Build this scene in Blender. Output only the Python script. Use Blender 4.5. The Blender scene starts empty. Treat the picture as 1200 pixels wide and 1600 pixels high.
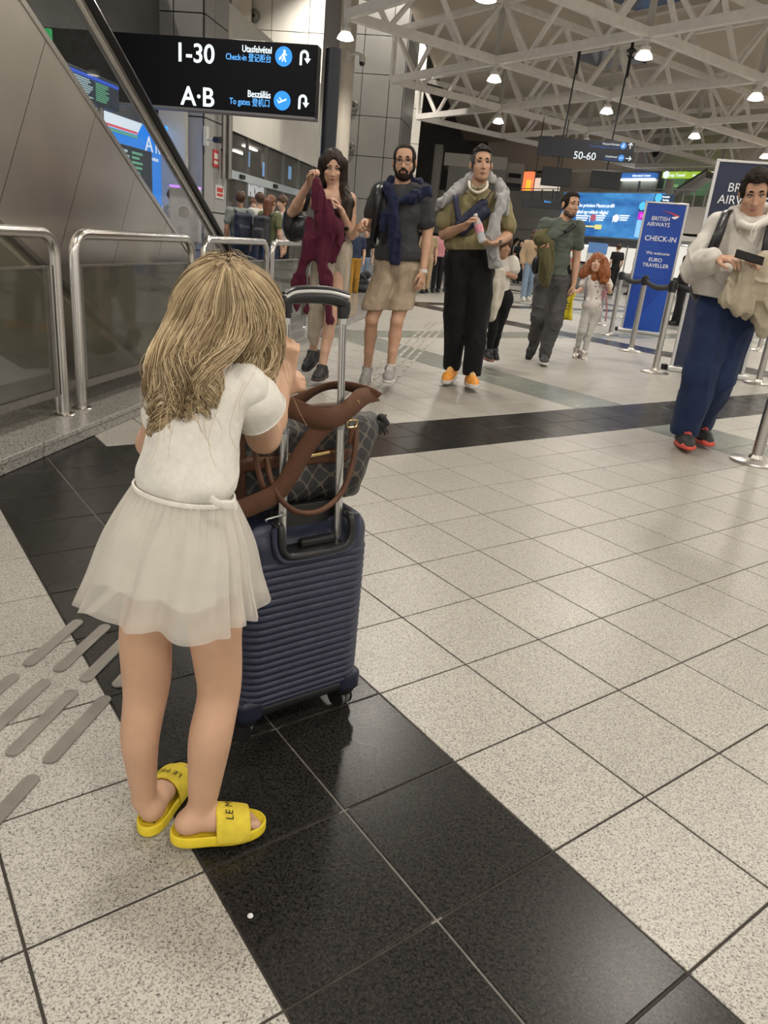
import bpy, bmesh, math, random
import numpy as np
from mathutils import Vector, Matrix

# ------------------------------------------------------------------ camera, world, exposure
SC = bpy.context.scene
COL = SC.collection
random.seed(7)
CAM_H = 1.0971
PITCH, ROLL = 0.355892, 0.0977305
FPX = 1135.67                                   # focal length in pixels of the 1200x1600 frame
_f = np.array([0, math.cos(PITCH), -math.sin(PITCH)])
_r0 = np.array([1.0, 0, 0]); _u0 = np.cross(_r0, _f)
_rt = _r0*math.cos(ROLL) + _u0*math.sin(ROLL)
_up = -_r0*math.sin(ROLL) + _u0*math.cos(ROLL)
cam = bpy.data.cameras.new('camera')
cam.sensor_fit = 'VERTICAL'; cam.sensor_height = 36.0; cam.lens = FPX/1600*36.0
cam.clip_start = 0.02; cam.clip_end = 300
cam_ob = bpy.data.objects.new('camera', cam); COL.objects.link(cam_ob)
M = Matrix(((_rt[0], _up[0], -_f[0], 0), (_rt[1], _up[1], -_f[1], 0), (_rt[2], _up[2], -_f[2], CAM_H), (0, 0, 0, 1)))
cam_ob.matrix_world = M
SC.camera = cam_ob

W = bpy.data.worlds.new('world'); SC.world = W; W.use_nodes = True
W.node_tree.nodes['Background'].inputs[0].default_value = (1.0, 0.95, 0.88, 1)
W.node_tree.nodes['Background'].inputs[1].default_value = 0.82
SC.view_settings.view_transform = 'Standard'; SC.view_settings.look = 'None'
SC.view_settings.gamma = 1.0; SC.view_settings.use_curve_mapping = False
SC.view_settings.exposure = 0.48
SC.cycles.use_denoising = True
SC.cycles.max_bounces = 8; SC.cycles.transparent_max_bounces = 16; SC.cycles.sample_clamp_indirect = 6.0
SC.cycles.caustics_reflective = False; SC.cycles.caustics_refractive = False
LAMP_W = 62.0                                  # watts of one hall lamp
LAMP_COL = (1.0, 0.93, 0.83)
# ------------------------------------------------------------------ coordinates
# world: x right, y away, z up, metres. The floor grid (0.30 m tiles) is turned 37.5 deg; (v, u) are tile counts along it.
T = 0.30
YAW = 0.915622539
GO = np.array([-0.347471934, -3.17137713])      # tile coordinates of the point under the camera
VX = np.array([math.sin(YAW), math.cos(YAW)]); UX = np.array([-math.cos(YAW), math.sin(YAW)])
def gw(v, u, z=0.0):                            # tile coordinates -> world
    p = VX*(v-GO[0])*T + UX*(u-GO[1])*T
    return np.array([p[0], p[1], z])
A45 = YAW - math.pi/4
E1 = np.array([math.sin(A45), math.cos(A45), 0]); E2 = np.array([math.cos(A45), -math.sin(A45), 0])
def st(s, t, z=0.0): return E2*s + E1*t + np.array([0, 0, z])   # frame of the escalator bank: s across, t along
CAMP = np.array([0, 0, CAM_H])
def ray(x, y): return _f + _rt*(x-600)/FPX + _up*(800-y)/FPX
def at(x, y, Y):                                # point at world depth Y seen in that direction
    d = ray(x, y); return CAMP + d*(Y/d[1])
def gnd(x, y, z=0.0):
    d = ray(x, y); return CAMP + d*((z-CAM_H)/d[2])
def on_s(x, y, s):
    d = ray(x, y); return CAMP + d*((s - CAMP@E2)/(d@E2))
def on_t(x, y, t):
    d = ray(x, y); return CAMP + d*((t - CAMP@E1)/(d@E1))
def nrm(a):
    a = np.array(a, float); return a/np.linalg.norm(a)
def A(*v): return np.array(v, float)

# ------------------------------------------------------------------ materials
MATS = {}
def mat(name, col, rough=0.5, metal=0.0, var=0.08, vscale=30.0, bump=0.0, bscale=200.0, spec=0.5, emit=None, estr=0.0, alpha=1.0, sheen=0.0, coat=0.0, sss=0.0, trans=0.0, ior=1.45):
    if name in MATS: return MATS[name]
    m = bpy.data.materials.new(name); m.use_nodes = True
    nt = m.node_tree; N = nt.nodes; L = nt.links
    b = N['Principled BSDF']
    b.inputs['Roughness'].default_value = rough; b.inputs['Metallic'].default_value = metal
    b.inputs['Specular IOR Level'].default_value = spec; b.inputs['IOR'].default_value = ior
    if sheen: b.inputs['Sheen Weight'].default_value = sheen
    if coat: b.inputs['Coat Weight'].default_value = coat
    if trans: b.inputs['Transmission Weight'].default_value = trans
    if sss:
        b.inputs['Subsurface Weight'].default_value = sss; b.inputs['Subsurface Radius'].default_value = (0.012, 0.005, 0.003); b.inputs['Subsurface Scale'].default_value = 0.6
    if alpha < 1: b.inputs['Alpha'].default_value = alpha
    c = (*col[:3], 1)
    b.inputs['Base Color'].default_value = c
    tc = N.new('ShaderNodeTexCoord')
    if var:
        n = N.new('ShaderNodeTexNoise'); n.inputs['Scale'].default_value = vscale; n.inputs['Detail'].default_value = 3
        L.new(tc.outputs['Object'], n.inputs['Vector'])
        r = N.new('ShaderNodeValToRGB')
        r.color_ramp.elements[0].position = 0.3; r.color_ramp.elements[1].position = 0.7
        r.color_ramp.elements[0].color = (*[max(0, k*(1-var)) for k in col[:3]], 1); r.color_ramp.elements[1].color = (*[min(1, k*(1+var)) for k in col[:3]], 1)
        L.new(n.outputs['Fac'], r.inputs['Fac']); L.new(r.outputs['Color'], b.inputs['Base Color'])
    if bump:
        n2 = N.new('ShaderNodeTexNoise'); n2.inputs['Scale'].default_value = bscale; n2.inputs['Detail'].default_value = 4
        L.new(tc.outputs['Object'], n2.inputs['Vector'])
        bp = N.new('ShaderNodeBump'); bp.inputs['Strength'].default_value = bump; bp.inputs['Distance'].default_value = 0.005
        L.new(n2.outputs['Fac'], bp.inputs['Height']); L.new(bp.outputs['Normal'], b.inputs['Normal'])
    if emit is not None:
        b.inputs['Emission Color'].default_value = (*emit[:3], 1); b.inputs['Emission Strength'].default_value = estr
    MATS[name] = m
    return m

def speckle(name, base, dark, mid, rough, s1=150.0, s2=330.0, t1=0.36, t2=0.40, coarse=0.05):
    """polished granite: grains picked out of two noise fields, in world space so that tiles differ"""
    m = bpy.data.materials.new(name); m.use_nodes = True; nt = m.node_tree; N = nt.nodes; L = nt.links
    b = N['Principled BSDF']; b.inputs['Roughness'].default_value = rough
    g = N.new('ShaderNodeNewGeometry')
    def noise(sc, det):
        n = N.new('ShaderNodeTexNoise'); n.inputs['Scale'].default_value = sc; n.inputs['Detail'].default_value = det
        L.new(g.outputs['Position'], n.inputs['Vector']); return n
    def ramp(src, p0, p1):
        r = N.new('ShaderNodeMapRange'); r.inputs['From Min'].default_value = p0; r.inputs['From Max'].default_value = p1
        L.new(src, r.inputs['Value']); return r.outputs['Result']
    def mix(f, a, c):
        x = N.new('ShaderNodeMix'); x.data_type = 'RGBA'
        L.new(f, x.inputs['Factor'])
        for k, v in (('A', a), ('B', c)):
            i = [q for q in x.inputs if q.name == k and q.type == 'RGBA'][0]
            if isinstance(v, tuple): i.default_value = (*v, 1)
            else: L.new(v, i)
        return [q for q in x.outputs if q.type == 'RGBA'][0]
    v = N.new('ShaderNodeTexVoronoi'); v.inputs['Scale'].default_value = s2
    L.new(g.outputs['Position'], v.inputs['Vector'])
    sep = N.new('ShaderNodeSeparateColor'); L.new(v.outputs['Color'], sep.inputs[0])
    big = noise(2.2, 2)
    c0 = mix(ramp(big.outputs['Fac'], 0.3, 0.7), base, tuple(k*(1-coarse) for k in base))
    c1 = mix(ramp(sep.outputs[0], 0.55, 0.75), c0, mid)
    n1 = noise(s1, 2)
    c2 = mix(ramp(n1.outputs['Fac'], t1+0.05, t1-0.02), c1, dark)
    sc = N.new('ShaderNodeObjectInfo')
    c3 = mix(ramp(sc.outputs['Random'], 0.0, 14.0), c2, (0.0, 0.0, 0.0))
    L.new(c3, b.inputs['Base Color'])
    rr = N.new('ShaderNodeMapRange'); rr.inputs['To Min'].default_value = rough*0.8; rr.inputs['To Max'].default_value = rough*1.3
    L.new(big.outputs['Fac'], rr.inputs['Value']); L.new(rr.outputs['Result'], b.inputs['Roughness'])
    MATS[name] = m
    return m

# ------------------------------------------------------------------ objects
def tag(o, label=None, cat=None, group=None, kind=None):
    if label: o['label'] = label
    if cat: o['category'] = cat
    if group: o['group'] = group
    if kind: o['kind'] = kind
    return o
def mesh_ob(name, me, m=None, parent=None, smooth=False):
    o = bpy.data.objects.new(name, me); COL.objects.link(o)
    if m is not None:
        for k in (m if isinstance(m, (list, tuple)) else [m]): me.materials.append(k)
    if smooth and len(me.polygons): me.polygons.foreach_set('use_smooth', np.ones(len(me.polygons), dtype=bool))
    if parent is not None: attach(o, parent)
    return o
def attach(o, parent):
    o.parent = parent
    o.matrix_parent_inverse = world_of(parent).inverted()
    return o
def world_of(o):
    if o.parent is None: return o.matrix_basis.copy()
    return world_of(o.parent) @ o.matrix_parent_inverse @ o.matrix_basis
def thing(name, label, cat, loc=(0, 0, 0), group=None, kind=None):
    o = bpy.data.objects.new(name, None); COL.objects.link(o); o.empty_display_size = 0.1
    o.location = Vector([float(k) for k in loc])
    o.matrix_basis = Matrix.Translation(o.location)
    return tag(o, label, cat, group, kind)
def struct(name, loc=(0, 0, 0)):
    o = bpy.data.objects.new(name, None); COL.objects.link(o); o.location = Vector([float(k) for k in loc]); o['kind'] = 'structure'
    return o
def copy_tree(o, xf=None, parent=None):
    """a copy of a thing and its parts (mesh data shared); xf is applied in world space to the root"""
    c = o.copy(); COL.objects.link(c)
    if parent is None:
        if xf is not None: c.matrix_basis = xf @ o.matrix_basis
    else:
        c.parent = parent; c.matrix_parent_inverse = o.matrix_parent_inverse.copy()
    for ch in list(o.children):
        copy_tree(ch, None, c)
    return c

class MB:
    """collects simple solids into one mesh"""
    def __init__(s): s.v = []; s.f = []; s.mi = []
    def add(s, vs, fs, mi=0):
        b = len(s.v); s.v += [tuple(map(float, p)) for p in vs]
        s.f += [tuple(b+i for i in f) for f in fs]; s.mi += [mi]*len(fs)
        return s
    def hexa(s, p, mi=0):                        # 8 corners: bottom 4 then top 4 (counter-clockwise from above)
        return s.add(p, [(3, 2, 1, 0), (4, 5, 6, 7), (0, 1, 5, 4), (1, 2, 6, 5), (2, 3, 7, 6), (3, 0, 4, 7)], mi)
    def box(s, c, h, ax=None, mi=0):             # centre, half sizes, axes
        c = np.array(c, float)
        ax = ax or (A(1, 0, 0), A(0, 1, 0), A(0, 0, 1))
        x, y, z = (np.array(a)*k for a, k in zip(ax, h))
        return s.hexa([c-x-y-z, c+x-y-z, c+x+y-z, c-x+y-z, c-x-y+z, c+x-y+z, c+x+y+z, c-x+y+z], mi)
    def prism(s, poly, off, mi=0):               # planar polygon swept by a vector
        poly = [np.array(p, float) for p in poly]; n = len(poly); off = np.array(off, float)
        return s.add(poly + [p+off for p in poly], [tuple(range(n-1, -1, -1)), tuple(range(n, 2*n))] + [(i, (i+1) % n, n+(i+1) % n, n+i) for i in range(n)], mi)
    def tube(s, pts, r, n=10, caps=True, mi=0, flat=1.0, ref=None):
        pts = [np.array(p, float) for p in pts]; k = len(pts)
        rs = r if isinstance(r, (list, tuple, np.ndarray)) else [r]*k
        rings = []; prev = None
        for i, p in enumerate(pts):
            t = nrm(pts[min(i+1, k-1)] - pts[max(i-1, 0)])
            if prev is None:
                a = np.array(ref, float) if ref is not None else (A(0, 0, 1) if abs(t[2]) < 0.9 else A(1, 0, 0))
            else: a = prev
            a = a - t*(a@t); a = nrm(a); prev = a; b = np.cross(t, a)
            rings.append([p + rs[i]*(math.cos(q)*a*flat + math.sin(q)*b) for q in (2*math.pi*j/n for j in range(n))])
        vs = [q for rg in rings for q in rg]
        fs = [(i*n+j, i*n+(j+1) % n, (i+1)*n+(j+1) % n, (i+1)*n+j) for i in range(k-1) for j in range(n)]
        if caps: fs += [tuple(range(n-1, -1, -1)), tuple((k-1)*n+j for j in range(n))]
        return s.add(vs, fs, mi)
    def lathe(s, c, prof, n=24, ax=None, mi=0):   # profile of (radius, height)
        c = np.array(c, float); ax = ax or (A(1, 0, 0), A(0, 1, 0), A(0, 0, 1))
        vs = [c + ax[2]*h + r*(math.cos(q)*ax[0] + math.sin(q)*ax[1]) for r, h in prof for q in (2*math.pi*j/n for j in range(n))]
        k = len(prof)
        fs = [(i*n+j, i*n+(j+1) % n, (i+1)*n+(j+1) % n, (i+1)*n+j) for i in range(k-1) for j in range(n)]
        fs += [tuple(range(n-1, -1, -1)), tuple((k-1)*n+j for j in range(n))]
        return s.add(vs, fs, mi)
    def grid(s, P, mi=0, loop=False, flip=False): # P[i][j] points
        a, b = len(P), len(P[0])
        vs = [q for row in P for q in row]
        fs = [(i*b+j, i*b+(j+1) % b, (i+1)*b+(j+1) % b, (i+1)*b+j) for i in range(a-1) for j in range(b if loop else b-1)]
        if flip: fs = [f[::-1] for f in fs]
        return s.add(vs, fs, mi)
    def mesh(s, name='mesh'):
        me = bpy.data.meshes.new(name); me.from_pydata(s.v, [], s.f); me.validate()
        if any(s.mi): me.polygons.foreach_set('material_index', np.array(s.mi, dtype=np.int32)) if len(me.polygons) == len(s.mi) else None
        me.update(); return me
    def build(s, name, m, parent=None, smooth=False, bevel=0.0, seg=2, angle=35, solid=0.0, sub=0):
        me = s.mesh(name)
        if bevel or solid or sub or True:
            bm = bmesh.new(); bm.from_mesh(me)
            bmesh.ops.recalc_face_normals(bm, faces=bm.faces[:])
            if bevel:
                es = [e for e in bm.edges if len(e.link_faces) == 2 and e.calc_face_angle(0) > math.radians(angle)]
                if es: bmesh.ops.bevel(bm, geom=es, offset=bevel, segments=seg, affect='EDGES', profile=0.5, clamp_overlap=True)
            bm.to_mesh(me); bm.free()
        o = mesh_ob(name, me, m, parent, smooth)
        if solid:
            md = o.modifiers.new('thick', 'SOLIDIFY'); md.thickness = solid; md.offset = 0
        if sub:
            md = o.modifiers.new('sub', 'SUBSURF'); md.levels = sub; md.render_levels = sub
        if smooth and not sub:
            me.set_sharp_from_angle(angle=math.radians(40)) if hasattr(me, 'set_sharp_from_angle') else None
        return o

def bez(pts, n=40):
    """Catmull-Rom through points"""
    P = [np.array(p, float) for p in pts]; P = [2*P[0]-P[1]] + P + [2*P[-1]-P[-2]]
    out = []; m = len(P)-3
    for i in range(n):
        q = i/(n-1)*m; k = min(int(q), m-1); t = q-k
        a, b, c, d = P[k:k+4]
        out.append(0.5*((2*b)+(-a+c)*t+(2*a-5*b+4*c-d)*t*t+(-a+3*b-3*c+d)*t**3))
    return out

def text_mesh(body, size, m, parent, o, ex, ey, name='lettering', align='LEFT', depth=0.004, weight=0.0, sx=1.0):
    """flat lettering: o baseline origin, ex reading direction, ey up; becomes a mesh part"""
    cu = bpy.data.curves.new(name, 'FONT'); cu.body = body; cu.size = size; cu.align_x = align; cu.extrude = depth; cu.offset = weight
    tmp = bpy.data.objects.new(name, cu); COL.objects.link(tmp)
    dg = bpy.context.evaluated_depsgraph_get(); dg.update()
    me = bpy.data.meshes.new_from_object(tmp.evaluated_get(dg))
    bpy.data.objects.remove(tmp); bpy.data.curves.remove(cu)
    ex = np.array(ex); ey = np.array(ey); ez = np.cross(ex, ey); o = np.array(o)
    n = len(me.vertices); co = np.zeros(n*3); me.vertices.foreach_get('co', co); co = co.reshape(-1, 3)
    co = o + co[:, :1]*sx*ex + co[:, 1:2]*ey + co[:, 2:]*ez
    me.vertices.foreach_set('co', co.ravel()); me.update()
    me.materials.clear()
    return mesh_ob(name, me, m, parent)

# ------------------------------------------------------------------ implicit surfaces (one continuous skin out of blended solids)
def vnoise(P, seed=0):
    """smooth value noise on an (n,3) array, range about -1..1"""
    rs = np.random.RandomState(seed); tab = rs.rand(32, 32, 32).astype(np.float32)*2-1
    i = np.floor(P).astype(np.int32); f = (P-i).astype(np.float32); f = f*f*(3-2*f)
    i &= 31; j = (i+1) & 31
    x0, y0, z0 = i.T; x1, y1, z1 = j.T; fx, fy, fz = f.T
    def l(a, b, t): return a+(b-a)*t
    return l(l(l(tab[x0, y0, z0], tab[x1, y0, z0], fx), l(tab[x0, y1, z0], tab[x1, y1, z0], fx), fy),
             l(l(tab[x0, y0, z1], tab[x1, y0, z1], fx), l(tab[x0, y1, z1], tab[x1, y1, z1], fx), fy), fz)

def cap(a, b, ra, rb=None): return ('c', np.array(a, float), np.array(b, float), ra, ra if rb is None else rb)
def ell(c, r, R=None): return ('e', np.array(c, float), np.array(r, float), None if R is None else np.array(R, float))   # R rows = local axes
def rbox(c, h, R=None, rd=0.01): return ('b', np.array(c, float), np.array(h, float), None if R is None else np.array(R, float), rd)
def chain(pts, rs): return [cap(pts[i], pts[i+1], rs[i], rs[i+1]) for i in range(len(pts)-1)]

class Field:
    def __init__(s, prims, res, pad=0.02, off=0.0, k=0.02):
        los = []; his = []
        for p in prims:
            l, h = s.bb(p); los.append(l); his.append(h)
        s.lo = np.min(los, 0)-pad-off; s.res = res
        s.n = np.ceil((np.max(his, 0)+pad+off-s.lo)/res).astype(int)+2
        s.F = np.full(tuple(s.n), 0.5, np.float32)
        for p in prims: s.add(p, k, off)
    @staticmethod
    def bb(p):
        if p[0] == 'c': return np.minimum(p[1]-p[3], p[2]-p[4]), np.maximum(p[1]+p[3], p[2]+p[4])
        r = np.linalg.norm(p[2]) if (p[0] == 'b' and p[3] is not None) else (np.array(p[2]) if p[3] is None else np.full(3, max(p[2])))
        r = np.array(r)+ (p[4] if p[0] == 'b' else 0)
        return p[1]-r, p[1]+r
    def sub_(s, lo, hi):
        a = np.clip(np.floor((lo-s.lo)/s.res).astype(int), 0, s.n); b = np.clip(np.ceil((hi-s.lo)/s.res).astype(int)+1, 0, s.n)
        sl = tuple(slice(i, j) for i, j in zip(a, b))
        g = [(s.lo[q]+s.res*np.arange(a[q], b[q], dtype=np.float32)).astype(np.float32) for q in range(3)]
        return sl, g[0][:, None, None], g[1][None, :, None], g[2][None, None, :]
    @staticmethod
    def ev(p, X, Y, Z):
        if p[0] == 'c':
            a, b, ra, rb = p[1:]; d = b-a; L = max(float(d@d), 1e-12)
            h = np.clip(((X-a[0])*d[0]+(Y-a[1])*d[1]+(Z-a[2])*d[2])/L, 0, 1)
            return np.sqrt((X-a[0]-h*d[0])**2+(Y-a[1]-h*d[1])**2+(Z-a[2]-h*d[2])**2)-(ra+(rb-ra)*h)
        c, r, R = p[1], p[2], p[3]
        x, y, z = X-c[0], Y-c[1], Z-c[2]
        if R is not None: x, y, z = (R[i][0]*x+R[i][1]*y+R[i][2]*z for i in range(3))
        if p[0] == 'e':
            k0 = np.sqrt((x/r[0])**2+(y/r[1])**2+(z/r[2])**2); k1 = np.sqrt((x/r[0]**2)**2+(y/r[1]**2)**2+(z/r[2]**2)**2)+1e-9
            return k0*(k0-1)/k1
        rd = p[4]; qx, qy, qz = abs(x)-r[0]+rd, abs(y)-r[1]+rd, abs(z)-r[2]+rd
        return np.sqrt(np.maximum(qx, 0)**2+np.maximum(qy, 0)**2+np.maximum(qz, 0)**2)+np.minimum(np.maximum(qx, np.maximum(qy, qz)), 0)-rd
    def add(s, p, k=0.02, off=0.0, sub=False):
        l, h = s.bb(p); m = k+off+4*s.res
        sl, X, Y, Z = s.sub_(l-m, h+m)
        a = s.F[sl]
        if a.size == 0: return
        d = (s.ev(p, X, Y, Z)-off).astype(np.float32)
        if sub:
            d = -d; q = np.maximum(k-abs(a-d), 0); s.F[sl] = np.maximum(a, d)+q*q/(4*k)
        else:
            q = np.maximum(k-abs(a-d), 0); s.F[sl] = np.minimum(a, d)-q*q/(4*k)
    def cut(s, n, p):                             # keep the side of the plane behind n
        n = nrm(n); _, X, Y, Z = s.sub_(s.lo, s.lo+s.n*s.res)
        s.F = np.maximum(s.F, ((X-p[0])*n[0]+(Y-p[1])*n[1]+(Z-p[2])*n[2])[:s.n[0], :s.n[1], :s.n[2]].astype(np.float32))
    def ripple(s, amp, freq, seed=0, band=0.05):  # folds and unevenness, only near the surface
        m = np.abs(s.F) < band
        I = np.argwhere(m).astype(np.float32)*s.res + s.lo.astype(np.float32)
        s.F[m] += amp*vnoise(I*np.array(freq, np.float32)+37.0, seed)
    def crease(s, amp, freq, seed=0, band=0.05):  # narrow cloth ridges with hollows between
        m = np.abs(s.F) < band
        I = np.argwhere(m).astype(np.float32)*s.res + s.lo.astype(np.float32)
        q = I*np.array(freq, np.float32)+11.0; q = q+0.6*vnoise(q*0.5, seed+3)[:, None]
        r = 1-np.abs(vnoise(q, seed)); s.F[m] += amp*(0.45-r**4)
    def shade(s, fn, band=0.05):
        m = np.abs(s.F) < band
        I = np.argwhere(m).astype(np.float32)*s.res + s.lo.astype(np.float32)
        s.F[m] += fn(I).astype(np.float32)
    def surf(s):
        F = s.F; n = F.shape
        F[0] = F[-1] = 0.5; F[:, 0] = F[:, -1] = 0.5; F[:, :, 0] = F[:, :, -1] = 0.5
        ins = F < 0
        cnt = np.zeros(tuple(k-1 for k in n), np.int8)
        for a in (0, 1):
            for b in (0, 1):
                for c in (0, 1): cnt += ins[a:n[0]-1+a, b:n[1]-1+b, c:n[2]-1+c]
        cells = np.argwhere((cnt > 0) & (cnt < 8))
        vid = np.full(cnt.shape, -1, np.int32); vid[tuple(cells.T)] = np.arange(len(cells))
        acc = np.zeros((len(cells), 3), np.float32); w = np.zeros(len(cells), np.float32)
        off = np.array([(a, b, c) for a in (0, 1) for b in (0, 1) for c in (0, 1)])
        val = [F[tuple((cells+o).T)] for o in off]
        for i in range(8):
            for j in range(i+1, 8):
                if abs(off[i]-off[j]).sum() != 1: continue
                fa, fb = val[i], val[j]; m = (fa < 0) != (fb < 0)
                t = np.where(m, fa/np.where(m, fa-fb, 1), 0)[:, None]
                acc += np.where(m[:, None], off[i]+t*(off[j]-off[i]), 0); w += m
        V = (cells+acc/np.maximum(w, 1)[:, None])*s.res+s.lo
        quads = []
        for ax in range(3):
            sl0 = [slice(None)]*3; sl1 = [slice(None)]*3; sl0[ax] = slice(0, -1); sl1[ax] = slice(1, None)
            a, b = ins[tuple(sl0)], ins[tuple(sl1)]
            E = np.argwhere(a != b)
            u, v = (ax+1) % 3, (ax+2) % 3
            E = E[(E[:, u] > 0) & (E[:, v] > 0) & (E[:, u] < n[u]-1) & (E[:, v] < n[v]-1)]
            sg = a[tuple(E.T)]
            eu = np.zeros(3, int); ev = np.zeros(3, int); eu[u] = 1; ev[v] = 1
            q = np.stack([vid[tuple((E-eu-ev).T)], vid[tuple((E-ev).T)], vid[tuple(E.T)], vid[tuple((E-eu).T)]], 1)
            q[~sg] = q[~sg][:, ::-1]
            quads.append(q)
        return V, np.concatenate(quads)
    def build(s, name, m, parent=None, matfn=None):
        V, Q = s.surf()
        me = bpy.data.meshes.new(name)
        me.vertices.add(len(V)); me.vertices.foreach_set('co', V.astype(np.float32).ravel())
        me.loops.add(Q.size); me.loops.foreach_set('vertex_index', Q.astype(np.int32).ravel())
        me.polygons.add(len(Q)); me.polygons.foreach_set('loop_start', np.arange(0, Q.size, 4, dtype=np.int32))
        me.polygons.foreach_set('loop_total', np.full(len(Q), 4, np.int32)) if hasattr(me.polygons[0], 'loop_total') and False else None
        me.update(calc_edges=True)
        o = mesh_ob(name, me, m, parent, True)
        if matfn is not None:
            c = V[Q].mean(1); me.polygons.foreach_set('material_index', matfn(c).astype(np.int32))
        return o
# ------------------------------------------------------------------ shared materials
speckle('granite_light', (0.435, 0.418, 0.378), (0.085, 0.08, 0.073), (0.25, 0.238, 0.215), 0.34, s1=195.0, s2=380.0)
speckle('granite_black', (0.017, 0.016, 0.015), (0.006, 0.006, 0.006), (0.032, 0.030, 0.027), 0.26, t1=0.40)
speckle('granite_green', (0.245, 0.265, 0.235), (0.07, 0.075, 0.065), (0.16, 0.17, 0.15), 0.24)
speckle('granite_plinth', (0.34, 0.325, 0.30), (0.04, 0.04, 0.04), (0.17, 0.165, 0.155), 0.18, s1=110)
grout_dark = mat('grout_dark', (0.035, 0.03, 0.025), 0.8, var=0.3)
grout_grey = mat('grout_grey', (0.16, 0.15, 0.135), 0.8, var=0.2)
steel = mat('brushed_steel', (0.60, 0.58, 0.55), 0.24, 1.0, var=0.05, vscale=8, bump=0.05, bscale=400)
steel_dark = mat('dark_steel', (0.30, 0.29, 0.27), 0.35, 1.0, var=0.08)
black_plastic = mat('black_plastic', (0.012, 0.012, 0.013), 0.35, var=0.2)
black_gloss = mat('black_gloss', (0.006, 0.006, 0.008), 0.15, var=0)
white_paint = mat('white_paint', (0.62, 0.58, 0.53), 0.5, var=0.05)
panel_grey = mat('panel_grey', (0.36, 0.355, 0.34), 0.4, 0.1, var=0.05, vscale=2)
panel_blue_grey = mat('panel_blue_grey', (0.33, 0.35, 0.42), 0.4, 0.1, var=0.05, vscale=2)
panel_light = mat('panel_light', (0.62, 0.60, 0.55), 0.4, var=0.04, vscale=2)
joint_dark = mat('joint_dark', (0.02, 0.02, 0.02), 0.8, var=0)
beige_paint = mat('beige_paint', (0.55, 0.50, 0.43), 0.5, var=0.05, vscale=3)
tan_wall = mat('tan_wall', (0.58, 0.52, 0.44), 0.7, var=0.06, vscale=0.4)
tan_ceiling = mat('tan_ceiling', (0.58, 0.52, 0.44), 0.7, var=0.06, vscale=0.5)
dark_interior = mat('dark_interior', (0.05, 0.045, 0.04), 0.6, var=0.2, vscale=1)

def glass_mat(name, tint, a, rough=0.03):
    """thin pane: partly see-through, with a real sheen"""
    if name in MATS: return MATS[name]
    m = bpy.data.materials.new(name); m.use_nodes = True; nt = m.node_tree; N = nt.nodes; L = nt.links
    b = N['Principled BSDF']; b.inputs['Base Color'].default_value = (*tint, 1); b.inputs['Roughness'].default_value = rough; b.inputs['Specular IOR Level'].default_value = 0.8
    tr = N.new('ShaderNodeBsdfTransparent'); mx = N.new('ShaderNodeMixShader')
    lw = N.new('ShaderNodeLayerWeight'); lw.inputs['Blend'].default_value = 0.5
    fr = N.new('ShaderNodeMath'); fr.operation = 'POWER'; fr.inputs[1].default_value = 4.0; L.new(lw.outputs['Facing'], fr.inputs[0])
    ad = N.new('ShaderNodeMath'); ad.operation = 'ADD'; ad.inputs[1].default_value = a; ad.use_clamp = True
    L.new(fr.outputs[0], ad.inputs[0]); L.new(ad.outputs[0], mx.inputs[0]); L.new(tr.outputs[0], mx.inputs[1]); L.new(b.outputs[0], mx.inputs[2])
    L.new(mx.outputs[0], N['Material Output'].inputs[0]); MATS[name] = m
    return m
def emis(name, col, st): return mat(name, tuple(k*0.35 for k in col), 0.4, var=0, emit=col, estr=st*0.72)

# ------------------------------------------------------------------ floor
floor = struct('floor')
def project(p):
    d = np.array(p)-CAMP; z = d@_f
    return (600+FPX*(d@_rt)/z, 800-FPX*(d@_up)/z, z) if z > 0.05 else (-9e9, -9e9, z)
def tile_kind(v, u):                             # lower corner of a tile
    vb = v % 28; ub = (u-6) % 28
    if vb in (1, 2) or ub in (1, 2): return 1
    if vb in (15, 16) or ub in (15, 16): return 2
    return 0
GM = ['granite_light', 'granite_black', 'granite_green']
GM = [MATS[k] for k in GM]
MATS['granite_black'].node_tree.nodes['Principled BSDF'].inputs['Specular IOR Level'].default_value = 0.22
def tile_geo(c, h=0.1475, ch=0.0012, dp=0.006):
    p = []
    for hh, z in ((h, -dp), (h, -ch), (h-ch, 0)):
        for a, b in ((-1, -1), (1, -1), (1, 1), (-1, 1)):
            q = VX*a*hh*1.0 + UX*b*hh*1.0; p.append((c[0]+q[0], c[1]+q[1], c[2]+z))
    f = [(8, 9, 10, 11)]
    for k in (0, 4): f += [(k+i, k+(i+1) % 4, k+4+(i+1) % 4, k+4+i) for i in range(4)]
    return p, f
cells = []
for v in range(-20, 75):
    for u in range(-10, 60):
        c = gw(v+0.5, u+0.5)
        if c[1] < 0.2 or c[1] > 15 : continue
        x, y, z = project(c)
        mg = 60 + 260/max(z, 0.3)
        if x < -mg or x > 1200+mg or y > 1600+mg: continue
        cells.append((z, v, u, c))
cells.sort(key=lambda k: k[0])
protos = []
for k in range(3):
    mb = MB().add(*tile_geo(A(0, 0, 0))); me = mb.mesh('tile'); me.materials.append(GM[k]); protos.append(me)
stuff = MB(); grout = MB()
n_single = 0
for z, v, u, c in cells:
    k = tile_kind(v, u)
    s_ = (c@E2) < -2.35                           # under the plinth
    if s_ : continue
    if n_single < 290:
        o = bpy.data.objects.new('tile', protos[k]); COL.objects.link(o); o.location = Vector(c) + Vector((0, 0, random.uniform(-0.0004, 0)))
        o.parent = floor; n_single += 1
    else:
        p, f = tile_geo(c); stuff.add(p, f, k)
    q = [gw(v, u, -0.003), gw(v+1, u, -0.003), gw(v+1, u+1, -0.003), gw(v, u+1, -0.003)]
    grout.add(q, [(0, 1, 2, 3)], 0)
o = stuff.build('tiles', GM, floor); o['kind'] = 'stuff'
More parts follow.
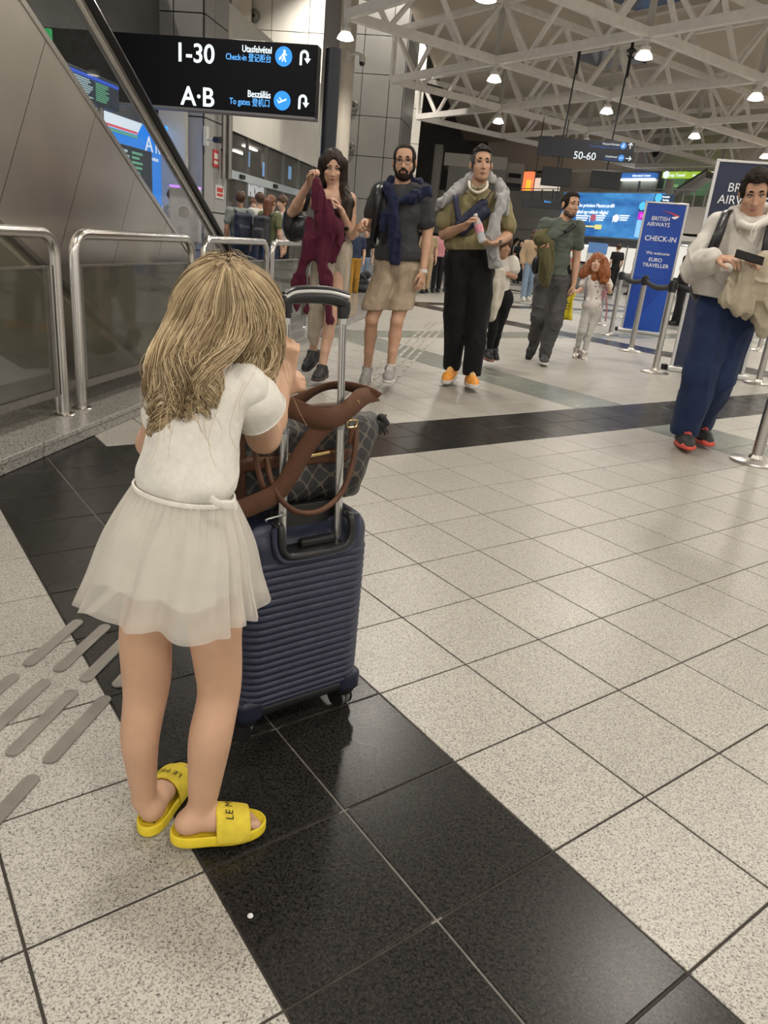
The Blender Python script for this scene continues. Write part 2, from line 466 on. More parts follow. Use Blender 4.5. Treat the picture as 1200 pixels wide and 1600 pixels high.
grout.build('grout', grout_dark, floor)
gs = MB()
gs.add([gw(1.96, -9, -0.0028), gw(2.04, -9, -0.0028), gw(2.04, 9.0, -0.0028), gw(1.96, 9.0, -0.0028)], [(0, 1, 2, 3)])
gs.add([gw(3.05, 7.96, -0.0028), gw(40, 7.96, -0.0028), gw(40, 8.04, -0.0028), gw(3.05, 8.04, -0.0028)], [(0, 1, 2, 3)])
gs.build('band_grout', grout_grey, floor)
far = MB()
vs = [-90] + [k+d for k in range(-83, 260, 14) for d in (0, 2)]
us = [-70] + [k+d for k in range(-63, 260, 14) for d in (0, 2)]
for i in range(len(vs)-1):
    for j in range(len(us)-1):
        c = gw((vs[i]+vs[i+1])/2, (us[j]+us[j+1])/2)
        k = tile_kind(int(math.floor((vs[i]+vs[i+1])/2)), int(math.floor((us[j]+us[j+1])/2)))
        far.add([gw(vs[i], us[j], -0.005), gw(vs[i+1], us[j], -0.005), gw(vs[i+1], us[j+1], -0.005), gw(vs[i], us[j+1], -0.005)], [(0, 1, 2, 3)], k)
far.build('paving', GM, floor)

# ------------------------------------------------------------------ panel walls
def panel_wall(name, O, ex, ey, xs, ys, m, parent=None, proud=0.03, gap=0.02, core=0.12, holes=()):
    """cladding panels, each a part, on a dark core; xs / ys are the joint positions along ex / ey"""
    w = parent or struct(name)
    ex = nrm(ex); ey = np.array(ey, float); ez = nrm(np.cross(ex, ey)); O = np.array(O, float)
    W_, H_ = xs[-1]-xs[0], ys[-1]-ys[0]
    MB().box(O+ex*(xs[0]+W_/2)+ey*(ys[0]+H_/2)-ez*(core/2), (W_/2, H_/2, core/2), (ex, ey, ez)).build('core', joint_dark, w)
    for i in range(len(xs)-1):
        for j in range(len(ys)-1):
            if (i, j) in holes: continue
            a, b = xs[i]+gap/2, xs[i+1]-gap/2; c, d = ys[j]+gap/2, ys[j+1]-gap/2
            MB().box(O+ex*(a+b)/2+ey*(c+d)/2+ez*proud/2, ((b-a)/2, (d-c)/2, proud/2), (ex, ey, ez)).build('panel', m, w, bevel=0.004, seg=1)
    return w
UPZ = A(0, 0, 1)
FS = -5.8                                        # shop front plane
PT = 14.0                                        # pillar front
def zs(z0, n, dz): return [z0+dz*i for i in range(n+1)]
# dark grey pillar over and beside the flight boards: front, then its side running away
zj = on_t(180, 13, PT)[2]
sj = lambda x: on_t(x, 20, PT)@E2
panel_wall('wall_front_pillar', st(0, PT, 0), E2, UPZ, [-13, sj(-60), sj(85), sj(175), sj(272), FS], [3.05, zj-0.9, zj, zj+1.0, zj+2.0, zj+3.0], panel_grey)
panel_wall('wall_pillar', st(0, PT, 0), E2, UPZ, [-6.55, FS], [0, 0.6, 2.87, 3.05], panel_blue_grey)
tt = lambda x, y: on_s(x, y, FS)@E1
panel_wall('wall_pillar_side', st(FS, 0, 0), E1, UPZ, [PT, tt(333, 190), tt(353, 200)], [0, 0.6, 1.3, 2.87, zj, zj+1, zj+2, zj+3], panel_grey, core=0.1)
# shop front: fascia panels over a glazed front
f0, f1 = tt(353, 200), 27.0
zf = on_s(369, 208, FS)[2]; zh0, zh1 = on_s(367, 280, FS)[2], on_s(367, 267, FS)[2]
panel_wall('wall_shop_front', st(FS, 0, 0), E1, UPZ, [f0+i*(f1-f0)/7 for i in range(8)], [zf, zf+2.1], panel_light, core=0.1, gap=0.012)
w = struct('wall_shop_glazing')
MB().box(st(FS-0.05, (f0+f1)/2, (zh0+zh1)/2), ((f1-f0)/2, 0.06, (zh1-zh0)/2), (E1, E2, UPZ)).build('door_header', mat('header_pale', (0.52, 0.58, 0.62), 0.35, 0.3, var=0.03), w)
for i in range(5):
    t_ = f0+0.9+i*2.3
    MB().box(st(FS+0.03, t_, (zh0+zh1)/2), (0.13, 0.03, 0.04), (E1, E2, UPZ)).build('door_sensor', black_plastic, w, bevel=0.015)
gl = glass_mat('shop_glass', (0.12, 0.12, 0.11), 0.12)
for i in range(9):
    t_ = f0+i*(f1-f0)/9
    MB().box(st(FS-0.03, t_, zf/2), (0.03, 0.03, zf/2), (E1, E2, UPZ)).build('mullion', steel_dark, w)
    MB().box(st(FS-0.04, t_+(f1-f0)/18, zf/2), ((f1-f0)/18-0.03, 0.006, zf/2), (E1, E2, UPZ)).build('pane', gl, w)
w = struct('wall_shop_interior')
MB().box(st(FS-5.0, 22.2, 2), (5.6, 0.05, 2.0), (E1, E2, UPZ)).build('back', mat('shop_back', (0.22, 0.19, 0.15), 0.7, var=0.5, vscale=1.2), w)
MB().box(st(FS-2.6, 22.2, zf+0.5), (5.6, 2.5, 0.05), (E1, E2, UPZ)).build('shop_ceiling', mat('shop_ceiling', (0.32, 0.30, 0.27), 0.8, var=0.3, vscale=2), w)
for i in range(6):
    MB().box(st(FS-1.2-(i % 3)*0.9, f0+1.0+i*1.6, zf+0.40), (0.55, 0.05, 0.02), (E1, E2, UPZ)).build('ceiling_tube', emis('tube_light', (1.0, 0.95, 0.85), 5.0), w)
for i, (t_, cc) in enumerate(((f0+0.7, (0.7, 0.5, 0.2)), (f0+1.6, (0.1, 0.2, 0.5)), (f0+3.1, (0.75, 0.6, 0.4)), (f0+5, (0.4, 0.42, 0.45)))):
    MB().box(st(FS-2.2, t_, 0.85), (0.5, 0.3, 0.85), (E1, E2, UPZ)).build('display_shelf', mat('shelf_%d' % i, cc, 0.5, var=0.7, vscale=9), w)

# standing columns along the left side
gx = lambda x, t: on_t(x, 150, t)@E2
CT = 24.0
zz = [0, 0.9] + [on_t(580, y, CT)[2] for y in (312, 245, 182, 116, 55, -10)] + [9.0]
panel_wall('column_panelled', st(0, CT, 0), E2, UPZ, [gx(546, CT)-0.6, gx(564, CT), gx(607, CT), gx(630, CT)], zz, panel_grey)
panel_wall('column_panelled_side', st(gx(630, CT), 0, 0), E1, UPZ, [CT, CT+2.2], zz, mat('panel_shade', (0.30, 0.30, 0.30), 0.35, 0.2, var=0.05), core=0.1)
CT2 = 30.0
zz2 = [0] + [on_t(648, y, CT2)[2] for y in (330, 275, 225, 170, 110)] + [9.5]
panel_wall('column_lit', st(0, CT2, 0), E2, UPZ, [gx(620, CT2), gx(645, CT2), gx(662, CT2)], zz2, panel_light)
CT3 = 19.0
wc = struct('column_beige')
MB().lathe(st(gx(538, CT3), CT3, 0), [(0.19, 0), (0.19, 6.2)], 20).build('shaft', beige_paint, wc, True)
MB().box(st(gx(517, CT3)-0.06, CT3+0.5, 4.2), (0.22, 0.4, 2.4), (E2, E1, UPZ)).build('duct_casing', panel_grey, wc)
CT4 = 27.0
panel_wall('wall_lit_panels', st(0, CT4, 0), E2, UPZ, [gx(392, CT4), gx(421, CT4), gx(478, CT4), gx(512, CT4)], [0, 4.0, on_t(440, 49, CT4)[2], on_t(440, 49, CT4)[2]+1.4, 10], panel_light)
MB().lathe(st(gx(380, CT4), CT4-0.3, 0), [(0.32, 0), (0.32, 9)], 20).build('shaft', beige_paint, struct('column_round'), True)

# far left gallery and dark bay behind the columns
w = struct('wall_far_left')
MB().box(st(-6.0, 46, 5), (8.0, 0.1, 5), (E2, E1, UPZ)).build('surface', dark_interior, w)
def fbox(x0, y0, x1, y1, t, dp, name, m, parent):
    """a block whose front face sits in the plane t and spans that window of view; dp is its depth"""
    a = on_t((x0+x1)/2, y1, t); b = on_t((x0+x1)/2, y0, t); s0 = on_t(x0, (y0+y1)/2, t)@E2; s1 = on_t(x1, (y0+y1)/2, t)@E2
    return MB().box(st((s0+s1)/2, t+dp/2, (a[2]+b[2])/2), ((s1-s0)/2, dp/2, (b[2]-a[2])/2), (E2, E1, UPZ)).build(name, m, parent)
g = struct('wall_gallery_box')
fbox(694, 242, 792, 262, 38, 4, 'roof_edge', panel_light, g)
fbox(697, 262, 788, 330, 38.1, 4, 'infill', panel_grey, g)
fbox(674, 225, 686, 340, 34, 0.5, 'post', steel_dark, g)
fbox(788, 255, 816, 320, 39, 0.5, 'return_wall', panel_light, g)
fbox(795, 271, 814, 278, 38.8, 0.1, 'dark_window', black_gloss, g)
fbox(789, 286, 812, 314, 38.8, 0.1, 'dark_window', black_gloss, g)

# ------------------------------------------------------------------ far wall, mezzanine with shops (turned along the tile grid)
UD = -A(UX[0], UX[1], 0); VD = A(VX[0], VX[1], 0)     # UD runs to the right towards the camera
MP = at(905, 372, 32.0)
def on_v(x, y, back=0.0):
    d = ray(x, y); k = ((MP+VD*back-CAMP)@VD)/(d@VD); return CAMP+d*k
def vbox(x0, y0, x1, y1, back, dp, name, m, parent, bevel=0):
    xm, ym = (x0+x1)/2, (y0+y1)/2
    a, b = on_v(xm, y1, back), on_v(xm, y0, back); u0, u1 = on_v(x0, ym, back)@UD, on_v(x1, ym, back)@UD
    o = on_v(xm, ym, back)
    return MB().box(UD*((u0+u1)/2)+VD*(o@VD+dp/2)+UPZ*(a[2]+b[2])/2, ((u1-u0)/2, dp/2, (b[2]-a[2])/2), (UD, VD, UPZ)).build(name, m, parent, bevel=bevel)
w = struct('wall_back')
vbox(640, -80, 1400, 262, 6, 0.3, 'surface', tan_wall, w)
MB().box(gw(60, 128, 4.5), (60*0.3, 0.1, 4.5), (VD, UD, UPZ)).build('surface', tan_wall, w)
w = struct('wall_mezzanine')
vbox(840, 372, 1400, 380, 0.1, 6, 'slab_edge', panel_light, w)
vbox(1030, 326, 1400, 373, 0.35, 5.6, 'parapet', mat('parapet_beige', (0.50, 0.46, 0.40), 0.6, var=0.05, vscale=1), w)
vbox(640, 298, 1030, 376, 0.6, 0.2, 'infill', panel_grey, w)
vbox(800, 265, 1500, 330, 6.0, 0.2, 'shop_back', mat('shop_wall', (0.34, 0.33, 0.30), 0.6, var=0.4, vscale=0.7), w)
# under the mezzanine: bright counter hall, dark bay on its left
w = struct('wall_counter_hall')
vbox(868, 376, 1330, 440, 9, 0.2, 'surface', mat('glowing_wall', (0.75, 0.72, 0.66), 0.6, var=0.1, vscale=0.6, emit=(1, 0.94, 0.85), estr=0.55), w)  # wall surface given its own glow, standing in for the hall's light
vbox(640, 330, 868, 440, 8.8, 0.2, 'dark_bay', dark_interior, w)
vbox(806, 340, 852, 358, 0.5, 0.3, 'soffit', panel_grey, w)
for i, x in enumerate((890, 930, 985, 1065, 1100)):
    vbox(x, 381, x+26, 384, 4, 0.3, 'ceiling_light', emis('counter_light', (1, 0.96, 0.88), 6.0), w)

# ------------------------------------------------------------------ ceiling, space frame and its lamps
ceil = struct('ceiling')
CZ = 6.75
MB().box(st(20.7, 23, CZ+0.15), (24.2, 39, 0.1), (E2, E1, UPZ)).build('deck', tan_ceiling, ceil)
MB().box(st(-14.5, 23, 10.1), (11.2, 39, 0.1), (E2, E1, UPZ)).build('upper_deck', tan_ceiling, ceil)
MB().box(st(-3.45, 23, 8.5), (0.06, 39, 1.65), (E2, E1, UPZ)).build('upstand', panel_grey, ceil)
dk = mat('skylight_blue', (0.02, 0.035, 0.09), 0.2, var=0.4, vscale=0.5)
for (v, u) in ((51, 39), (65, 25), (37, 53), (65, 53)):
    MB().box(gw(v, u, CZ+0.03), (0.95, 0.75, 0.03), (VD, UD, UPZ)).build('skylight', dk, ceil)
    for a in (-1, 1):
        MB().box(gw(v+a*4.2, u, CZ+0.02), (0.09, 1.6, 0.08), (VD, UD, UPZ)).build('skylight_beam', white_paint, ceil)
        MB().box(gw(v, u+a*4.2, CZ+0.02), (1.3, 0.09, 0.08), (VD, UD, UPZ)).build('skylight_beam', white_paint, ceil)
truss_white = mat('truss_white', (0.84, 0.81, 0.77), 0.5, var=0.06, vscale=6)
V0, U0, BAY, CHZ, TOPZ = 30.0, 31.8, 13.95, 5.27, 6.45
def bar(p, q, w, h, name, parent):
    p = np.array(p); q = np.array(q); d = q-p; L_ = np.linalg.norm(d); d = d/L_
    sd = nrm(np.cross(d, UPZ)) if abs(d[2]) < 0.99 else VD
    return MB().box((p+q)/2, (L_/2, w/2, h/2), (d, sd, nrm(np.cross(sd, d)))).build(name, truss_white, parent)
def truss(fixed, a0, a1, along):
    w = struct('roof_truss')
    P = (lambda a, z: gw(fixed, a, z)) if along == 'u' else (lambda a, z: gw(a, fixed, z))
    base = U0 if along == 'u' else V0
    n0, n1 = a0, a1
    for n in range(n0, n1):
        q = base+n*BAY
        bar(P(q, CHZ), P(q+BAY, CHZ), 0.13, 0.17, 'bottom_chord', w)
        bar(P(q, TOPZ), P(q+BAY, TOPZ), 0.12, 0.14, 'top_chord', w)
        for k, (b, c) in enumerate(((0.0, 0.25), (0.5, 0.25), (0.5, 0.75), (1.0, 0.75))):
            bar(P(q+BAY*b, TOPZ), P(q+BAY*c, CHZ), 0.085, 0.085, 'web', w)
        bar(P(q, CHZ), P(q, TOPZ), 0.10, 0.10, 'post', w)
    return w
for k in range(0, 6): truss(V0+k*BAY, -1 if k > 0 else 0, (1, 2, 3, 3, 3, 3)[k], 'u')
for k in range(-1, 4): truss(U0+k*BAY, (-1, -1, 0, 1, 2)[k+1], 6, 'v')

lamp_shade_m = mat('lamp_shade', (0.75, 0.73, 0.70), 0.25, 0.3, var=0)
shade_glow = mat('shade_glow', (0.7, 0.68, 0.62), 0.25, var=0, emit=(1.0, 0.92, 0.80), estr=0.9)
lamp_glow = emis('lamp_glow', (1.0, 0.93, 0.82), 16.0)
SEEN = {(0, 1): 'white bell lamp beside the beige column, above the dome camera', (1, 1): 'white bell lamp over the two middle walkers, under the large truss node', (1, 2): 'white bell lamp under the truss node right of the lit column',
        (1, 0): 'white bell lamp largest in view, between the two sign rods and the roof', (2, 1): 'white bell lamp just right of the sign rod, above the hanging 50-60 sign', (2, 2): 'white bell lamp peeping over the top edge of the 50-60 sign',
        (3, 1): 'white bell lamp high over the blue airline banner', (2, 0): 'white bell lamp cut by the right edge of the picture'}
def hall_lamp(i, j, light=True):
    p = gw(V0+i*BAY, U0+j*BAY, CHZ-0.09)
    t = thing('pendant_lamp', SEEN.get((i, j), 'white bell lamp hanging from a roof truss node outside the picture'), 'lamp', p, 'hall lamps')
    MB().lathe(p, [(0.07, 0), (0.07, -0.05), (0.05, -0.06), (0.05, -0.12), (0.11, -0.14), (0.11, -0.2), (0.10, -0.21)], 16).build('gear_housing', lamp_shade_m, t, True)
    MB().lathe(p, [(0.09, -0.2), (0.15, -0.27), (0.175, -0.33), (0.168, -0.33), (0.14, -0.27), (0.08, -0.21)], 20).build('shade', shade_glow, t, True)
    MB().lathe(p, [(0.155, -0.318), (0.165, -0.328), (0.12, -0.345), (0.01, -0.35)], 20).build('diffuser', lamp_glow, t, True)
    if light:
        ld = bpy.data.lights.new('lamp', 'SPOT'); ld.energy = LAMP_W*4; ld.color = LAMP_COL; ld.spot_size = math.radians(160); ld.spot_blend = 0.5; ld.shadow_soft_size = 0.20
        lo = bpy.data.objects.new('lamp', ld); COL.objects.link(lo); lo.location = Vector(p)-Vector((0, 0, 0.37)); attach(lo, t)
for k, (s_, t_, pw) in enumerate(((-6.6, 25.4, 1900), (-3.9, 22.6, 1000), (-4.0, 28.2, 1200), (-8.6, 12.2, 700))):
    p = st(s_, t_, 9.85); t = thing('column_downlight', 'recessed downlight over the column %s' % ('above the big sign', 'with the wall speakers', 'behind the bearded head', 'beside the flight boards')[k], 'lamp', p, 'column downlights')
    MB().lathe(p, [(0.16, 0.14), (0.16, 0.0), (0.13, 0.0), (0.12, 0.08)], 16).build('ring', lamp_shade_m, t, True); MB().lathe(p+UPZ*0.05, [(0.12, 0), (0.12, 0.02)], 16).build('diffuser', lamp_glow, t)
    ld = bpy.data.lights.new('downlight', 'SPOT'); ld.energy = pw; ld.color = LAMP_COL; ld.spot_size = math.radians(110); ld.spot_blend = 0.7; ld.shadow_soft_size = 0.12
    lo = bpy.data.objects.new('downlight', ld); COL.objects.link(lo); lo.location = Vector(p)-Vector((0, 0, 0.03)); attach(lo, t)
for i in range(-4, 6):
    for j in range(-4, 4):
        p = gw(V0+i*BAY, U0+j*BAY, CHZ)
        if (p@E2) < -6 or p[1] > 29.5 or p[1] < -14 or p[0] > 16: continue
        if j == 3 or (i, j) in ((0, 2), (1, 2)): continue
        hall_lamp(i, j)
# ------------------------------------------------------------------ granite plinth along the escalators
PS = -2.02
pl = struct('trim_plinth')
for k, (a, b, z0, z1, ins) in enumerate(((-1, 30, 0, 0.045, 0.0), (-1, 30, 0.048, 0.075, -0.012))):
    t_ = a
    while t_ < b:
        MB().box(st(PS-0.45+ins/2*-1, t_+1.0, (z0+z1)/2), (0.996, 0.45, (z1-z0)/2), (E1, E2, UPZ)).build('kerb_block' if k == 0 else 'coping_slab', MATS['granite_plinth'], pl, bevel=0.004, seg=1)
        t_ += 2.0
MB().box(st(PS-0.47, 14, 0.038), (14.5, 0.45, 0.03), (E1, E2, UPZ)).build('core', joint_dark, pl)

# ------------------------------------------------------------------ guard rails: bent steel tube with a tinted pane
RS = -2.214
pane_m = glass_mat('rail_glass', (0.075, 0.075, 0.055), 0.40, 0.05)
def guard_rail(t0, t1, label, s=RS):
    r = thing('guard_rail', label, 'railing', st(s, (t0+t1)/2, 0.075), 'bent steel guard rails on the plinth')
    R = 0.11; top = 0.985
    pts = [st(s, t0, 0.075)] + [st(s, t0+R-R*math.cos(a), top-R+R*math.sin(a)) for a in np.linspace(0, math.pi/2, 8)] + [st(s, t1-R+R*math.sin(a), top-R+R*math.cos(a)) for a in np.linspace(0, math.pi/2, 8)] + [st(s, t1, 0.075)]
    MB().tube(pts, 0.0265, 16).build('bent_tube', steel, r, True)
    for t_ in (t0, t1):
        MB().lathe(st(s, t_, 0.075), [(0.055, 0), (0.055, 0.006), (0.048, 0.012), (0.03, 0.013)], 20).build('flange', steel, r, True)
    a, b = t0+0.05, t1-0.05
    MB().box(st(s-0.01, (a+b)/2, 0.52), ((b-a)/2, 0.005, 0.30), (E1, E2, UPZ)).build('pane', pane_m, r)
    MB().box(st(s-0.01, (a+b)/2, 0.205), ((b-a)/2, 0.014, 0.02), (E1, E2, UPZ)).build('bottom_clamp', steel_dark, r)
    MB().box(st(s-0.01, (a+b)/2, 0.825), ((b-a)/2, 0.008, 0.006), (E1, E2, UPZ)).build('top_edge', steel_dark, r)
    for t_ in (a+0.01, b-0.01):
        MB().box(st(s-0.01, t_, 0.51), (0.012, 0.012, 0.32), (E1, E2, UPZ)).build('side_clamp', steel_dark, r)
guard_rail(1.9, 3.49, 'nearest bent steel guard rail, cut by the left edge of the picture')
guard_rail(3.66, 5.14, 'bent steel guard rail just left of the blonde girl, second from the camera')
guard_rail(5.36, 6.83, 'bent steel guard rail right behind the top of the blonde head')
guard_rail(6.99, 8.40, 'bent steel guard rail between the blonde head and the maroon sweater')
guard_rail(8.88, 10.3, 'farthest bent steel guard rail, mostly hidden behind the maroon sweater')
MB().tube([st(RS-0.09, 3.58, 0.075), st(RS-0.09, 3.58, 0.82)], 0.018, 12).build('pane_post', steel, None, True)
tag(bpy.data.objects['pane_post'], 'slim upright steel post standing in the gap between the two nearest rails', 'post')

# ------------------------------------------------------------------ escalator: side cladding, glass balustrade, handrail
CS = -2.45
esc = thing('escalator', 'escalator clad in stainless panels, rising over the guard rails on the left', 'escalator', st(-3.0, 5, 0))
clad_m = mat('clad_steel', (0.56, 0.53, 0.47), 0.30, 1.0, var=0.10, vscale=1.6, bump=0.04, bscale=60)
tl = lambda x, y, s=CS: (lambda p: (p@E1, p[2]))(on_s(x, y, s))
SL = -0.590                                      # slope of the flight
c0 = tl(90, 80)
ztop = lambda t: c0[1]+SL*(t-c0[0])
along = nrm(A(0, 1.0, SL)); al = E1*along[1]+UPZ*along[2]; pe = nrm(np.cross(E2, al)); pe = pe if pe[2] > 0 else -pe
O0 = st(CS, c0[0], c0[1])
edges = [-4.4, -3.9, -3.35, -2.8, -2.25, -1.7, -1.15, -0.62, -0.10, 0.42, 0.95, 1.47, 2.0, 2.5, 3.1]
for i in range(len(edges)-1):
    a, b = edges[i]+0.002, edges[i+1]-0.002
    zlim = O0 + al*b
    h = 0.98
    MB().box(O0+al*(a+b)/2-pe*(h/2+0.03)-E2*0.012, ((b-a)/2, h/2, 0.012), (al, pe, E2)).build('cladding_panel', clad_m, esc)
L0, L1 = edges[0], edges[-1]
MB().box(O0+al*(L0+L1)/2-pe*0.5-E2*0.06, ((L1-L0)/2, 0.47, 0.03), (al, pe, E2)).build('truss_casing', joint_dark, esc)
MB().box(O0+al*(L0+L1)/2-pe*0.012-E2*0.01, ((L1-L0)/2, 0.018, 0.016), (al, pe, E2)).build('deck_trim', steel, esc, bevel=0.004)
MB().box(O0+al*(L0+L1)/2-pe*1.02-E2*0.02, ((L1-L0)/2, 0.012, 0.02), (al, pe, E2)).build('lower_trim', steel_dark, esc)
MB().box(O0+al*(L0+L1)/2-pe*1.05-E2*0.75, ((L1-L0)/2, 0.02, 0.7), (al, pe, E2)).build('soffit', mat('soffit_tan', (0.36, 0.33, 0.25), 0.6, var=0.1, vscale=1), esc)
MB().box(O0+al*(L0+L1)/2-pe*0.45-E2*0.60, ((L1-L0)/2, 0.02, 0.52), (al, pe, E2)).build('step_band', steel_dark, esc)
bg = glass_mat('balustrade_glass', (0.08, 0.085, 0.08), 0.07, 0.02)
hr0 = tl(200, 140); hh = (O0*0+st(CS, hr0[0], hr0[1])-O0)@pe      # clear glass height
for k, so in enumerate((0.0,)):
    for i in range(5):
        a, b = -4.2+i*1.42, -4.2+(i+1)*1.42-0.006
        MB().box(O0+al*(a+b)/2+pe*(hh/2)-E2*(0.02-so), ((b-a)/2, hh/2, 0.005), (al, pe, E2)).build('glass_panel', bg, esc)
    O1 = O0+E2*so-E2*0.02
    tb = 2.55
    def newel(off):
        c = O1+al*tb; out = [O1+al*(-4.3)+pe*off, c+pe*off]
        C2 = c+al*0.25+UPZ*0
        e = c+pe*off
        out += [e+al*0.12+UPZ*0.015, e+E1*0.32-UPZ*0.10, e+E1*0.7-UPZ*0.13, e+E1*0.95-UPZ*0.20, e+E1*1.03-UPZ*0.36, e+E1*0.95-UPZ*0.52, e+E1*0.7-UPZ*0.56]
        return bez(out[1:], 30) if False else [out[0]] + bez(out[1:], 30)
    MB().tube(newel(hh+0.02), 0.026, 10, flat=0.8).build('handrail_guide', steel, esc, True)
    MB().tube(newel(hh+0.085), 0.056, 12, flat=0.72).build('handrail', mat('handrail_rubber', (0.008, 0.008, 0.010), 0.28, var=0), esc, True)
    MB().tube(newel(hh+0.045), 0.030, 8, flat=0.6).build('guide_lip', steel_dark, esc, True)
# white plinth wall under the flight, seen through the near pane
MB().prism([st(-2.9, 1.6, 0.075), st(-2.9, 4.6, 0.075), st(-2.9, 4.2, 0.12), st(-2.9, 1.6, 1.50)], -E2*0.08).build('underside_wall', mat('white_plaster', (0.78, 0.78, 0.75), 0.7, var=0.03), esc)
MB().box(st(-3.6, 8, 0.04), (9, 1.2, 0.03), (E1, E2, UPZ)).build('landing_plate', MATS['granite_plinth'], pl)

# ------------------------------------------------------------------ flight boards on the left wall
BS = -6.4
w = struct('wall_left')
MB().box(st(BS-0.3, 9.0, 2.5), (5.1, 0.1, 2.5), (E1, E2, UPZ)).build('surface', mat('board_wall', (0.10, 0.10, 0.10), 0.5, var=0.2, vscale=1), w)
def spoly(pts, s, dp, name, m, parent):
    P = [on_s(x, y, s) for x, y in pts]
    return MB().prism(P, E2*dp).build(name, m, parent)
scr_blue = emis('screen_blue', (0.02, 0.24, 0.82), 0.95)
scr_dark = emis('screen_dark', (0.02, 0.03, 0.045), 0.8)
scr_white = emis('screen_white', (0.78, 0.90, 1.0), 0.9)
scr_text = emis('screen_text', (0.45, 0.62, 0.66), 0.8)
scr_green = emis('screen_green', (0.16, 0.5, 0.30), 0.7)
scr_red = emis('screen_red', (0.75, 0.12, 0.16), 0.8)
def board(name, label, tA, tB, z0, z1, rows, hdr, s, par=None):
    b = thing(name, label, 'screen', st(s, (tA+tB)/2, z0)) if par is None else par
    MB().box(st(s-0.05, (tA+tB)/2, (z0+z1)/2), ((tB-tA)/2, 0.06, (z1-z0)/2), (E1, E2, UPZ)).build('casing', scr_dark, b, bevel=0.01)
    if hdr:
        MB().box(st(s+0.014, (tA+tB)/2, z1-(z1-z0)*0.17), ((tB-tA)/2-0.02, 0.004, (z1-z0)*0.055), (E1, E2, UPZ)).build('header_band', emis('screen_header', (0.03, 0.10, 0.62), 0.9), b)
    rnd = random.Random(len(label)); lines = MB(); col2 = MB()
    top_ = (z1-z0)*0.25 if hdr else 0.05; H_ = (z1-z0-top_-0.03)/rows
    for i in range(rows):
        z = z1-top_-H_*(i+0.5)
        t_ = tA+0.08
        for q in (0.16, 0.5, 0.18, 0.30, 0.22):
            L_ = q*(tB-tA)*0.55*rnd.uniform(0.7, 1)
            (lines if q != 0.22 else col2).box(st(s+0.013, t_+L_/2, z), (L_/2, 0.003, H_*0.24), (E1, E2, UPZ)); t_ += q*(tB-tA)*0.64
    lines.build('flight_lines', scr_text, b)['kind'] = 'stuff'; col2.build('status_lines', scr_green, b)['kind'] = 'stuff'
    return b
BN = -3.9
q0 = tl(92, 100, BN); q1 = tl(180, 128, BN)
zA = tl(92, 92, BN)[1]; zB = tl(180, 165, BN)[1]
board('flight_board', 'dark flight board on legs with blue header band, seen through the escalator glass', q0[0]-0.9, q1[0]+0.05, zB-0.05, zA, 9, True, BN)
fb = bpy.data.objects['flight_board']
for t_ in (q0[0]-0.6, q1[0]-0.2): MB().tube([st(BN-0.05, t_, 0), st(BN-0.05, t_, zB)], 0.03, 10).build('stand_leg', steel_dark, fb, True)
# blue promotional block wrapped round a second board
ad = thing('advert_block', 'bright blue promotional display block behind the escalator handrail', 'screen', st(BS, 12, 0))
tA = tl(135, 165, BS)[0]-1.2; tB = tl(283, 187, BS)[0]; zT = tl(140, 162, BS)[1]; zlow = 0.1
MB().box(st(BS-0.14, (tA+tB)/2, (zT+zlow)/2), ((tB-tA)/2, 0.03, (zT-zlow)/2), (E1, E2, UPZ)).build('face', scr_blue, ad)
zz1 = tl(222, 190, BS)
hw = tl(222, 190, BS)[0]
MB().prism([st(BS-0.105, tA, zT), st(BS-0.105, tA, zT-0.20), st(BS-0.105, hw, zT-0.20), st(BS-0.105, hw+0.2, zT)], E2*0.01).build('sky_band', scr_white, ad)
MB().box(st(BS-0.095, (tA+hw)/2, zT-0.175), ((hw-tA)/2, 0.008, 0.018), (E1, E2, UPZ)).build('red_stripe', scr_red, ad)
MB().box(st(BS-0.095, (tA+hw)/2, zT-0.235), ((hw-tA)/2, 0.008, 0.018), (E1, E2, UPZ)).build('green_stripe', scr_green, ad)
MB().prism([st(BS, hw+0.1, zT-0.02), st(BS, tB-0.25, zT+0.12), st(BS, tB, zT-0.05), st(BS, hw+0.5, zT-0.25)], E2*0.02).build('lighter_facet', emis('screen_blue_light', (0.05, 0.36, 0.95), 1.1), ad)
text_mesh('A', 0.34, scr_white, ad, st(BS+0.02, hw+0.05, zT-0.42), E1, UPZ, 'letter', sx=1.3)
text_mesh('R', 0.34, scr_white, ad, st(BS+0.02, hw+0.42, zT-0.42), E1, UPZ, 'letter')
text_mesh('Airport Services', 0.10, scr_white, ad, st(BS+0.02, hw-0.12, zT-0.55), E1, UPZ)
z2 = tl(180, 205, BS)[1]; z3 = tl(225, 265, BS)[1]
board('flight_board', 'lower dark flight board set in the blue promotional block', tA+0.2, tl(234, 230, BS)[0], zT-0.42-0.95, zT-0.42, 12, False, BS+0.03, ad)
for i in range(3):
    MB().box(st(BS+0.03, tl(232, 290, BS)[0]-0.6+i*0.45, 1.28), (0.13, 0.02, 0.012), (E1, E2, UPZ)).build('strip_light', scr_white, ad)
MB().box(st(BS-0.01, tl(232, 290, BS)[0]-0.15, 1.10), (0.95, 0.01, 0.13), (E1, E2, UPZ)).build('picture_band', emis('screen_pale', (0.55, 0.72, 0.85), 0.7), ad)
bb = struct('trim_board_edge'); MB().box(st(BS+0.1, PT-0.16, 1.6), (0.07, 0.25, 1.6), (E1, E2, UPZ)).build('edge', panel_light, bb)
ex = thing('exit_sign', 'small green emergency sign over the flight board', 'sign', st(-5.4, 8.65, 2.8))
MB().box(on_t(74, 58, 8.45), (0.05, 0.02, 0.08), (E2, E1, UPZ)).build('face', emis('exit_green', (0.02, 0.35, 0.10), 0.8), ex, bevel=0.005)

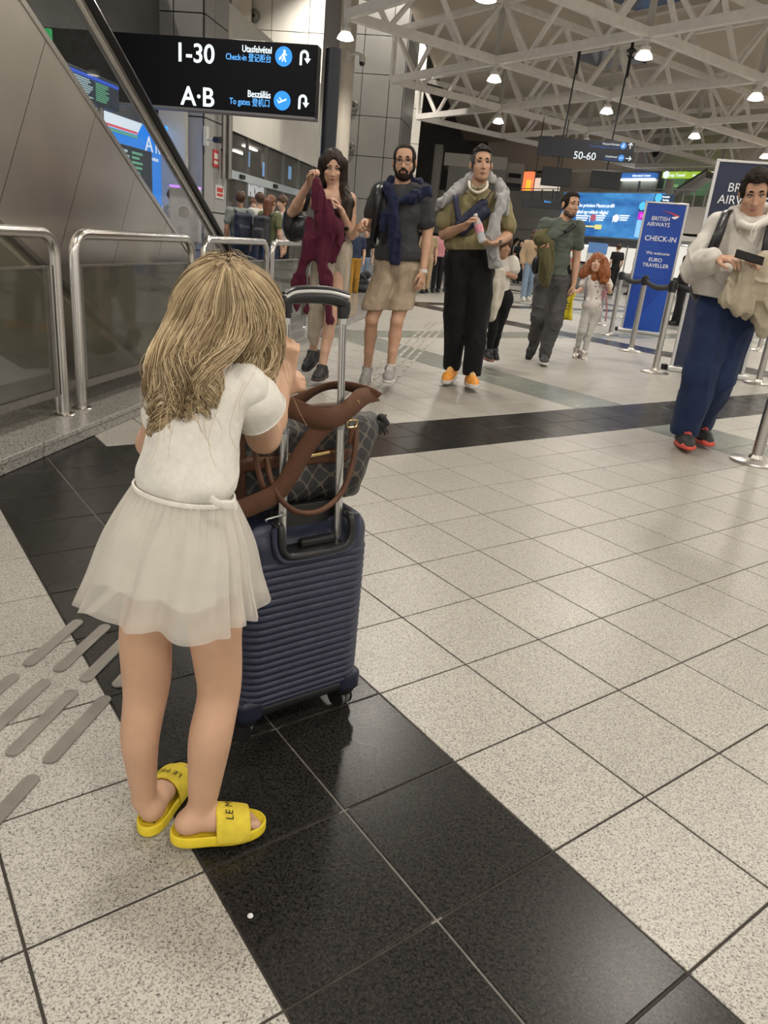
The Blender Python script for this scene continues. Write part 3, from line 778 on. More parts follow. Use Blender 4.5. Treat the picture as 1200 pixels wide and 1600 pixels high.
# ------------------------------------------------------------------ big overhead sign on its post
ST_ = 8.6
sg = thing('direction_sign', 'long black overhead sign reading 1-30 and A·B with round blue pictograms', 'sign', on_t(505, 360, ST_)*A(1, 1, 0))
a = on_t(497, 70, ST_); b = on_t(493, 183.5, ST_)
sR = a@E2; sL = -5.5; zt, zb = a[2], b[2]
blackface = mat('sign_black', (0.004, 0.004, 0.006), 0.35, var=0, spec=0.12)
MB().box(st((sL+sR)/2, ST_+0.08, (zt+zb)/2), ((sR-sL)/2, 0.08, (zt-zb)/2), (E2, E1, UPZ)).build('sign_box', blackface, sg, bevel=0.006)
MB().box(st((sL+sR)/2, ST_+0.08, zb-0.012), ((sR-sL)/2, 0.085, 0.012), (E2, E1, UPZ)).build('bottom_rail', mat('sign_grey', (0.16, 0.16, 0.17), 0.4, 0.5, var=0), sg)
pp = on_t(511, 200, ST_)@E2
MB().lathe(st(pp, ST_+0.1, 0), [(0.085, 0), (0.085, zt-0.01), (0.07, zt)], 24).build('post', mat('post_charcoal', (0.022, 0.024, 0.03), 0.4, 0.3, var=0.05), sg, True)
MB().lathe(st(pp, ST_+0.1, 0), [(0.2, 0), (0.2, 0.012), (0.1, 0.02)], 24).build('base_plate', steel_dark, sg, True)
let = emis('sign_white', (0.80, 0.95, 1.0), 1.25); letb = emis('sign_lightblue', (0.10, 0.42, 1.0), 1.2); disc = emis('sign_disc', (0.02, 0.28, 0.95), 1.05)
F_ = ST_-0.004
def put(body, x, y, hpx, m, tcoord=ST_, parent=sg, wt=0.0, align='LEFT', sx=1.0, name='lettering'):
    """lettering whose baseline starts at that view point of the plane; hpx is the cap height there"""
    p = on_t(x, y, tcoord); q = on_t(x, y-hpx, tcoord); h = (q-p)[2]/0.72
    o = text_mesh(body, h, m, parent, p-E1*0.004, E2, UPZ, name, align, 0.003, wt*h, sx); return o
put('1-30', 273, 95, 30, let, wt=0.012); put('A·B', 283, 163, 30, let, wt=0.012)
put('Utasfelvétel', 425, 84, 11, let, wt=0.006, align='RIGHT', sx=0.78); put('Check-in 登记柜台', 424, 97.5, 10, letb, wt=0.0, align='RIGHT', sx=0.78)
put('Beszállás', 423, 154, 11, let, wt=0.006, align='RIGHT', sx=0.8); put('To gates 登机口', 422, 167, 10, letb, wt=0.0, align='RIGHT', sx=0.8)
def disk(c, r, m, parent, ax, name='disc', n=28, dp=0.006):
    return MB().lathe(c, [(r, 0), (r, dp)], n, (ax[0], ax[1], ax[2])).build(name, m, parent)
AX = (E2, UPZ, -E1)
px = (on_t(460, 88, ST_)-on_t(440, 88, ST_))@E2/20       # metres per view pixel on the sign
def mark(prims, c, sc, m, name, parent=sg, ex=E2, ey=UPZ, ez=-E1, z=0.008):
    """small flat pictogram from bars: (x0,y0,x1,y1,width)"""
    mb = MB()
    for q in prims:
        if len(q) == 5:
            p0 = c+ex*q[0]*sc+ey*q[1]*sc+ez*z; p1 = c+ex*q[2]*sc+ey*q[3]*sc+ez*z
            d = p1-p0; L_ = np.linalg.norm(d); d = d/L_; sd = np.cross(ez, d)
            mb.box((p0+p1)/2, (L_/2+q[4]*sc*0.3, q[4]*sc/2, 0.003), (d, sd, ez))
        elif len(q) == 3: mb.lathe(c+ex*q[0]*sc+ey*q[1]*sc+ez*(z-0.002), [(q[2]*sc, 0), (q[2]*sc, 0.005)], 14, (ex, ey, ez))
        else: mb.prism([c+ex*q[i]*sc+ey*q[i+1]*sc+ez*z for i in range(0, len(q), 2)], ez*0.004)
    return mb.build(name, m, parent)
WALKER = [(1, 6.2, 1.5), (1, 4, 0.2, 0.2, 2.6), (0.5, 0.2, -1.4, -5.5, 1.5), (0.6, 0.2, 3.0, -5.5, 1.5), (1.4, 4, 4.2, 1.6, 1.1), (0.6, 4, -2.4, 0.6, 1.1), (-6.2, -4.6, -3.0, -3.4, -2.2, 0.2, -5.4, -1.0)]
PLANE = [(-4.5, -2.6, 5.5, 1.6, 1.7), (-4.6, -2.0, -6.2, 0.4, 1.0), (-0.4, -0.6, -3.4, 3.2, 1.2)]
UTURN = [(-3.6, -7, -3.6, 2, 2.5)] + [(-3.6+3.8*(1-math.cos(a)), 2+3.8*math.sin(a), -3.6+3.8*(1-math.cos(a+0.4)), 2+3.8*math.sin(a+0.4), 2.5) for a in np.arange(0, 3.0, 0.38)] + [(4.0, 2, 4.0, -1, 2.5), (0.2, -1.0, 7.8, -1.0, 4.0, -6.0)]
for cx_, cy_, pic in ((443.5, 88.5, WALKER), (441, 157.5, PLANE)):
    c = on_t(cx_, cy_, ST_)-E1*0.002
    disk(c, 13.3*px, disc, sg, AX); mark(pic, c, px*1.15, let, 'pictogram')
for cx_, cy_ in ((475.5, 90), (473, 159)): mark(UTURN, on_t(cx_, cy_, ST_), px*1.35, let, 'return_arrow')

# ------------------------------------------------------------------ hanging sign 50-60 and two dark monitors on rods
HT = 18.5
hs = thing('hanging_sign', 'dark grey hanging sign reading 50-60, on two thin rods', 'sign', on_t(915, 230, HT))
a = on_t(843, 212, HT); b = on_t(989.5, 254.5, HT); zt, zb = a[2], b[2]; s0, s1 = a@E2, on_t(990, 238, HT)@E2
MB().box(st((s0+s1)/2, HT+0.06, (zt+zb)/2), ((s1-s0)/2, 0.06, (zt-zb)/2), (E2, E1, UPZ)).build('sign_box', mat('hang_black', (0.02, 0.022, 0.028), 0.3, var=0), hs, bevel=0.008)
let2 = emis('sign_white_soft', (0.75, 0.82, 0.88), 0.75); letb2 = emis('sign_blue_soft', (0.04, 0.12, 0.42), 0.6)
put('50-60', 895, 247.5, 12, let2, HT, hs, 0.006)
put('Menyek-Felvétel', 968, 228, 3.6, let2, HT, hs, 0.0, 'RIGHT', 0.9); put('Transfer Baggage to Transfer', 968, 233, 3.2, letb2, HT, hs, 0.0, 'RIGHT', 1.0)
put('Utasfelvétel', 964, 247, 3.4, let2, HT, hs, 0.0, 'RIGHT', 0.9); put('Check-in desk', 964, 251.5, 3.0, letb2, HT, hs, 0.0, 'RIGHT', 0.9)
px2 = (on_t(960, 230, HT)-on_t(940, 230, HT))@E2/20
for cx_, cy_ in ((974, 228), (970.5, 247)):
    c = on_t(cx_, cy_, HT)-E1*0.002; disk(c, 4.8*px2, emis('disc_soft', (0.05, 0.25, 0.70), 0.8), hs, AX); mark(WALKER if cy_ < 240 else PLANE, c, px2*0.42, let2, 'pictogram', hs)
mark([(0, -4, 0, 3, 1.3), (0, 4, -3, 1, 1.3), (0, 4, 3, 1, 1.3)], on_t(985, 228, HT), px2, let2, 'arrow', hs)
mark([(-4, 0, 3, 0, 1.3), (4, 0, 1, 3, 1.3), (4, 0, 1, -3, 1.3)], on_t(982, 248, HT), px2, let2, 'arrow', hs)
for xb, yb, xt_, yt_ in ((880, 214, 907, 40), (957, 219, 985, 60)):
    p = on_t(xb, yb, HT); MB().tube([p+E1*0.06, A(p[0]+0.06, p[1], 5.45)], 0.018, 8).build('rod', black_plastic, hs, True)
    MB().tube([A(p[0]+0.06, p[1], 4.85), A(p[0]+0.06, p[1], 5.5)], 0.035, 8).build('rod_sleeve', black_plastic, hs, True)
    MB().lathe(A(p[0]+0.06, p[1], 5.30), [(0.05, 0), (0.12, 0.05), (0.05, 0.10)], 10).build('cable_coil', black_plastic, hs, True)
for k, (x0, y0, x1, y1, lb) in enumerate(((846, 261, 892.5, 291, 'left dark switched-off monitor hanging under the 50-60 sign'), (922.5, 266, 970, 296, 'right dark switched-off monitor hanging under the 50-60 sign'))):
    a = on_t(x0, (y0+y1)/2, HT); b = on_t(x1, (y0+y1)/2, HT); c = (a+b)/2; top = on_t((x0+x1)/2, y0, HT)[2]; bot = on_t((x0+x1)/2, y1, HT)[2]
    tv = thing('hanging_monitor', lb, 'monitor', A(c[0], c[1], bot), 'monitors under the hanging sign')
    MB().box(A(c[0], c[1], (top+bot)/2)+E1*0.05, (np.linalg.norm(b-a)/2, 0.05, (top-bot)/2), (E2, E1, UPZ)).build('casing', black_plastic, tv, bevel=0.01)
    MB().box(A(c[0], c[1], (top+bot)/2)-E1*0.003, (np.linalg.norm(b-a)/2-0.03, 0.003, (top-bot)/2-0.03), (E2, E1, UPZ)).build('screen', black_gloss, tv)
    MB().tube([A(c[0], c[1], top-0.01)+E1*0.05, A(c[0], c[1], zb-0.002)+E1*0.05], 0.018, 8).build('hanger', black_plastic, tv, True)
# one more dark board farther back
t_ = 27.0
db = thing('hanging_board', 'plain dark hanging board behind the green-shirted head', 'sign', on_t(850, 320, t_))
a = on_t(817, 311, t_); b = on_t(880, 327, t_)
MB().box((a+b)/2, ((b-a)@E2/2, 0.08, abs(b[2]-a[2])/2+0.03), (E2, E1, UPZ)).build('sign_box', mat('board_grey', (0.03, 0.032, 0.038), 0.35, var=0), db, bevel=0.01)
put('Bejárat', 850, 316, 3, letb, t_-0.09, db)
for x in (830, 868): p = on_t(x, 318, t_); MB().tube([p, A(p[0], p[1], 5.3)], 0.015, 6).build('rod', black_plastic, db, True)

# ------------------------------------------------------------------ belt stanchions
belt_m = mat('belt_black', (0.012, 0.012, 0.014), 0.7, var=0.2, vscale=80)
post_m = mat('stanchion_steel', (0.50, 0.48, 0.45), 0.30, 1.0, var=0.05, vscale=10)
STN = []
def stanchion(x, y, label, h=0.98, first=None):
    p = gnd(x, y)
    if STN and first is None:
        c = copy_tree(STN[0][0], Matrix.Translation(Vector(p)-STN[0][0].location)); c['label'] = label; STN.append((c, p)); return p
    t = thing('stanchion', label, 'stanchion', p, 'queue stanchions')
    MB().lathe(p, [(0.155, 0), (0.155, 0.008), (0.14, 0.018), (0.05, 0.028), (0.038, 0.05)], 32).build('base', post_m, t, True)
    MB().lathe(p, [(0.034, 0.02), (0.034, 0.86)], 24).build('post', post_m, t, True)
    MB().lathe(p, [(0.034, 0.86), (0.040, 0.865), (0.040, 0.965), (0.036, 0.98), (0.01, 0.985)], 24).build('belt_head', black_plastic, t, True)
    for q in range(4):
        a = q*math.pi/2+0.6; MB().box(p+A(math.cos(a)*0.043, math.sin(a)*0.043, 0.925), (0.006, 0.018, 0.03), (A(math.cos(a), math.sin(a), 0), A(-math.sin(a), math.cos(a), 0), UPZ)).build('belt_clip', black_plastic, t, bevel=0.003)
    STN.append((t, p)); return p
pA = stanchion(1180, 722, 'nearest steel stanchion, cut by the right edge of the picture')
pB = stanchion(1022, 582, 'steel stanchion just left of the navy trousers, in front of the blue banner')
pC = stanchion(985, 549, 'steel stanchion standing before the left half of the blue banner')
pD = stanchion(953, 524, 'steel stanchion right beside the red-haired girl')
pE = stanchion(1066, 498, 'distant steel stanchion between the blue banner and the white hoodie')
pF = stanchion(1184, 600, 'steel stanchion behind the jacket at the right edge')
pG = stanchion(978, 497, 'distant steel stanchion behind the left edge of the blue banner')
pH = stanchion(935, 508, 'thin distant stanchion half hidden by the red-haired girl')
pI = stanchion(1185, 548, 'distant stanchion at the right edge behind the hanging jacket')
def belt(p, q, label):
    p = np.array(p); q = np.array(q); n = 10; d = nrm((q-p)*A(1, 1, 0)); p = p+d*0.052; q = q-d*0.052
    P = []
    L_ = np.linalg.norm(q-p)
    for i in range(n+1):
        s_ = i/n; c = p+(q-p)*s_; sag = 0.05*4*s_*(1-s_)
        P.append([c+UPZ*(0.955-sag), c+UPZ*(0.895-sag*1.1)])
    o = MB().grid(P).build('queue_belt', belt_m, None, True, solid=0.003)
    tag(o, label, 'belt', 'queue belts')
belt(pB, pC, 'black queue belt crossing the lower blue banner')
belt(pD, pC, 'black queue belt from the post beside the red-haired girl to the banner')
belt(pB, pF, 'black queue belt running behind the white hoodie')
belt(pD, pG, 'black queue belt going away from the red-haired girl')
belt(pE, pG, 'distant black queue belt behind the blue banner')
belt(pI, pF, 'distant black queue belt right of the blue banner')

# ------------------------------------------------------------------ airline banners in aluminium stands
alu = mat('aluminium', (0.58, 0.58, 0.57), 0.35, 0.9, var=0.03)
ban_blue = mat('banner_blue', (0.012, 0.055, 0.33), 0.35, var=0.12, vscale=2.0)
ban_blue2 = mat('banner_blue_light', (0.03, 0.10, 0.42), 0.35, var=0.1, vscale=2)
ban_dark = mat('banner_dark', (0.018, 0.025, 0.06), 0.35, var=0.15, vscale=2)
ink = mat('banner_white', (0.80, 0.82, 0.86), 0.5, var=0)
red = mat('banner_red', (0.55, 0.05, 0.06), 0.45, var=0)
def banner(name, label, base, ang, wid, hgt, face, full=True):
    ex = A(math.cos(ang), math.sin(ang), 0); ez = A(math.sin(ang), -math.cos(ang), 0)      # ez faces the viewer
    b = thing(name, label, 'banner', base, 'airline banner stands')
    base = np.array(base)
    MB().box(base+UPZ*0.03, (wid/2+0.06, 0.13, 0.03), (ex, -ez, UPZ)).build('stand_foot', alu, b, bevel=0.012)
    MB().lathe(base-ex*(wid/2+0.09)+UPZ*0.03, [(0.035, -0.03), (0.035, 0.03)], 14).build('castor', black_plastic, b, True)
    MB().box(base+UPZ*(0.06+hgt/2), (wid/2, 0.012, hgt/2), (ex, -ez, UPZ)).build('panel', face, b)
    for k in (-1, 1): MB().box(base+ex*k*(wid/2+0.012)+UPZ*(0.06+hgt/2), (0.018, 0.022, hgt/2+0.015), (ex, -ez, UPZ)).build('side_rail', alu, b, bevel=0.006)
    MB().box(base+UPZ*(0.06+hgt+0.008), (wid/2+0.03, 0.022, 0.014), (ex, -ez, UPZ)).build('top_rail', alu, b, bevel=0.006)
    o = base+ez*0.014+UPZ*0.06
    def tx(s, x, y, h, wt=0.0, al='CENTER', sx=1.0): text_mesh(s, h/0.72, ink, b, o+ex*x*wid+UPZ*y*hgt+ez*0.006, ex, UPZ, 'lettering', al, 0.002, min(wt, 0.008)*h, sx)
    def pol(pts, m, nm, z=0.001): MB().prism([o+ex*x*wid+UPZ*y*hgt+ez*z for x, y in pts], ez*0.002).build(nm, m, b)
    return b, tx, pol
base = gnd(1000, 521)
B1, tx, pol = banner('banner_stand', 'tall blue airline check-in banner stand behind the two stanchions', base, math.radians(-24), 0.62, 2.02, ban_blue)
pol([(-0.5, 0.0), (0.5, 0.0), (0.5, 0.42), (-0.3, 0.02)], mat('banner_facet_low', (0.016, 0.075, 0.40), 0.35, var=0.05), 'printed_facet', 0.0)  # lower facet of the print, in a lighter blue
pol([(-0.5, 0.98), (-0.18, 0.80), (0.22, 0.52), (0.3, 0.42), (-0.5, 0.42)], mat('banner_facet', (0.018, 0.07, 0.37), 0.35, var=0.05), 'printed_facet', 0.0)
tx('BRITISH', -0.08, 0.870, 0.066, 0.0, 'CENTER', 0.92); tx('AIRWAYS', -0.11, 0.826, 0.066, 0.0, 'CENTER', 0.92)
pol([(-0.12, 0.948), (0.10, 0.940), (0.36, 0.918), (0.38, 0.905), (0.30, 0.908), (0.12, 0.932)], red, 'ribbon_red', 0.002)
pol([(0.18, 0.902), (0.34, 0.914), (0.36, 0.904), (0.28, 0.888), (0.21, 0.893)], ink, 'ribbon_white', 0.002)
tx('CHECK-IN', 0.02, 0.715, 0.080, 0.02, 'CENTER', 0.98)
tx('We welcome', 0.03, 0.610, 0.050, 0.0); tx('EURO', 0.0, 0.556, 0.060, 0.03); tx('TRAVELLER', 0.03, 0.512, 0.060, 0.03)
base2 = gnd(1140, 592)
B2, tx, pol = banner('banner_stand', 'dark airline banner stand hidden behind the white hoodie', gnd(1102, 585), math.radians(-14), 0.74, 2.14, ban_dark)
tx('BRITISH', -0.04, 0.868, 0.088, 0.0, 'CENTER', 0.95); tx('AIRWAYS', -0.07, 0.812, 0.088, 0.0, 'CENTER', 0.95)
pol([(-0.12, 0.955), (0.10, 0.947), (0.36, 0.925), (0.38, 0.912), (0.30, 0.915), (0.12, 0.939)], red, 'ribbon_red', 0.002)

# ------------------------------------------------------------------ wide blue advertising screen and the shops above it
wide = thing('wide_screen', 'wide glowing blue bank advert screen under the mezzanine', 'screen', on_v(930, 372))
sm = bpy.data.materials.new('wide_screen_picture'); sm.use_nodes = True
nt = sm.node_tree; N = nt.nodes; L = nt.links; b_ = N['Principled BSDF']
tc = N.new('ShaderNodeTexCoord'); n_ = N.new('ShaderNodeTexNoise'); n_.inputs['Scale'].default_value = 0.9; n_.inputs['Detail'].default_value = 4
mp = N.new('ShaderNodeMapping'); mp.inputs['Scale'].default_value = (1, 1, 2.5); L.new(tc.outputs['Object'], mp.inputs[0]); L.new(mp.outputs[0], n_.inputs['Vector'])
rp = N.new('ShaderNodeValToRGB'); rp.color_ramp.elements[0].position = 0.35; rp.color_ramp.elements[1].position = 0.75
rp.color_ramp.elements[0].color = (0.008, 0.075, 0.31, 1); rp.color_ramp.elements[1].color = (0.09, 0.40, 0.80, 1)
L.new(n_.outputs['Fac'], rp.inputs[0]); L.new(rp.outputs[0], b_.inputs['Emission Color']); b_.inputs['Emission Strength'].default_value = 0.66; b_.inputs['Base Color'].default_value = (0.02, 0.05, 0.15, 1)
vbox(876, 301, 1031, 372, -0.1, 0.12, 'panel', sm, wide)
vbox(876, 299, 1032, 301.5, -0.12, 0.16, 'frame', steel_dark, wide); vbox(876, 371, 1032, 373.5, -0.12, 0.16, 'frame', steel_dark, wide)
def vput(body, x, y, hpx, m, parent, wt=0.0, back=-0.12, align='LEFT', sx=1.0, shear=0):
    p = on_v(x, y, back); q = on_v(x, y-hpx, back); h = (q-p)[2]/0.72
    return text_mesh(body, h, m, parent, p, UD, UPZ, 'lettering', align, 0.01, wt*h, sx)
wl = emis('advert_white', (0.85, 0.93, 1.0), 1.0)
vput('n be prémium Mastercard®', 901, 323, 5.8, wl, wide, 0.0, sx=0.86); vput('ójával egy exkluzív világba!', 900, 333, 5.8, wl, wide, 0.0, sx=0.78)
for i, x in enumerate((900, 931, 968)):
    for j in range(3):
        vbox(x, 336+j*3.4, x+(15 if i != 0 else 20)-j*2, 338+j*3.4, -0.13, 0.03, 'small_print', wl, wide)
vput('|', 920, 344, 8, wl, wide); vput('|', 956, 345, 8, wl, wide)
c = on_v(927, 340, -0.12); disk(c, 0.13, emis('advert_red', (0.5, 0.12, 0.18), 0.8), wide, (UD, UPZ, -VD)); c = on_v(962.5, 341, -0.12); disk(c, 0.14, wl, wide, (UD, UPZ, -VD))
vbox(900, 352, 928, 354.5, -0.13, 0.03, 'underline', emis('advert_yellow', (0.8, 0.75, 0.25), 0.9), wide); vbox(929, 351, 939, 358, -0.14, 0.03, 'card_picture', emis('advert_yellow', (0.8, 0.75, 0.25), 0.9), wide)
side = thing('video_column', 'narrow coloured video column right of the wide advert screen', 'screen', on_v(1020, 372, -1.0))
vbox(999, 316, 1014, 330, -1.0, 0.15, 'upper_sign', emis('vc_dark', (0.02, 0.05, 0.12), 0.5), side); disk(on_v(1004, 322, -1.03), 0.14, emis('vc_cyan', (0.08, 0.5, 0.95), 1.0), side, (UD, UPZ, -VD))
vbox(997, 331, 1014, 343, -1.0, 0.15, 'magenta_panel', emis('vc_magenta', (0.55, 0.02, 0.62), 0.9), side); vbox(993, 344, 1012, 371, -1.0, 0.15, 'sky_panel', emis('vc_sky', (0.25, 0.55, 0.95), 0.95), side)
vput('102', 999, 340, 6, emis('vc_pink', (0.9, 0.2, 0.7), 1.0), side, back=-1.05)
s2 = thing('small_sign', 'small blue pictogram sign above the blue airline banner', 'sign', on_v(1040, 315, -1.2))
vbox(1022, 304, 1050, 316, -1.2, 0.12, 'sign_box', emis('vc_dark', (0.02, 0.05, 0.12), 0.5), s2); disk(on_v(1029, 309, -1.24), 0.14, emis('vc_cyan', (0.08, 0.5, 0.95), 1.0), s2, (UD, UPZ, -VD)); vput('Parkolás', 1035, 309, 3, wl, s2, back=-1.24); vput('Parking', 1035, 314, 3, wl, s2, back=-1.24)
shop = thing('bank_shop', 'green and white bank shop front up on the mezzanine', 'shop', on_v(1090, 300, 5.5))
vbox(1035, 268, 1072, 278, 5.2, 0.3, 'fascia', emis('otp_green', (0.42, 0.62, 0.06), 0.8), shop); vbox(1078, 268, 1108, 278, 5.2, 0.3, 'fascia', emis('otp_green', (0.42, 0.62, 0.06), 0.8), shop)
vput('otp Travel', 1046, 276, 5, wl, shop, back=5.15); vput('Utazási Iroda', 1082, 276, 4, wl, shop, back=5.15, sx=0.8); disk(on_v(1041, 273, 5.15), 0.15, wl, shop, (UD, UPZ, -VD))
vbox(1036, 279, 1066, 305, 5.3, 0.1, 'pane', emis('otp_glass', (0.10, 0.20, 0.10), 0.6), shop); vbox(1078, 279, 1106, 305, 5.3, 0.1, 'pane', emis('otp_glass', (0.10, 0.20, 0.10), 0.6), shop)
vbox(1110, 268, 1138, 280, 5.2, 0.3, 'lit_fascia', emis('white_fascia', (0.95, 0.93, 0.88), 1.1), shop); vbox(1148, 266, 1180, 278, 5.2, 0.3, 'lit_fascia', emis('white_fascia', (0.95, 0.93, 0.88), 1.1), shop)
vput('otp', 1050, 292, 6, emis('otp_text', (0.3, 0.5, 0.2), 0.8), shop, back=5.2)
shop2 = thing('information_shop', 'blue-topped glazed shop front up on the mezzanine', 'shop', on_v(1000, 300, 5.5))
vbox(965, 270, 1022, 278, 5.2, 0.3, 'fascia', emis('blue_fascia', (0.05, 0.16, 0.48), 0.8), shop2); vput('Információ Center', 988, 276, 3.5, wl, shop2, back=5.15)
for x in (970, 1000): vbox(x, 280, x+26, 302, 5.3, 0.1, 'pane', mat('shop_pane', (0.20, 0.22, 0.21), 0.15, var=0.1), shop2)
vbox(968, 279, 1022, 282, 5.1, 0.1, 'strip_light', emis('counter_light', (1, 0.96, 0.88), 6.0), shop2)
shop3 = thing('kiosk', 'orange-lit kiosk at the left end of the mezzanine', 'shop', on_v(825, 300, 3))
vbox(816, 268, 828, 312, 3, 0.3, 'orange_pillar', emis('orange_glow', (0.95, 0.22, 0.08), 1.1), shop3); vbox(828, 278, 868, 311, 3.4, 0.3, 'lit_back', emis('kiosk_light', (0.85, 0.76, 0.62), 0.75), shop3)
vbox(821, 281, 826, 308, 2.9, 0.1, 'yellow_strip', emis('kiosk_yellow', (0.95, 0.55, 0.05), 1.0), shop3)
rl = thing('mezzanine_railing', 'thin metal railing along the mezzanine edge', 'railing', on_v(1100, 326, 0.3))
vbox(800, 295, 1180, 296.2, 0.3, 0.05, 'top_rail', steel_dark, rl)
for x in range(845, 1130, 17): vbox(x, 296, x+1.3, 324 if x > 1030 else 312, 0.3, 0.05, 'upright', steel_dark, rl)
wcol = struct('column_white'); c = on_v(1043, 300, 4.0); MB().lathe(on_v(1043, 303, 4.0), [(0.17, 0), (0.17, 0.55)], 16).build('shaft', panel_light, wcol, True)
ds = thing('mezzanine_escalator', 'dark escalator slanting up behind the mezzanine railing', 'escalator', on_v(1075, 310, 2.5))
a, b = on_v(1050, 306, 2.5), on_v(1104, 268, 2.5)
MB().prism([a-UPZ*0.1, a+UPZ*0.12, b+UPZ*0.02, b-UPZ*0.20], VD*0.6).build('flight', steel_dark, ds); MB().prism([a+UPZ*0.14, a+UPZ*0.22, b+UPZ*0.12, b+UPZ*0.04], VD*0.03).build('balustrade', black_gloss, ds)
# counters in the bright hall
for i, (x, y, lb) in enumerate(((900, 428, 'check-in counter left of the red hair, far back'), (975, 424, 'check-in counter right of the red hair, far back'))):
    p = gnd(x, y+22); ct = thing('check_in_counter', lb, 'counter', p, 'check-in counters')
    MB().box(p+UPZ*0.5, (1.1, 0.3, 0.5), (UD, VD, UPZ)).build('body', mat('counter_grey', (0.34, 0.34, 0.33), 0.5, var=0.05), ct, bevel=0.02)
    MB().box(p+UPZ*1.02, (1.15, 0.36, 0.025), (UD, VD, UPZ)).build('top', black_plastic, ct, bevel=0.01)
    MB().box(p+UPZ*1.25-UD*0.3, (0.22, 0.03, 0.16), (UD, VD, UPZ)).build('screen', mat('counter_screen', (0.25, 0.25, 0.25), 0.4, var=0.1), ct, bevel=0.01)
p = gnd(925, 470)
nb = thing('notice_board', 'pale notice board with blue header behind the red hair', 'sign', p)
a = at(912, 425, p[1]); b = at(950, 381, p[1])
for k in (0.2, 1.25): MB().tube([A(a[0]+k*0.9, p[1], 0), A(a[0]+k*0.9, p[1], b[2])], 0.02, 8).build('leg', steel_dark, nb, True)
MB().box((a+b)/2, ((b[0]-a[0])/2, 0.03, (b[2]-a[2])/2), None).build('panel', mat('notice_pale', (0.68, 0.68, 0.66), 0.6, var=0.12, vscale=6), nb)
MB().box(A((a[0]+b[0])/2, p[1]-0.04, b[2]-0.14), ((b[0]-a[0])/2, 0.012, 0.14), None).build('header', emis('notice_blue', (0.10, 0.22, 0.45), 0.6), nb)
# ------------------------------------------------------------------ tactile paving: steel bars
def tactile(c, L_, label, grp, wd=0.017):
    q = thing('tactile_bar', label, 'tactile bar', c, grp); c = np.array(c)
    d = E1; n = 10; r = wd; pts = []
    for k in range(n+1): a = -math.pi/2+math.pi*k/n; pts.append(c+d*(L_/2-r)+r*(math.cos(a)*d+math.sin(a)*E2))
    for k in range(n+1): a = math.pi/2+math.pi*k/n; pts.append(c-d*(L_/2-r)+r*(math.cos(a)*d+math.sin(a)*E2))
    MB().prism(pts, UPZ*0.005).build('bar', tact_m, q, bevel=0.0012, seg=1, angle=60)
    return q
tact_m = mat('tactile_steel', (0.42, 0.40, 0.36), 0.42, 1.0, var=0.12, vscale=12, bump=0.9, bscale=900)
LN = (-1.066, -0.982, -0.898, -0.812)
NEARLB = {(0, 3): 'tactile bar nearest the skirt hem, crossing the black edge', (1, 3): 'tactile bar crossing the black edge, second from the left in the upper row', (2, 3): 'tactile bar half hidden behind the left knee', (3, 3): 'tactile bar mostly behind the left calf, on black tile',
          (0, 2): 'tactile bar at the left edge of the picture, the upper cut one', (1, 2): 'tactile bar of the middle row, its near end cut by the picture edge', (2, 2): 'whole tactile bar in the middle of the lower row', (3, 2): 'whole tactile bar touching the black edge left of the calf',
          (2, 1): 'sliver of a tactile bar at the left edge under the middle row', (3, 1): 'lowest tactile bar, cut by the left edge of the picture',
          (0, 4): 'tactile bar whose shiny tip shows under the skirt hem'}
for i, s_ in enumerate(LN):
    for k in range(1, 38):
        t_ = 0.685+0.2875*k+(0.02 if i < 2 else 0)
        if k > 4 and t_ < 5.3: continue
        if k <= 4:
            if (i, k) not in NEARLB: continue
            tactile(st(s_, t_, 0), 0.25, NEARLB[(i, k)], 'tactile bars by the yellow slides', 0.0165)
        else: tactile(st(s_, t_, 0), 0.25, 'thin steel tactile bar of the guidance strip between the walkers', 'tactile bars of the far guidance strip', 0.0165)
# litter
o = MB().lathe(gnd(391, 1432), [(0.004, 0), (0.0055, 0.0015), (0.004, 0.004), (0.001, 0.005)], 7).build('paper_crumb', mat('crumb_white', (0.75, 0.75, 0.78), 0.6, var=0.1), None); tag(o, 'tiny white paper crumb on the black tiles', 'litter')

# ------------------------------------------------------------------ people
skin_l = mat('skin_light', (0.56, 0.345, 0.245), 0.5, var=0.06, vscale=25, sss=0.08)
skin_t = mat('skin_tan', (0.40, 0.225, 0.145), 0.5, var=0.07, vscale=25, sss=0.06)
skin_m = mat('skin_medium', (0.48, 0.28, 0.185), 0.5, var=0.07, vscale=25, sss=0.06)
eye_w = mat('eye_white', (0.62, 0.58, 0.54), 0.25, var=0); eye_d = mat('eye_dark', (0.02, 0.012, 0.008), 0.2, var=0)
def lipm(n, c): return mat('lips_'+n, c, 0.45, var=0.05)
def cloth_mat(n, c, var=0.10, vs=18, rough=0.85, bump=0.35, bs=420): return mat(n, c, rough, var=var, vscale=vs, bump=bump, bscale=bs, spec=0.25, sheen=0.05)

def rot(yaw=0, pitch=0, roll=0, base=0.0):
    """head axes as rows (side, front, up); front is -y turned by yaw; pitch > 0 looks down"""
    cy, sy = math.cos(yaw), math.sin(yaw)
    ex = A(cy, sy, 0); ey = A(sy, -cy, 0); ez = UPZ.copy()
    ey2 = ey*math.cos(pitch)-ez*math.sin(pitch); ez2 = ez*math.cos(pitch)+ey*math.sin(pitch)
    ex2 = ex*math.cos(roll)+ez2*math.sin(roll); ez3 = ez2*math.cos(roll)-ex*math.sin(roll)
    return np.array([ex2, ey2, ez3])

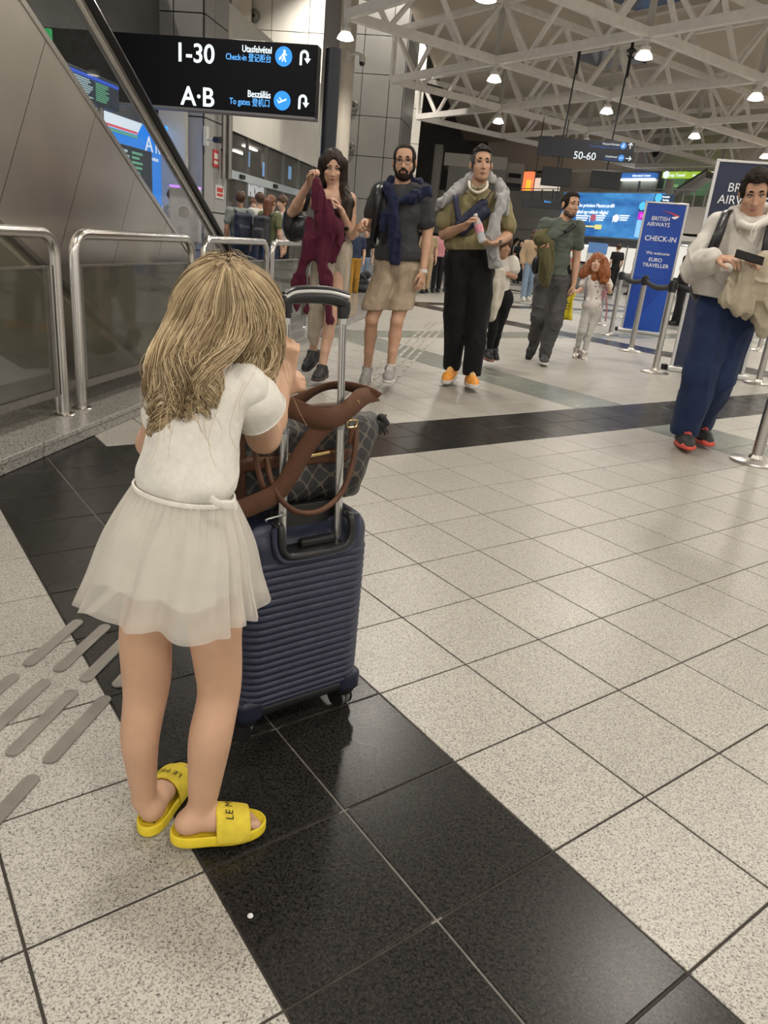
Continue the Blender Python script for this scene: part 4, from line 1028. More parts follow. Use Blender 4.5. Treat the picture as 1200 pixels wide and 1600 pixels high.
def head_prims(c, R, s=1.0, jaw=1.0):
    h = lambda x, y, z: c+R[0]*x*s+R[1]*y*s+R[2]*z*s
    e = lambda p, r: ell(h(*p), A(*r)*s, R)
    return [(e((0, -0.012, 0.034), (0.080, 0.094, 0.087)), 0.02), (e((0, 0.024, -0.028), (0.064, 0.068, 0.088)), 0.02), (e((0, 0.040, -0.088), (0.042*jaw, 0.042, 0.032)), 0.025),
            (e((0.03, 0.022, -0.068), (0.028*jaw, 0.04, 0.04)), 0.02), (e((-0.03, 0.022, -0.068), (0.028*jaw, 0.04, 0.04)), 0.02),
            (cap(h(0, 0.088, 0.014), h(0, 0.108, -0.026), 0.0075*s, 0.0115*s), 0.010), (e((0.012, 0.094, -0.030), (0.008, 0.010, 0.007)), 0.006), (e((-0.012, 0.094, -0.030), (0.008, 0.010, 0.007)), 0.006),
            (cap(h(-0.042, 0.072, 0.034), h(0.042, 0.072, 0.034), 0.012*s), 0.014), (e((0.040, 0.060, -0.022), (0.020, 0.020, 0.018)), 0.02), (e((-0.040, 0.060, -0.022), (0.020, 0.020, 0.018)), 0.02),
            (e((0.083, -0.012, -0.004), (0.010, 0.020, 0.032)), 0.006), (e((-0.083, -0.012, -0.004), (0.010, 0.020, 0.032)), 0.006), (e((0, 0.084, -0.060), (0.022, 0.010, 0.011)), 0.008)]
def face_parts(c, R, s, p, brow, lip, gaze=(0, 0), mouth_open=0, brow_w=0.0045):
    h = lambda x, y, z: c+R[0]*x*s+R[1]*y*s+R[2]*z*s
    for k in (-1, 1):
        e = h(k*0.031, 0.069, 0.012)
        mb = MB().lathe(e, [(0.0005, -0.0115*s)]+[(0.0125*s*math.sin(a), -0.0125*s*math.cos(a)) for a in np.linspace(0.4, 2.75, 7)]+[(0.0005, 0.0115*s)], 12, (R[0], R[1], R[2]))
        mb.v = [tuple(np.array(q)-R[2]*((np.array(q)-e)@R[2])*0.48) for q in mb.v]; eb = mb.build('eye', eye_w, p, True)
        g = nrm(R[1]+R[0]*gaze[0]+R[2]*gaze[1])
        mb = MB().lathe(e+g*0.0106*s, [(0.0066*s, 0), (0.0060*s, 0.0018*s), (0.002*s, 0.0026*s)], 10, (nrm(np.cross(R[2], g)), R[2], g))
        mb.v = [tuple(np.array(q)-R[2]*((np.array(q)-e)@R[2])*0.30) for q in mb.v]; mb.build('iris', eye_d, eb, True)
        MB().tube([h(k*0.016, 0.088, 0.0375), h(k*0.031, 0.0855, 0.0405), h(k*0.048, 0.073, 0.0335)], [brow_w*0.9*s, brow_w*s, brow_w*0.5*s], 6).build('eyebrow', brow, p, True)
        MB().tube([h(k*0.017, 0.0785, 0.014), h(k*0.031, 0.0825, 0.0195), h(k*0.046, 0.073, 0.014)], 0.0026*s, 5).build('eyelid', brow, p, True)
    MB().tube([h(-0.023, 0.083, -0.062), h(-0.008, 0.0935, -0.0585), h(0.008, 0.0935, -0.0585), h(0.023, 0.083, -0.062)], [0.002*s, 0.005*s, 0.005*s, 0.002*s], 7).build('upper_lip', lip, p, True)
    MB().tube([h(-0.020, 0.083, -0.064-mouth_open), h(0, 0.0935, -0.069-mouth_open), h(0.020, 0.083, -0.064-mouth_open)], [0.002*s, 0.0062*s, 0.002*s], 7).build('lower_lip', lip, p, True)

def hand_prims(w, d, n, t, curl=0.5, s=1.0, spread=0.0, thumb=0.5):
    """w wrist, d towards the fingers, n palm side, t thumb side; every finger is its own bent chain"""
    d = nrm(d); n = nrm(n-d*(n@d)); t = nrm(t-d*(t@d)-n*(t@n))
    R = np.array([t, d, n])
    pr = [(rbox(w+d*0.050*s, A(0.038, 0.046, 0.0125)*s, R, 0.012*s), 0.010), (cap(w-d*0.01*s, w+d*0.03*s, 0.026*s, 0.022*s), 0.015), (ell(w+d*0.035*s+t*0.022*s+n*0.008*s, A(0.018, 0.032, 0.014)*s, R), 0.012)]
    for i, (o, L) in enumerate(((0.030, 0.070), (0.010, 0.079), (-0.010, 0.073), (-0.029, 0.057))):
        p = w+d*(0.092-abs(i-1)*0.004)*s+t*o*s; a = curl*0.75
        for q, fr in enumerate((0.46, 0.30, 0.24)):
            dd = d*math.cos(a)+n*math.sin(a)+t*(o*spread*3); dd = nrm(dd)
            e = p+dd*L*fr*s; pr.append((cap(p, e, (0.0092-q*0.0008)*s, (0.0086-q*0.0009)*s), 0.0045)); p = e; a += curl*(1.0 if q == 0 else 0.7)
    p = w+d*0.030*s+t*0.032*s
    dirs = [nrm(d*0.75+t*0.62+n*0.25), nrm(d*0.9+t*(0.45-thumb*0.6)+n*(0.2+thumb*0.5)), nrm(d*0.9+t*(0.2-thumb*0.7)+n*(0.25+thumb*0.5))]
    for q, (dd, L) in enumerate(zip(dirs, (0.036, 0.030, 0.024))):
        e = p+dd*L*s; pr.append((cap(p, e, (0.0118-q*0.0012)*s, (0.0108-q*0.0014)*s), 0.007)); p = e
    return pr

def torso_prims(sa, sb, pc, facing=1, g=1.0, s=1.0, belly=1.0):
    ms = (sa+sb)/2; xr = nrm(sb-sa); up = nrm(ms-pc); xr = nrm(xr-up*(xr@up)); fw = np.cross(xr, up)*facing; R = np.array([xr, fw, up])
    hw = np.linalg.norm(sb-sa)/2; L = np.linalg.norm(ms-pc)
    return R, [(ell(ms-up*0.14*s, A(hw*0.90*g, 0.112*s*g, 0.185*s), R), 0.05), (ell(ms-up*0.06*s-fw*0.012, A(hw*0.98, 0.085*s*g, 0.10*s), R), 0.05), (ell(pc+up*(L*0.38)+fw*0.005, A(hw*0.80*g*belly, 0.100*s*g*belly, 0.17*s), R), 0.06),
               (ell(pc+up*0.03*s, A(hw*0.86*g, 0.112*s*g, 0.14*s), R), 0.05), (cap(sa+xr*0.01, ms, 0.058*s, 0.062*s), 0.04), (cap(sb-xr*0.01, ms, 0.058*s, 0.062*s), 0.04)]
def arm_prims(sh, el, wr, s=1.0, g=1.0):
    d = nrm(wr-el); m = el+(wr-el)*0.28
    return [(cap(sh, sh+(el-sh)*0.5, 0.054*s*g, 0.047*s*g), 0.03), (cap(sh+(el-sh)*0.5, el, 0.047*s*g, 0.039*s*g), 0.02), (cap(el, m, 0.039*s*g, 0.041*s*g), 0.02), (cap(m, wr, 0.041*s*g, 0.026*s), 0.02)]
def leg_prims(hp, kn, an, s=1.0, g=1.0, back=None):
    back = A(0, 1, 0) if back is None else back; d = an-kn
    return [(cap(hp, hp+(kn-hp)*0.5, 0.088*s*g, 0.072*s*g), 0.04), (cap(hp+(kn-hp)*0.5, kn, 0.072*s*g, 0.052*s*g), 0.03), (ell(kn-back*0.012*s, A(0.046, 0.048, 0.055)*s*g), 0.03), (cap(kn, kn+d*0.3+back*0.014*s, 0.050*s*g, 0.053*s*g), 0.03),
            (cap(kn+d*0.3+back*0.014*s, kn+d*0.62, 0.053*s*g, 0.040*s*g), 0.03), (cap(kn+d*0.62, an, 0.040*s*g, 0.033*s), 0.03)]
def mkfield(prims, res, pad=0.02, off=0.0, k=None):
    f = Field([p for p, _ in prims], res, pad, off, 0.0001) if False else None
    f = Field.__new__(Field)
    bbs = [Field.bb(p) for p, _ in prims]
    f.lo = np.min([b[0] for b in bbs], 0)-pad-off; f.res = res
    f.n = np.ceil((np.max([b[1] for b in bbs], 0)+pad+off-f.lo)/res).astype(int)+2
    f.F = np.full(tuple(f.n), 0.5, np.float32)
    for p, kk in prims: f.add(p, max((k or kk)*(0.45 if kk > 0.012 else 1), 0.003), off)
    return f
def garment(name, prims, m, parent, res=0.008, off=0.010, cuts=(), fold=0.004, freq=(14, 14, 7), seed=1, k=None, fine=0.0, shade=None):
    f = mkfield(prims, res, off=off, k=k)
    if fold: f.ripple(fold, freq, seed)
    if fine: f.ripple(fine, (45, 45, 30), seed+5)
    if fold: f.crease(0.007, (12, 12, 9), seed+2)
    if shade is not None: f.shade(shade)
    for n, p in cuts: f.cut(n, p)
    return f.build(name, m, parent)
def body_mesh(prims, m, parent, res=0.006, carve=()):
    f = mkfield(prims, res)
    for p, k in carve: f.add(p, k, sub=True)
    return f.build('body', m, parent)
def sockets(c, R, s=1.0):
    return [(ell(c+R[0]*k*0.031*s+R[1]*0.094*s+R[2]*0.012*s, A(0.017, 0.016, 0.010)*s, R), 0.012) for k in (-1, 1)]
def short_hair(c, R, m, p, s=1.0, th=0.012, line=0.066, back=-0.07, rough=0.004, seed=3, top=0.0, front=0.088, name='hair', freq=(60, 60, 60)):
    h = lambda x, y, z: c+R[0]*x*s+R[1]*y*s+R[2]*z*s
    pr = [(ell(h(0, -0.014, 0.035), A(0.080, 0.094, 0.087)*s, R), 0.02)]
    if top: pr.append((ell(h(0, 0.0, 0.075+top*0.4), A(0.062, 0.08, 0.045+top)*s, R), 0.02))
    f = mkfield(pr, 0.005, off=th); f.ripple(rough, freq, seed); f.ripple(0.0025, (150, 150, 150), seed+1)
    f.add(rbox(h(0, 0.105+(front-0.075), line-0.104), A(0.061, 0.074, 0.104)*s, R, 0.032*s), 0.006, sub=True)
    f.cut(-R[2]+R[1]*0.42, h(0, -0.02, back+0.032))
    return f.build(name, m, p)
def shoe(an, toe, m, sole_m, p, L=0.27, w=0.046, low=0.0, zs=None, up=None, name='shoe', collar=0.03, laces=None, soleh=0.026):
    """an: ankle joint; toe: direction the foot points in (may tilt)"""
    td = nrm(toe); up = nrm(UPZ-td*td[2]) if up is None else up; sd = np.cross(td, up)
    base = an-up*(0.078+low); heel = base-td*0.055; tip = heel+td*(L-0.05); ball = heel+td*(L-0.11)
    pr = [(cap(heel+up*0.045, ball+up*0.042, 0.040, w), 0.02), (cap(ball+up*0.042, tip+up*0.030, w, 0.036), 0.02), (cap(heel+up*0.05, an+up*collar*0.3, 0.040, 0.043), 0.02), (cap(an+up*collar*0.2, ball+up*0.055, 0.042, 0.030), 0.02)]
    f = mkfield(pr, 0.005); f.cut(-up, base+up*soleh*0.7); f.cut(up-td*0.25, an+up*collar); f.ripple(0.0015, (40, 40, 40), 2)
    o = f.build(name, m, p)
    pr = [(cap(heel+up*0.02, ball+up*0.02, 0.044, w+0.005), 0.02), (cap(ball+up*0.02, tip+up*0.02, w+0.005, 0.042), 0.02)]
    f = mkfield(pr, 0.005); f.cut(-up, base+up*0.002); f.cut(up, base+up*soleh); f.build('sole', sole_m, o)
    if laces is not None:
        for q in range(4):
            c = ball+up*(0.093+q*0.005)-td*(0.005+q*0.017)+up*q*0.003
            MB().tube([c-sd*0.022-up*0.012, c+up*0.003, c+sd*0.022-up*0.012], 0.0045, 6).build('lace', laces, o, True)
    return o
def fold_v(amp, fx, fz, seed=0, ax=(1, 0, 0)):
    """vertical drapes: noise stretched along z"""
    def fn(I): return amp*vnoise(np.stack([I[:, 0]*fx+3, I[:, 1]*fx+7, I[:, 2]*fz], 1), seed)
    return fn
def ribbon(name, pts, wid, m, parent, nrmv=None, th=0.003, n=40, twist=None):
    """flat webbing along a smooth path; nrmv gives the direction its width lies in (one or one per point)"""
    P = bez(pts, n); W_ = [np.array(nrmv, float)]*n if not isinstance(nrmv[0], (list, tuple, np.ndarray)) else [nrm(k) for k in bez(nrmv, n)]
    rows = [[p-w*wid/2, p, p+w*wid/2] for p, w in zip(P, W_)]
    return MB().grid(rows).build(name, m, parent, True, solid=th)
# ------------------------------------------------------------------ woman holding up a maroon sweater
def P_(Y0): return lambda x, y, dy=0.0: at(x, y, Y0+dy)
hair_dk = mat('hair_dark_brown', (0.020, 0.012, 0.008), 0.55, spec=0.3, var=0.4, vscale=60, bump=0.6, bscale=160)
P = P_(5.80)
wo = thing('person', 'dark-haired woman holding up a maroon sweater, in a long beige skirt', 'person', A(-0.62, 5.8, 0))
hc = P(519, 262); RH = rot(0.22, 0.35, 0.02)
sa, sb = P(497, 306, 0.02), P(547, 312, 0.03); pc = P(520, 392, 0.03)
ea, wa = P(456, 332, -0.02), P(484, 284, -0.22); eb, wb = P(549, 368, -0.02), P(534, 331, -0.22)
RT, tp = torso_prims(sa, sb, pc, 1, 0.92, 0.92)
ha, hb = P(509, 396, 0.03), P(531, 396, 0.03)
ka, aa = P(497, 484, 0.02), P(489, 552, 0.10); kb, ab = P(516, 500, -0.08), P(503, 576, -0.10)
pr = tp + head_prims(hc, RH, 0.90) + [(cap((sa+sb)/2+UPZ*0.02, hc-UPZ*0.05+A(0, 0.02, 0), 0.05, 0.046), 0.03)]
pr += arm_prims(sa, ea, wa, 0.86) + arm_prims(sb, eb, wb, 0.86)
pr += hand_prims(wa, nrm(P(489, 268, -0.26)-wa), A(0.5, -0.3, -0.3), A(0.4, -0.6, 0.2), 1.15, 0.92)
pr += hand_prims(wb, nrm(P(524, 312, -0.26)-wb), A(-0.6, -0.2, -0.4), A(-0.2, -0.6, 0.6), 0.55, 0.92)
pr += leg_prims(ha, ka, aa, 0.90) + leg_prims(hb, kb, ab, 0.90)
body_mesh(pr, skin_l, wo, carve=sockets(hc, RH, 0.9))
face_parts(hc, RH, 0.90, wo, hair_dk, lipm('rose', (0.36, 0.13, 0.11)), (0.1, -0.5))
# long hair
h = lambda x, y, z: hc+RH[0]*x+RH[1]*y+RH[2]*z
hp = [(ell(h(0, -0.016, 0.034), A(0.076, 0.090, 0.084), RH), 0.02), (cap(h(-0.066, -0.01, 0.03), h(-0.078, -0.02, -0.10), 0.028, 0.030), 0.03), (cap(h(-0.078, -0.02, -0.10), P(497, 304, 0.05), 0.030, 0.022), 0.03),
      (cap(h(0.070, -0.01, 0.04), h(0.082, -0.005, -0.12), 0.030, 0.034), 0.03), (cap(h(0.082, -0.005, -0.12), P(545, 318, -0.07), 0.034, 0.030), 0.03), (cap(P(545, 318, -0.07), P(541, 356, -0.12), 0.030, 0.012), 0.03), (cap(h(0, -0.07, 0.0), h(0, -0.09, -0.16), 0.05, 0.05), 0.04)]
f = mkfield(hp, 0.005, off=0.010); f.ripple(0.006, (55, 55, 9), 4)
f.add(ell(h(0.0, 0.098, -0.012), A(0.050, 0.062, 0.108), RH), 0.008, sub=True); f.build('hair', hair_dk, wo)
top_m = cloth_mat('top_black_wine', (0.018, 0.006, 0.010))
garment('top', tp, top_m, wo, off=0.010, cuts=[(RT[2], (sa+sb)/2-RT[2]*0.075), (-RT[2], P(520, 374)), (nrm(RT[2]*0.8+RT[0]*0.6), (sa+sb)/2-RT[2]*0.10+RT[0]*0.015) if False else (RT[2], (sa+sb)/2-RT[2]*0.07)])
for k, s_ in ((-1, sa), (1, sb)):
    ribbon('top_strap', [s_-RT[0]*k*0.055+RT[1]*0.085-UPZ*0.10, s_-RT[0]*k*0.045+RT[1]*0.075-UPZ*0.03, s_-RT[0]*k*0.04+UPZ*0.058, s_-RT[0]*k*0.045-RT[1]*0.07-UPZ*0.03], 0.03, black_plastic, wo, RT[0], n=14)
sk_m = cloth_mat('skirt_beige', (0.44, 0.385, 0.305))
sp = [(ell(pc+UPZ*0.02, A(0.155, 0.115, 0.15), RT), 0.05), (cap(P(512, 400, 0.02), P(501, 470, 0.02), 0.125, 0.105), 0.05), (cap(P(501, 470, 0.02), P(488, 522, 0.04), 0.105, 0.055), 0.05), (cap(P(488, 522, 0.04), P(487, 535, 0.04), 0.055, 0.03), 0.04),
      (cap(P(527, 400, 0.02), P(530, 470, 0.05), 0.120, 0.080), 0.05), (cap(P(530, 470, 0.05), P(530, 500, 0.08), 0.080, 0.05), 0.05)]
f = mkfield(sp, 0.007, off=-0.008); f.shade(fold_v(0.020, 18, 4, 3)); f.crease(0.012, (16, 16, 4), 5); f.add(cap(P(514, 462, -0.16), P(508, 560, -0.20), 0.045, 0.075), 0.02, sub=True); f.cut(RT[2], P(520, 372)); f.build('skirt', sk_m, wo)
sh_b = mat('shoe_black', (0.015, 0.014, 0.015), 0.55, var=0.2); sole_w = mat('sole_white', (0.60, 0.58, 0.55), 0.6, var=0.08)
shoe(aa, nrm(A(-0.25, -0.85, -0.30)), sh_b, sh_b, wo, 0.25, 0.042)
o = shoe(ab, nrm(A(-0.15, -1, 0.02)), sh_b, mat('sole_gum', (0.05, 0.035, 0.03), 0.6, var=0.1), wo, 0.25, 0.042)
# the sweater she holds up
wine = cloth_mat('wool_wine', (0.075, 0.010, 0.026), bump=0.6, bs=260)
sw = thing('sweater', 'maroon sweater dangling from the raised hand of the dark-haired woman', 'sweater', P(500, 400, -0.3))
H_ = P(492, 277, -0.30)
sp = [(cap(H_, P(497, 305, -0.30), 0.020, 0.042), 0.03), (cap(P(497, 305, -0.30), P(506, 345, -0.28), 0.045, 0.075), 0.04), (cap(P(506, 345, -0.28), P(509, 385, -0.26), 0.08, 0.085), 0.04), (cap(P(512, 340, -0.30), P(521, 355, -0.30), 0.045, 0.05), 0.04), (cap(P(522, 352, -0.30), P(508, 400, -0.28), 0.05, 0.05), 0.03),
      (cap(P(488, 350, -0.26), P(478, 400, -0.26), 0.05, 0.048), 0.03), (cap(P(478, 400, -0.26), P(462, 440, -0.26), 0.046, 0.036), 0.03), (cap(P(462, 440, -0.26), P(463, 462, -0.26), 0.036, 0.034), 0.02), (cap(P(463, 462, -0.26), P(473, 482, -0.27), 0.034, 0.028), 0.02),
      (cap(P(501, 395, -0.30), P(504, 440, -0.32), 0.046, 0.040), 0.03), (cap(P(504, 440, -0.32), P(517, 500, -0.34), 0.040, 0.036), 0.03)]
sp += [(ell(P(511, 372, -0.27), A(0.11, 0.035, 0.17)), 0.03), (ell(P(503, 345, -0.29), A(0.08, 0.03, 0.16)), 0.03), (ell(P(470, 440, -0.26), A(0.05, 0.03, 0.12)), 0.03), (ell(P(507, 450, -0.32), A(0.05, 0.03, 0.15)), 0.03)]
f = mkfield(sp, 0.006); f.shade(fold_v(0.030, 24, 5, 9)); f.crease(0.016, (26, 26, 7), 3); f.build('knit', wine, sw)
# black backpack worn on the near shoulder
bk = thing('backpack', 'black leather backpack under the raised arm of the dark-haired woman', 'backpack', P(470, 350, 0.05))
bm_ = mat('backpack_leather', (0.012, 0.012, 0.015), 0.38, var=0.3, bump=0.5, bscale=60)
f = mkfield([(ell(P(461, 350, 0.10), A(0.10, 0.10, 0.13)), 0.04), (ell(P(472, 358, 0.0), A(0.085, 0.07, 0.085)), 0.04)], 0.007); f.ripple(0.008, (22, 22, 22), 4); f.build('bag_body', bm_, bk)
ribbon('shoulder_strap', [P(476, 330, -0.05), P(481, 312, -0.14), P(485, 292, -0.10), P(492, 296, 0.02)], 0.035, bm_, bk, A(1, 0, 0.2), 0.006, 16)
ribbon('shoulder_strap', [P(545, 360, -0.02), P(543, 330, -0.10), P(543, 306, -0.06), P(541, 300, 0.05)], 0.04, bm_, bk, A(1, 0, 0), 0.006, 16)
MB().tube([P(476, 338, -0.10), P(479, 345, -0.10), P(483, 352, -0.09)], 0.006, 8).build('zip_chain', steel, bk)

# ------------------------------------------------------------------ bearded man in shorts
P = P_(5.92)
hair_b = mat('hair_near_black', (0.016, 0.011, 0.008), 0.75, spec=0.2, var=0.4, vscale=90, bump=0.6, bscale=300)
bm = thing('person', 'bearded man with glasses in a charcoal polo and beige shorts', 'person', A(-0.15, 5.92, 0))
hc = P(632, 254); RH = rot(-0.05, 0.10, 0.06)
sa, sb = P(593, 301, 0.04), P(661, 305, 0.02); pc = P(622, 418, 0.03)
ea, wa = P(580, 352, 0.10), P(570, 347, -0.14); eb, wb = P(668, 368, 0.02), P(661, 423, -0.08)
RT, tp = torso_prims(sa, sb, pc, 1, 1.0, 1.0)
ha, hb = P(606, 424, 0.02), P(641, 424, 0.03)
ka, aa = P(581, 499, -0.04), P(574, 577, 0.10); kb, ab = P(620, 502, -0.08), P(610, 577, -0.10)
pr = tp + head_prims(hc, RH, 1.0, 1.05) + [(cap((sa+sb)/2+UPZ*0.02, hc-UPZ*0.06+A(0, 0.02, 0), 0.062, 0.057), 0.03)]
pr += arm_prims(sa, ea, wa, 1.0) + arm_prims(sb, eb, wb, 1.0)
pr += hand_prims(wa, A(-0.35, -0.8, -0.25), A(0.5, -0.2, -0.8), A(0.3, -0.6, 0.7), 1.1)
pr += hand_prims(wb, nrm(P(656, 456, -0.12)-wb), A(-0.8, 0.5, 0.1), A(-0.4, -0.9, 0), 0.40)
pr += leg_prims(ha, ka, aa, 0.96) + leg_prims(hb, kb, ab, 0.96)
body_mesh(pr, skin_m, bm, carve=sockets(hc, RH))
face_parts(hc, RH, 1.0, bm, hair_b, lipm('red', (0.33, 0.14, 0.11)), (0.05, -0.05), brow_w=0.0055)
short_hair(hc, RH, hair_b, bm, 1.0, 0.0045, 0.096, -0.085, 0.002, front=0.075)
h = lambda x, y, z: hc+RH[0]*x+RH[1]*y+RH[2]*z
e = lambda p, r: ell(h(*p), A(*r), RH)
f = mkfield([(e((0, 0.043, -0.090), (0.045, 0.046, 0.034)), 0.02), (e((0.042, 0.020, -0.066), (0.022, 0.042, 0.042)), 0.02), (e((-0.042, 0.020, -0.066), (0.022, 0.042, 0.042)), 0.02), (cap(h(-0.028, 0.078, -0.060), h(0, 0.092, -0.045), 0.007, 0.008), 0.01), (cap(h(0.028, 0.078, -0.060), h(0, 0.092, -0.045), 0.007, 0.008), 0.01), (e((0.066, -0.0, -0.03), (0.012, 0.022, 0.035)), 0.02), (e((-0.066, -0.0, -0.03), (0.012, 0.022, 0.035)), 0.02)], 0.0045, off=0.003)
f.add(e((0, 0.098, -0.062), (0.022, 0.030, 0.0095)), 0.004, sub=True); f.ripple(0.003, (110, 110, 60), 3); f.build('beard', hair_b, bm)
gls = mat('spectacle_frame', (0.02, 0.018, 0.018), 0.3, var=0)
gp = MB().tube([h(-0.008, 0.100, 0.012), h(0, 0.103, 0.016), h(0.008, 0.100, 0.012)], 0.0018, 6).build('glasses', gls, bm)
for k in (-1, 1):
    ring = [h(k*(0.031+0.023*math.cos(a)), 0.094-0.010*abs(math.cos(a)) if math.cos(a)*1 > 0 else 0.097, 0.008+0.019*math.sin(a)) for a in np.linspace(0, 2*math.pi, 17)]
    MB().tube(ring, 0.0019, 6).build('lens_rim', gls, gp, True); MB().tube([h(k*0.054, 0.086, 0.012), h(k*0.080, 0.03, 0.014), h(k*0.082, -0.01, 0.010)], 0.0017, 6).build('temple_arm', gls, gp, True)
polo = cloth_mat('polo_charcoal', (0.040, 0.041, 0.044)); navy = cloth_mat('knit_navy', (0.010, 0.014, 0.042), bump=0.6, bs=260)
slv = lambda sh, el, t: [(cap(sh, sh+(el-sh)*t, 0.053, 0.055), 0.03)]
up_ = tp + slv(sa, ea, 0.62) + slv(sb, eb, 0.66)
up_ = up_+[(ell(P(622, 398, 0.02), A(0.175, 0.13, 0.10), RT), 0.04)]
garment('polo_shirt', up_, polo, bm, off=0.019, cuts=[(-RT[2], P(622, 407)), (nrm(ea-sa), sa+(ea-sa)*0.72+A(0, 0, 0)) if False else (-RT[2], P(622, 407))], fold=0.011, freq=(13, 13, 9), seed=5, fine=0.003)
shorts = cloth_mat('shorts_beige', (0.36, 0.285, 0.205))
sp = [(ell(pc+UPZ*0.02, A(0.185, 0.130, 0.14), RT), 0.05), (cap(ha, P(583, 480, -0.03), 0.100, 0.090), 0.03), (cap(hb, P(622, 495, -0.06), 0.100, 0.086), 0.03)]
f = mkfield(sp, 0.007, off=0.009); f.shade(fold_v(0.012, 16, 8, 8)); f.crease(0.009, (13, 13, 8), 4); f.cut(RT[2], P(622, 398)); f.cut(A(0.10, 0, -1), P(600, 484, -0.05)); f.build('shorts', shorts, bm)
grey_sh = mat('sneaker_grey', (0.30, 0.29, 0.275), 0.7, var=0.15, bump=0.4)
shoe(aa, nrm(A(-0.05, -0.9, -0.35)), grey_sh, sole_w, bm, 0.28, 0.048, laces=sole_w); shoe(ab, nrm(A(-0.06, -1, 0.0)), grey_sh, sole_w, bm, 0.29, 0.048, laces=sole_w)
for an in (aa, ab): MB().tube([an+UPZ*0.01, an+UPZ*0.045], [0.040, 0.037], 14).build('sock', sole_w, bm, True)
# navy jumper knotted over the shoulders
c0 = (sa+sb)/2
dp = [(cap(P(597, 300, 0.03), P(612, 285, 0.06), 0.045, 0.05), 0.03), (cap(P(612, 285, 0.06), P(650, 286, 0.06), 0.05, 0.05), 0.03), (cap(P(650, 286, 0.05), P(669, 300, 0.0), 0.05, 0.05), 0.03), (cap(P(668, 300, 0), P(645, 309, -0.10), 0.052, 0.045), 0.03), (cap(P(645, 309, -0.10), P(617, 314, -0.16), 0.045, 0.04), 0.03),
      (cap(P(606, 293, -0.06), P(612, 316, -0.15), 0.045, 0.042), 0.03), (cap(P(617, 312, -0.16), P(605, 335, -0.17), 0.040, 0.036), 0.02), (cap(P(605, 335, -0.17), P(597, 358, -0.16), 0.036, 0.028), 0.02), (cap(P(613, 318, -0.17), P(617, 370, -0.17), 0.044, 0.048), 0.03), (cap(P(617, 370, -0.17), P(616, 410, -0.16), 0.050, 0.044), 0.02)]
f = mkfield(dp, 0.006, off=-0.008); f.shade(fold_v(0.016, 30, 8, 12)); f.ripple(0.006, (32, 32, 32), 2); f.crease(0.012, (22, 22, 12), 5); f.cut(-UPZ, P(616, 413)); f.build('shoulder_jumper', navy, bm)
wt = MB().tube([wb+UPZ*0.012, wb-UPZ*0.012], 0.033, 16).build('watch', mat('watch_white', (0.65, 0.65, 0.63), 0.4, var=0), bm, True)
bk = thing('backpack', 'black backpack strapped on the bearded man, left of his polo', 'backpack', P(600, 350, 0.2))
f = mkfield([(ell(P(618, 345, 0.24), A(0.17, 0.09, 0.22)), 0.03)], 0.009); f.build('bag_body', bm_, bk)
ribbon('shoulder_strap', [P(600, 287, 0.08), P(594, 294, -0.06), P(590, 320, -0.11), P(586, 352, -0.06), P(582, 380, 0.06)], 0.055, bm_, bk, A(1, 0, 0.1), 0.01, 24)
MB().box(P(632, 318, -0.135), (0.012, 0.003, 0.006)).build('chest_logo', sole_w, bm) if False else None

# ------------------------------------------------------------------ tall man in black trousers and orange trainers
P = P_(6.30)
hair_g = mat('hair_grey_black', (0.055, 0.050, 0.047), 0.5, var=0.6, vscale=120, bump=0.6, bscale=300)
tm = thing('person', 'tall man in olive shirt, black trousers and orange trainers', 'person', A(0.55, 6.3, 0))
hc = P(752, 258); RH = rot(0.10, -0.02, 0.05)
sa, sb = P(704, 317, 0.03), P(783, 313, 0.04); pc = P(736, 402, 0.02)
ea, wa = P(694, 367, -0.02), P(727, 353, -0.28); eb, wb = P(793, 368, -0.02), P(777, 379, -0.26)
RT, tp = torso_prims(sa, sb, pc, 1, 1.0, 1.03)
ha, hb = P(716, 410, 0.02), P(752, 410, 0.02)
ka, aa = P(712, 490, -0.02), P(706, 578, 0.0); kb, ab = P(748, 492, -0.05), P(736, 588, -0.16)
pr = tp + head_prims(hc, RH, 1.0, 0.95) + [(cap((sa+sb)/2+UPZ*0.02, hc-UPZ*0.06+A(0, 0.02, 0), 0.06, 0.055), 0.03)]
pr += arm_prims(sa, ea, wa, 1.02) + arm_prims(sb, eb, wb, 1.02)
pr += hand_prims(wa, nrm(P(743, 338, -0.33)-wa), A(0.55, -0.2, -0.6), A(-0.2, -0.5, 0.9), 1.0)
pr += hand_prims(wb, nrm(P(757, 382, -0.33)-wb), A(-0.2, 0.2, 0.95), A(-0.3, 0.9, 0.3), 0.50)
pr += leg_prims(ha, ka, aa, 1.0) + leg_prims(hb, kb, ab, 1.0)
body_mesh(pr, skin_m, tm, carve=sockets(hc, RH))
face_parts(hc, RH, 1.0, tm, hair_b, lipm('brownish', (0.33, 0.14, 0.11)), (0.35, 0.05), brow_w=0.005)
short_hair(hc, RH, hair_g, tm, 1.0, 0.0045, 0.090, -0.085, 0.002, front=0.075); short_hair(hc, RH, mat('hair_salt', (0.03, 0.027, 0.025), 0.75, spec=0.2, var=0.5, vscale=120, bump=0.6, bscale=300), tm, 1.0, 0.008, 0.092, 0.03, 0.009, 5, 0.012, 0.080, 'hair_top', (50, 50, 50))
olive = cloth_mat('shirt_olive', (0.235, 0.20, 0.105)); blk = cloth_mat('trouser_black', (0.006, 0.006, 0.007), var=0.2)
ta = sa+(ea-sa)*0.62; tb = sb+(eb-sb)*0.70
up_ = tp + [(cap(sa, ta+A(-0.02, 0, 0), 0.050, 0.058), 0.03), (cap(sb, tb+A(0.02, 0, 0), 0.050, 0.058), 0.03), (ell(P(728, 380, 0.02), A(0.175, 0.13, 0.09), RT), 0.04)]
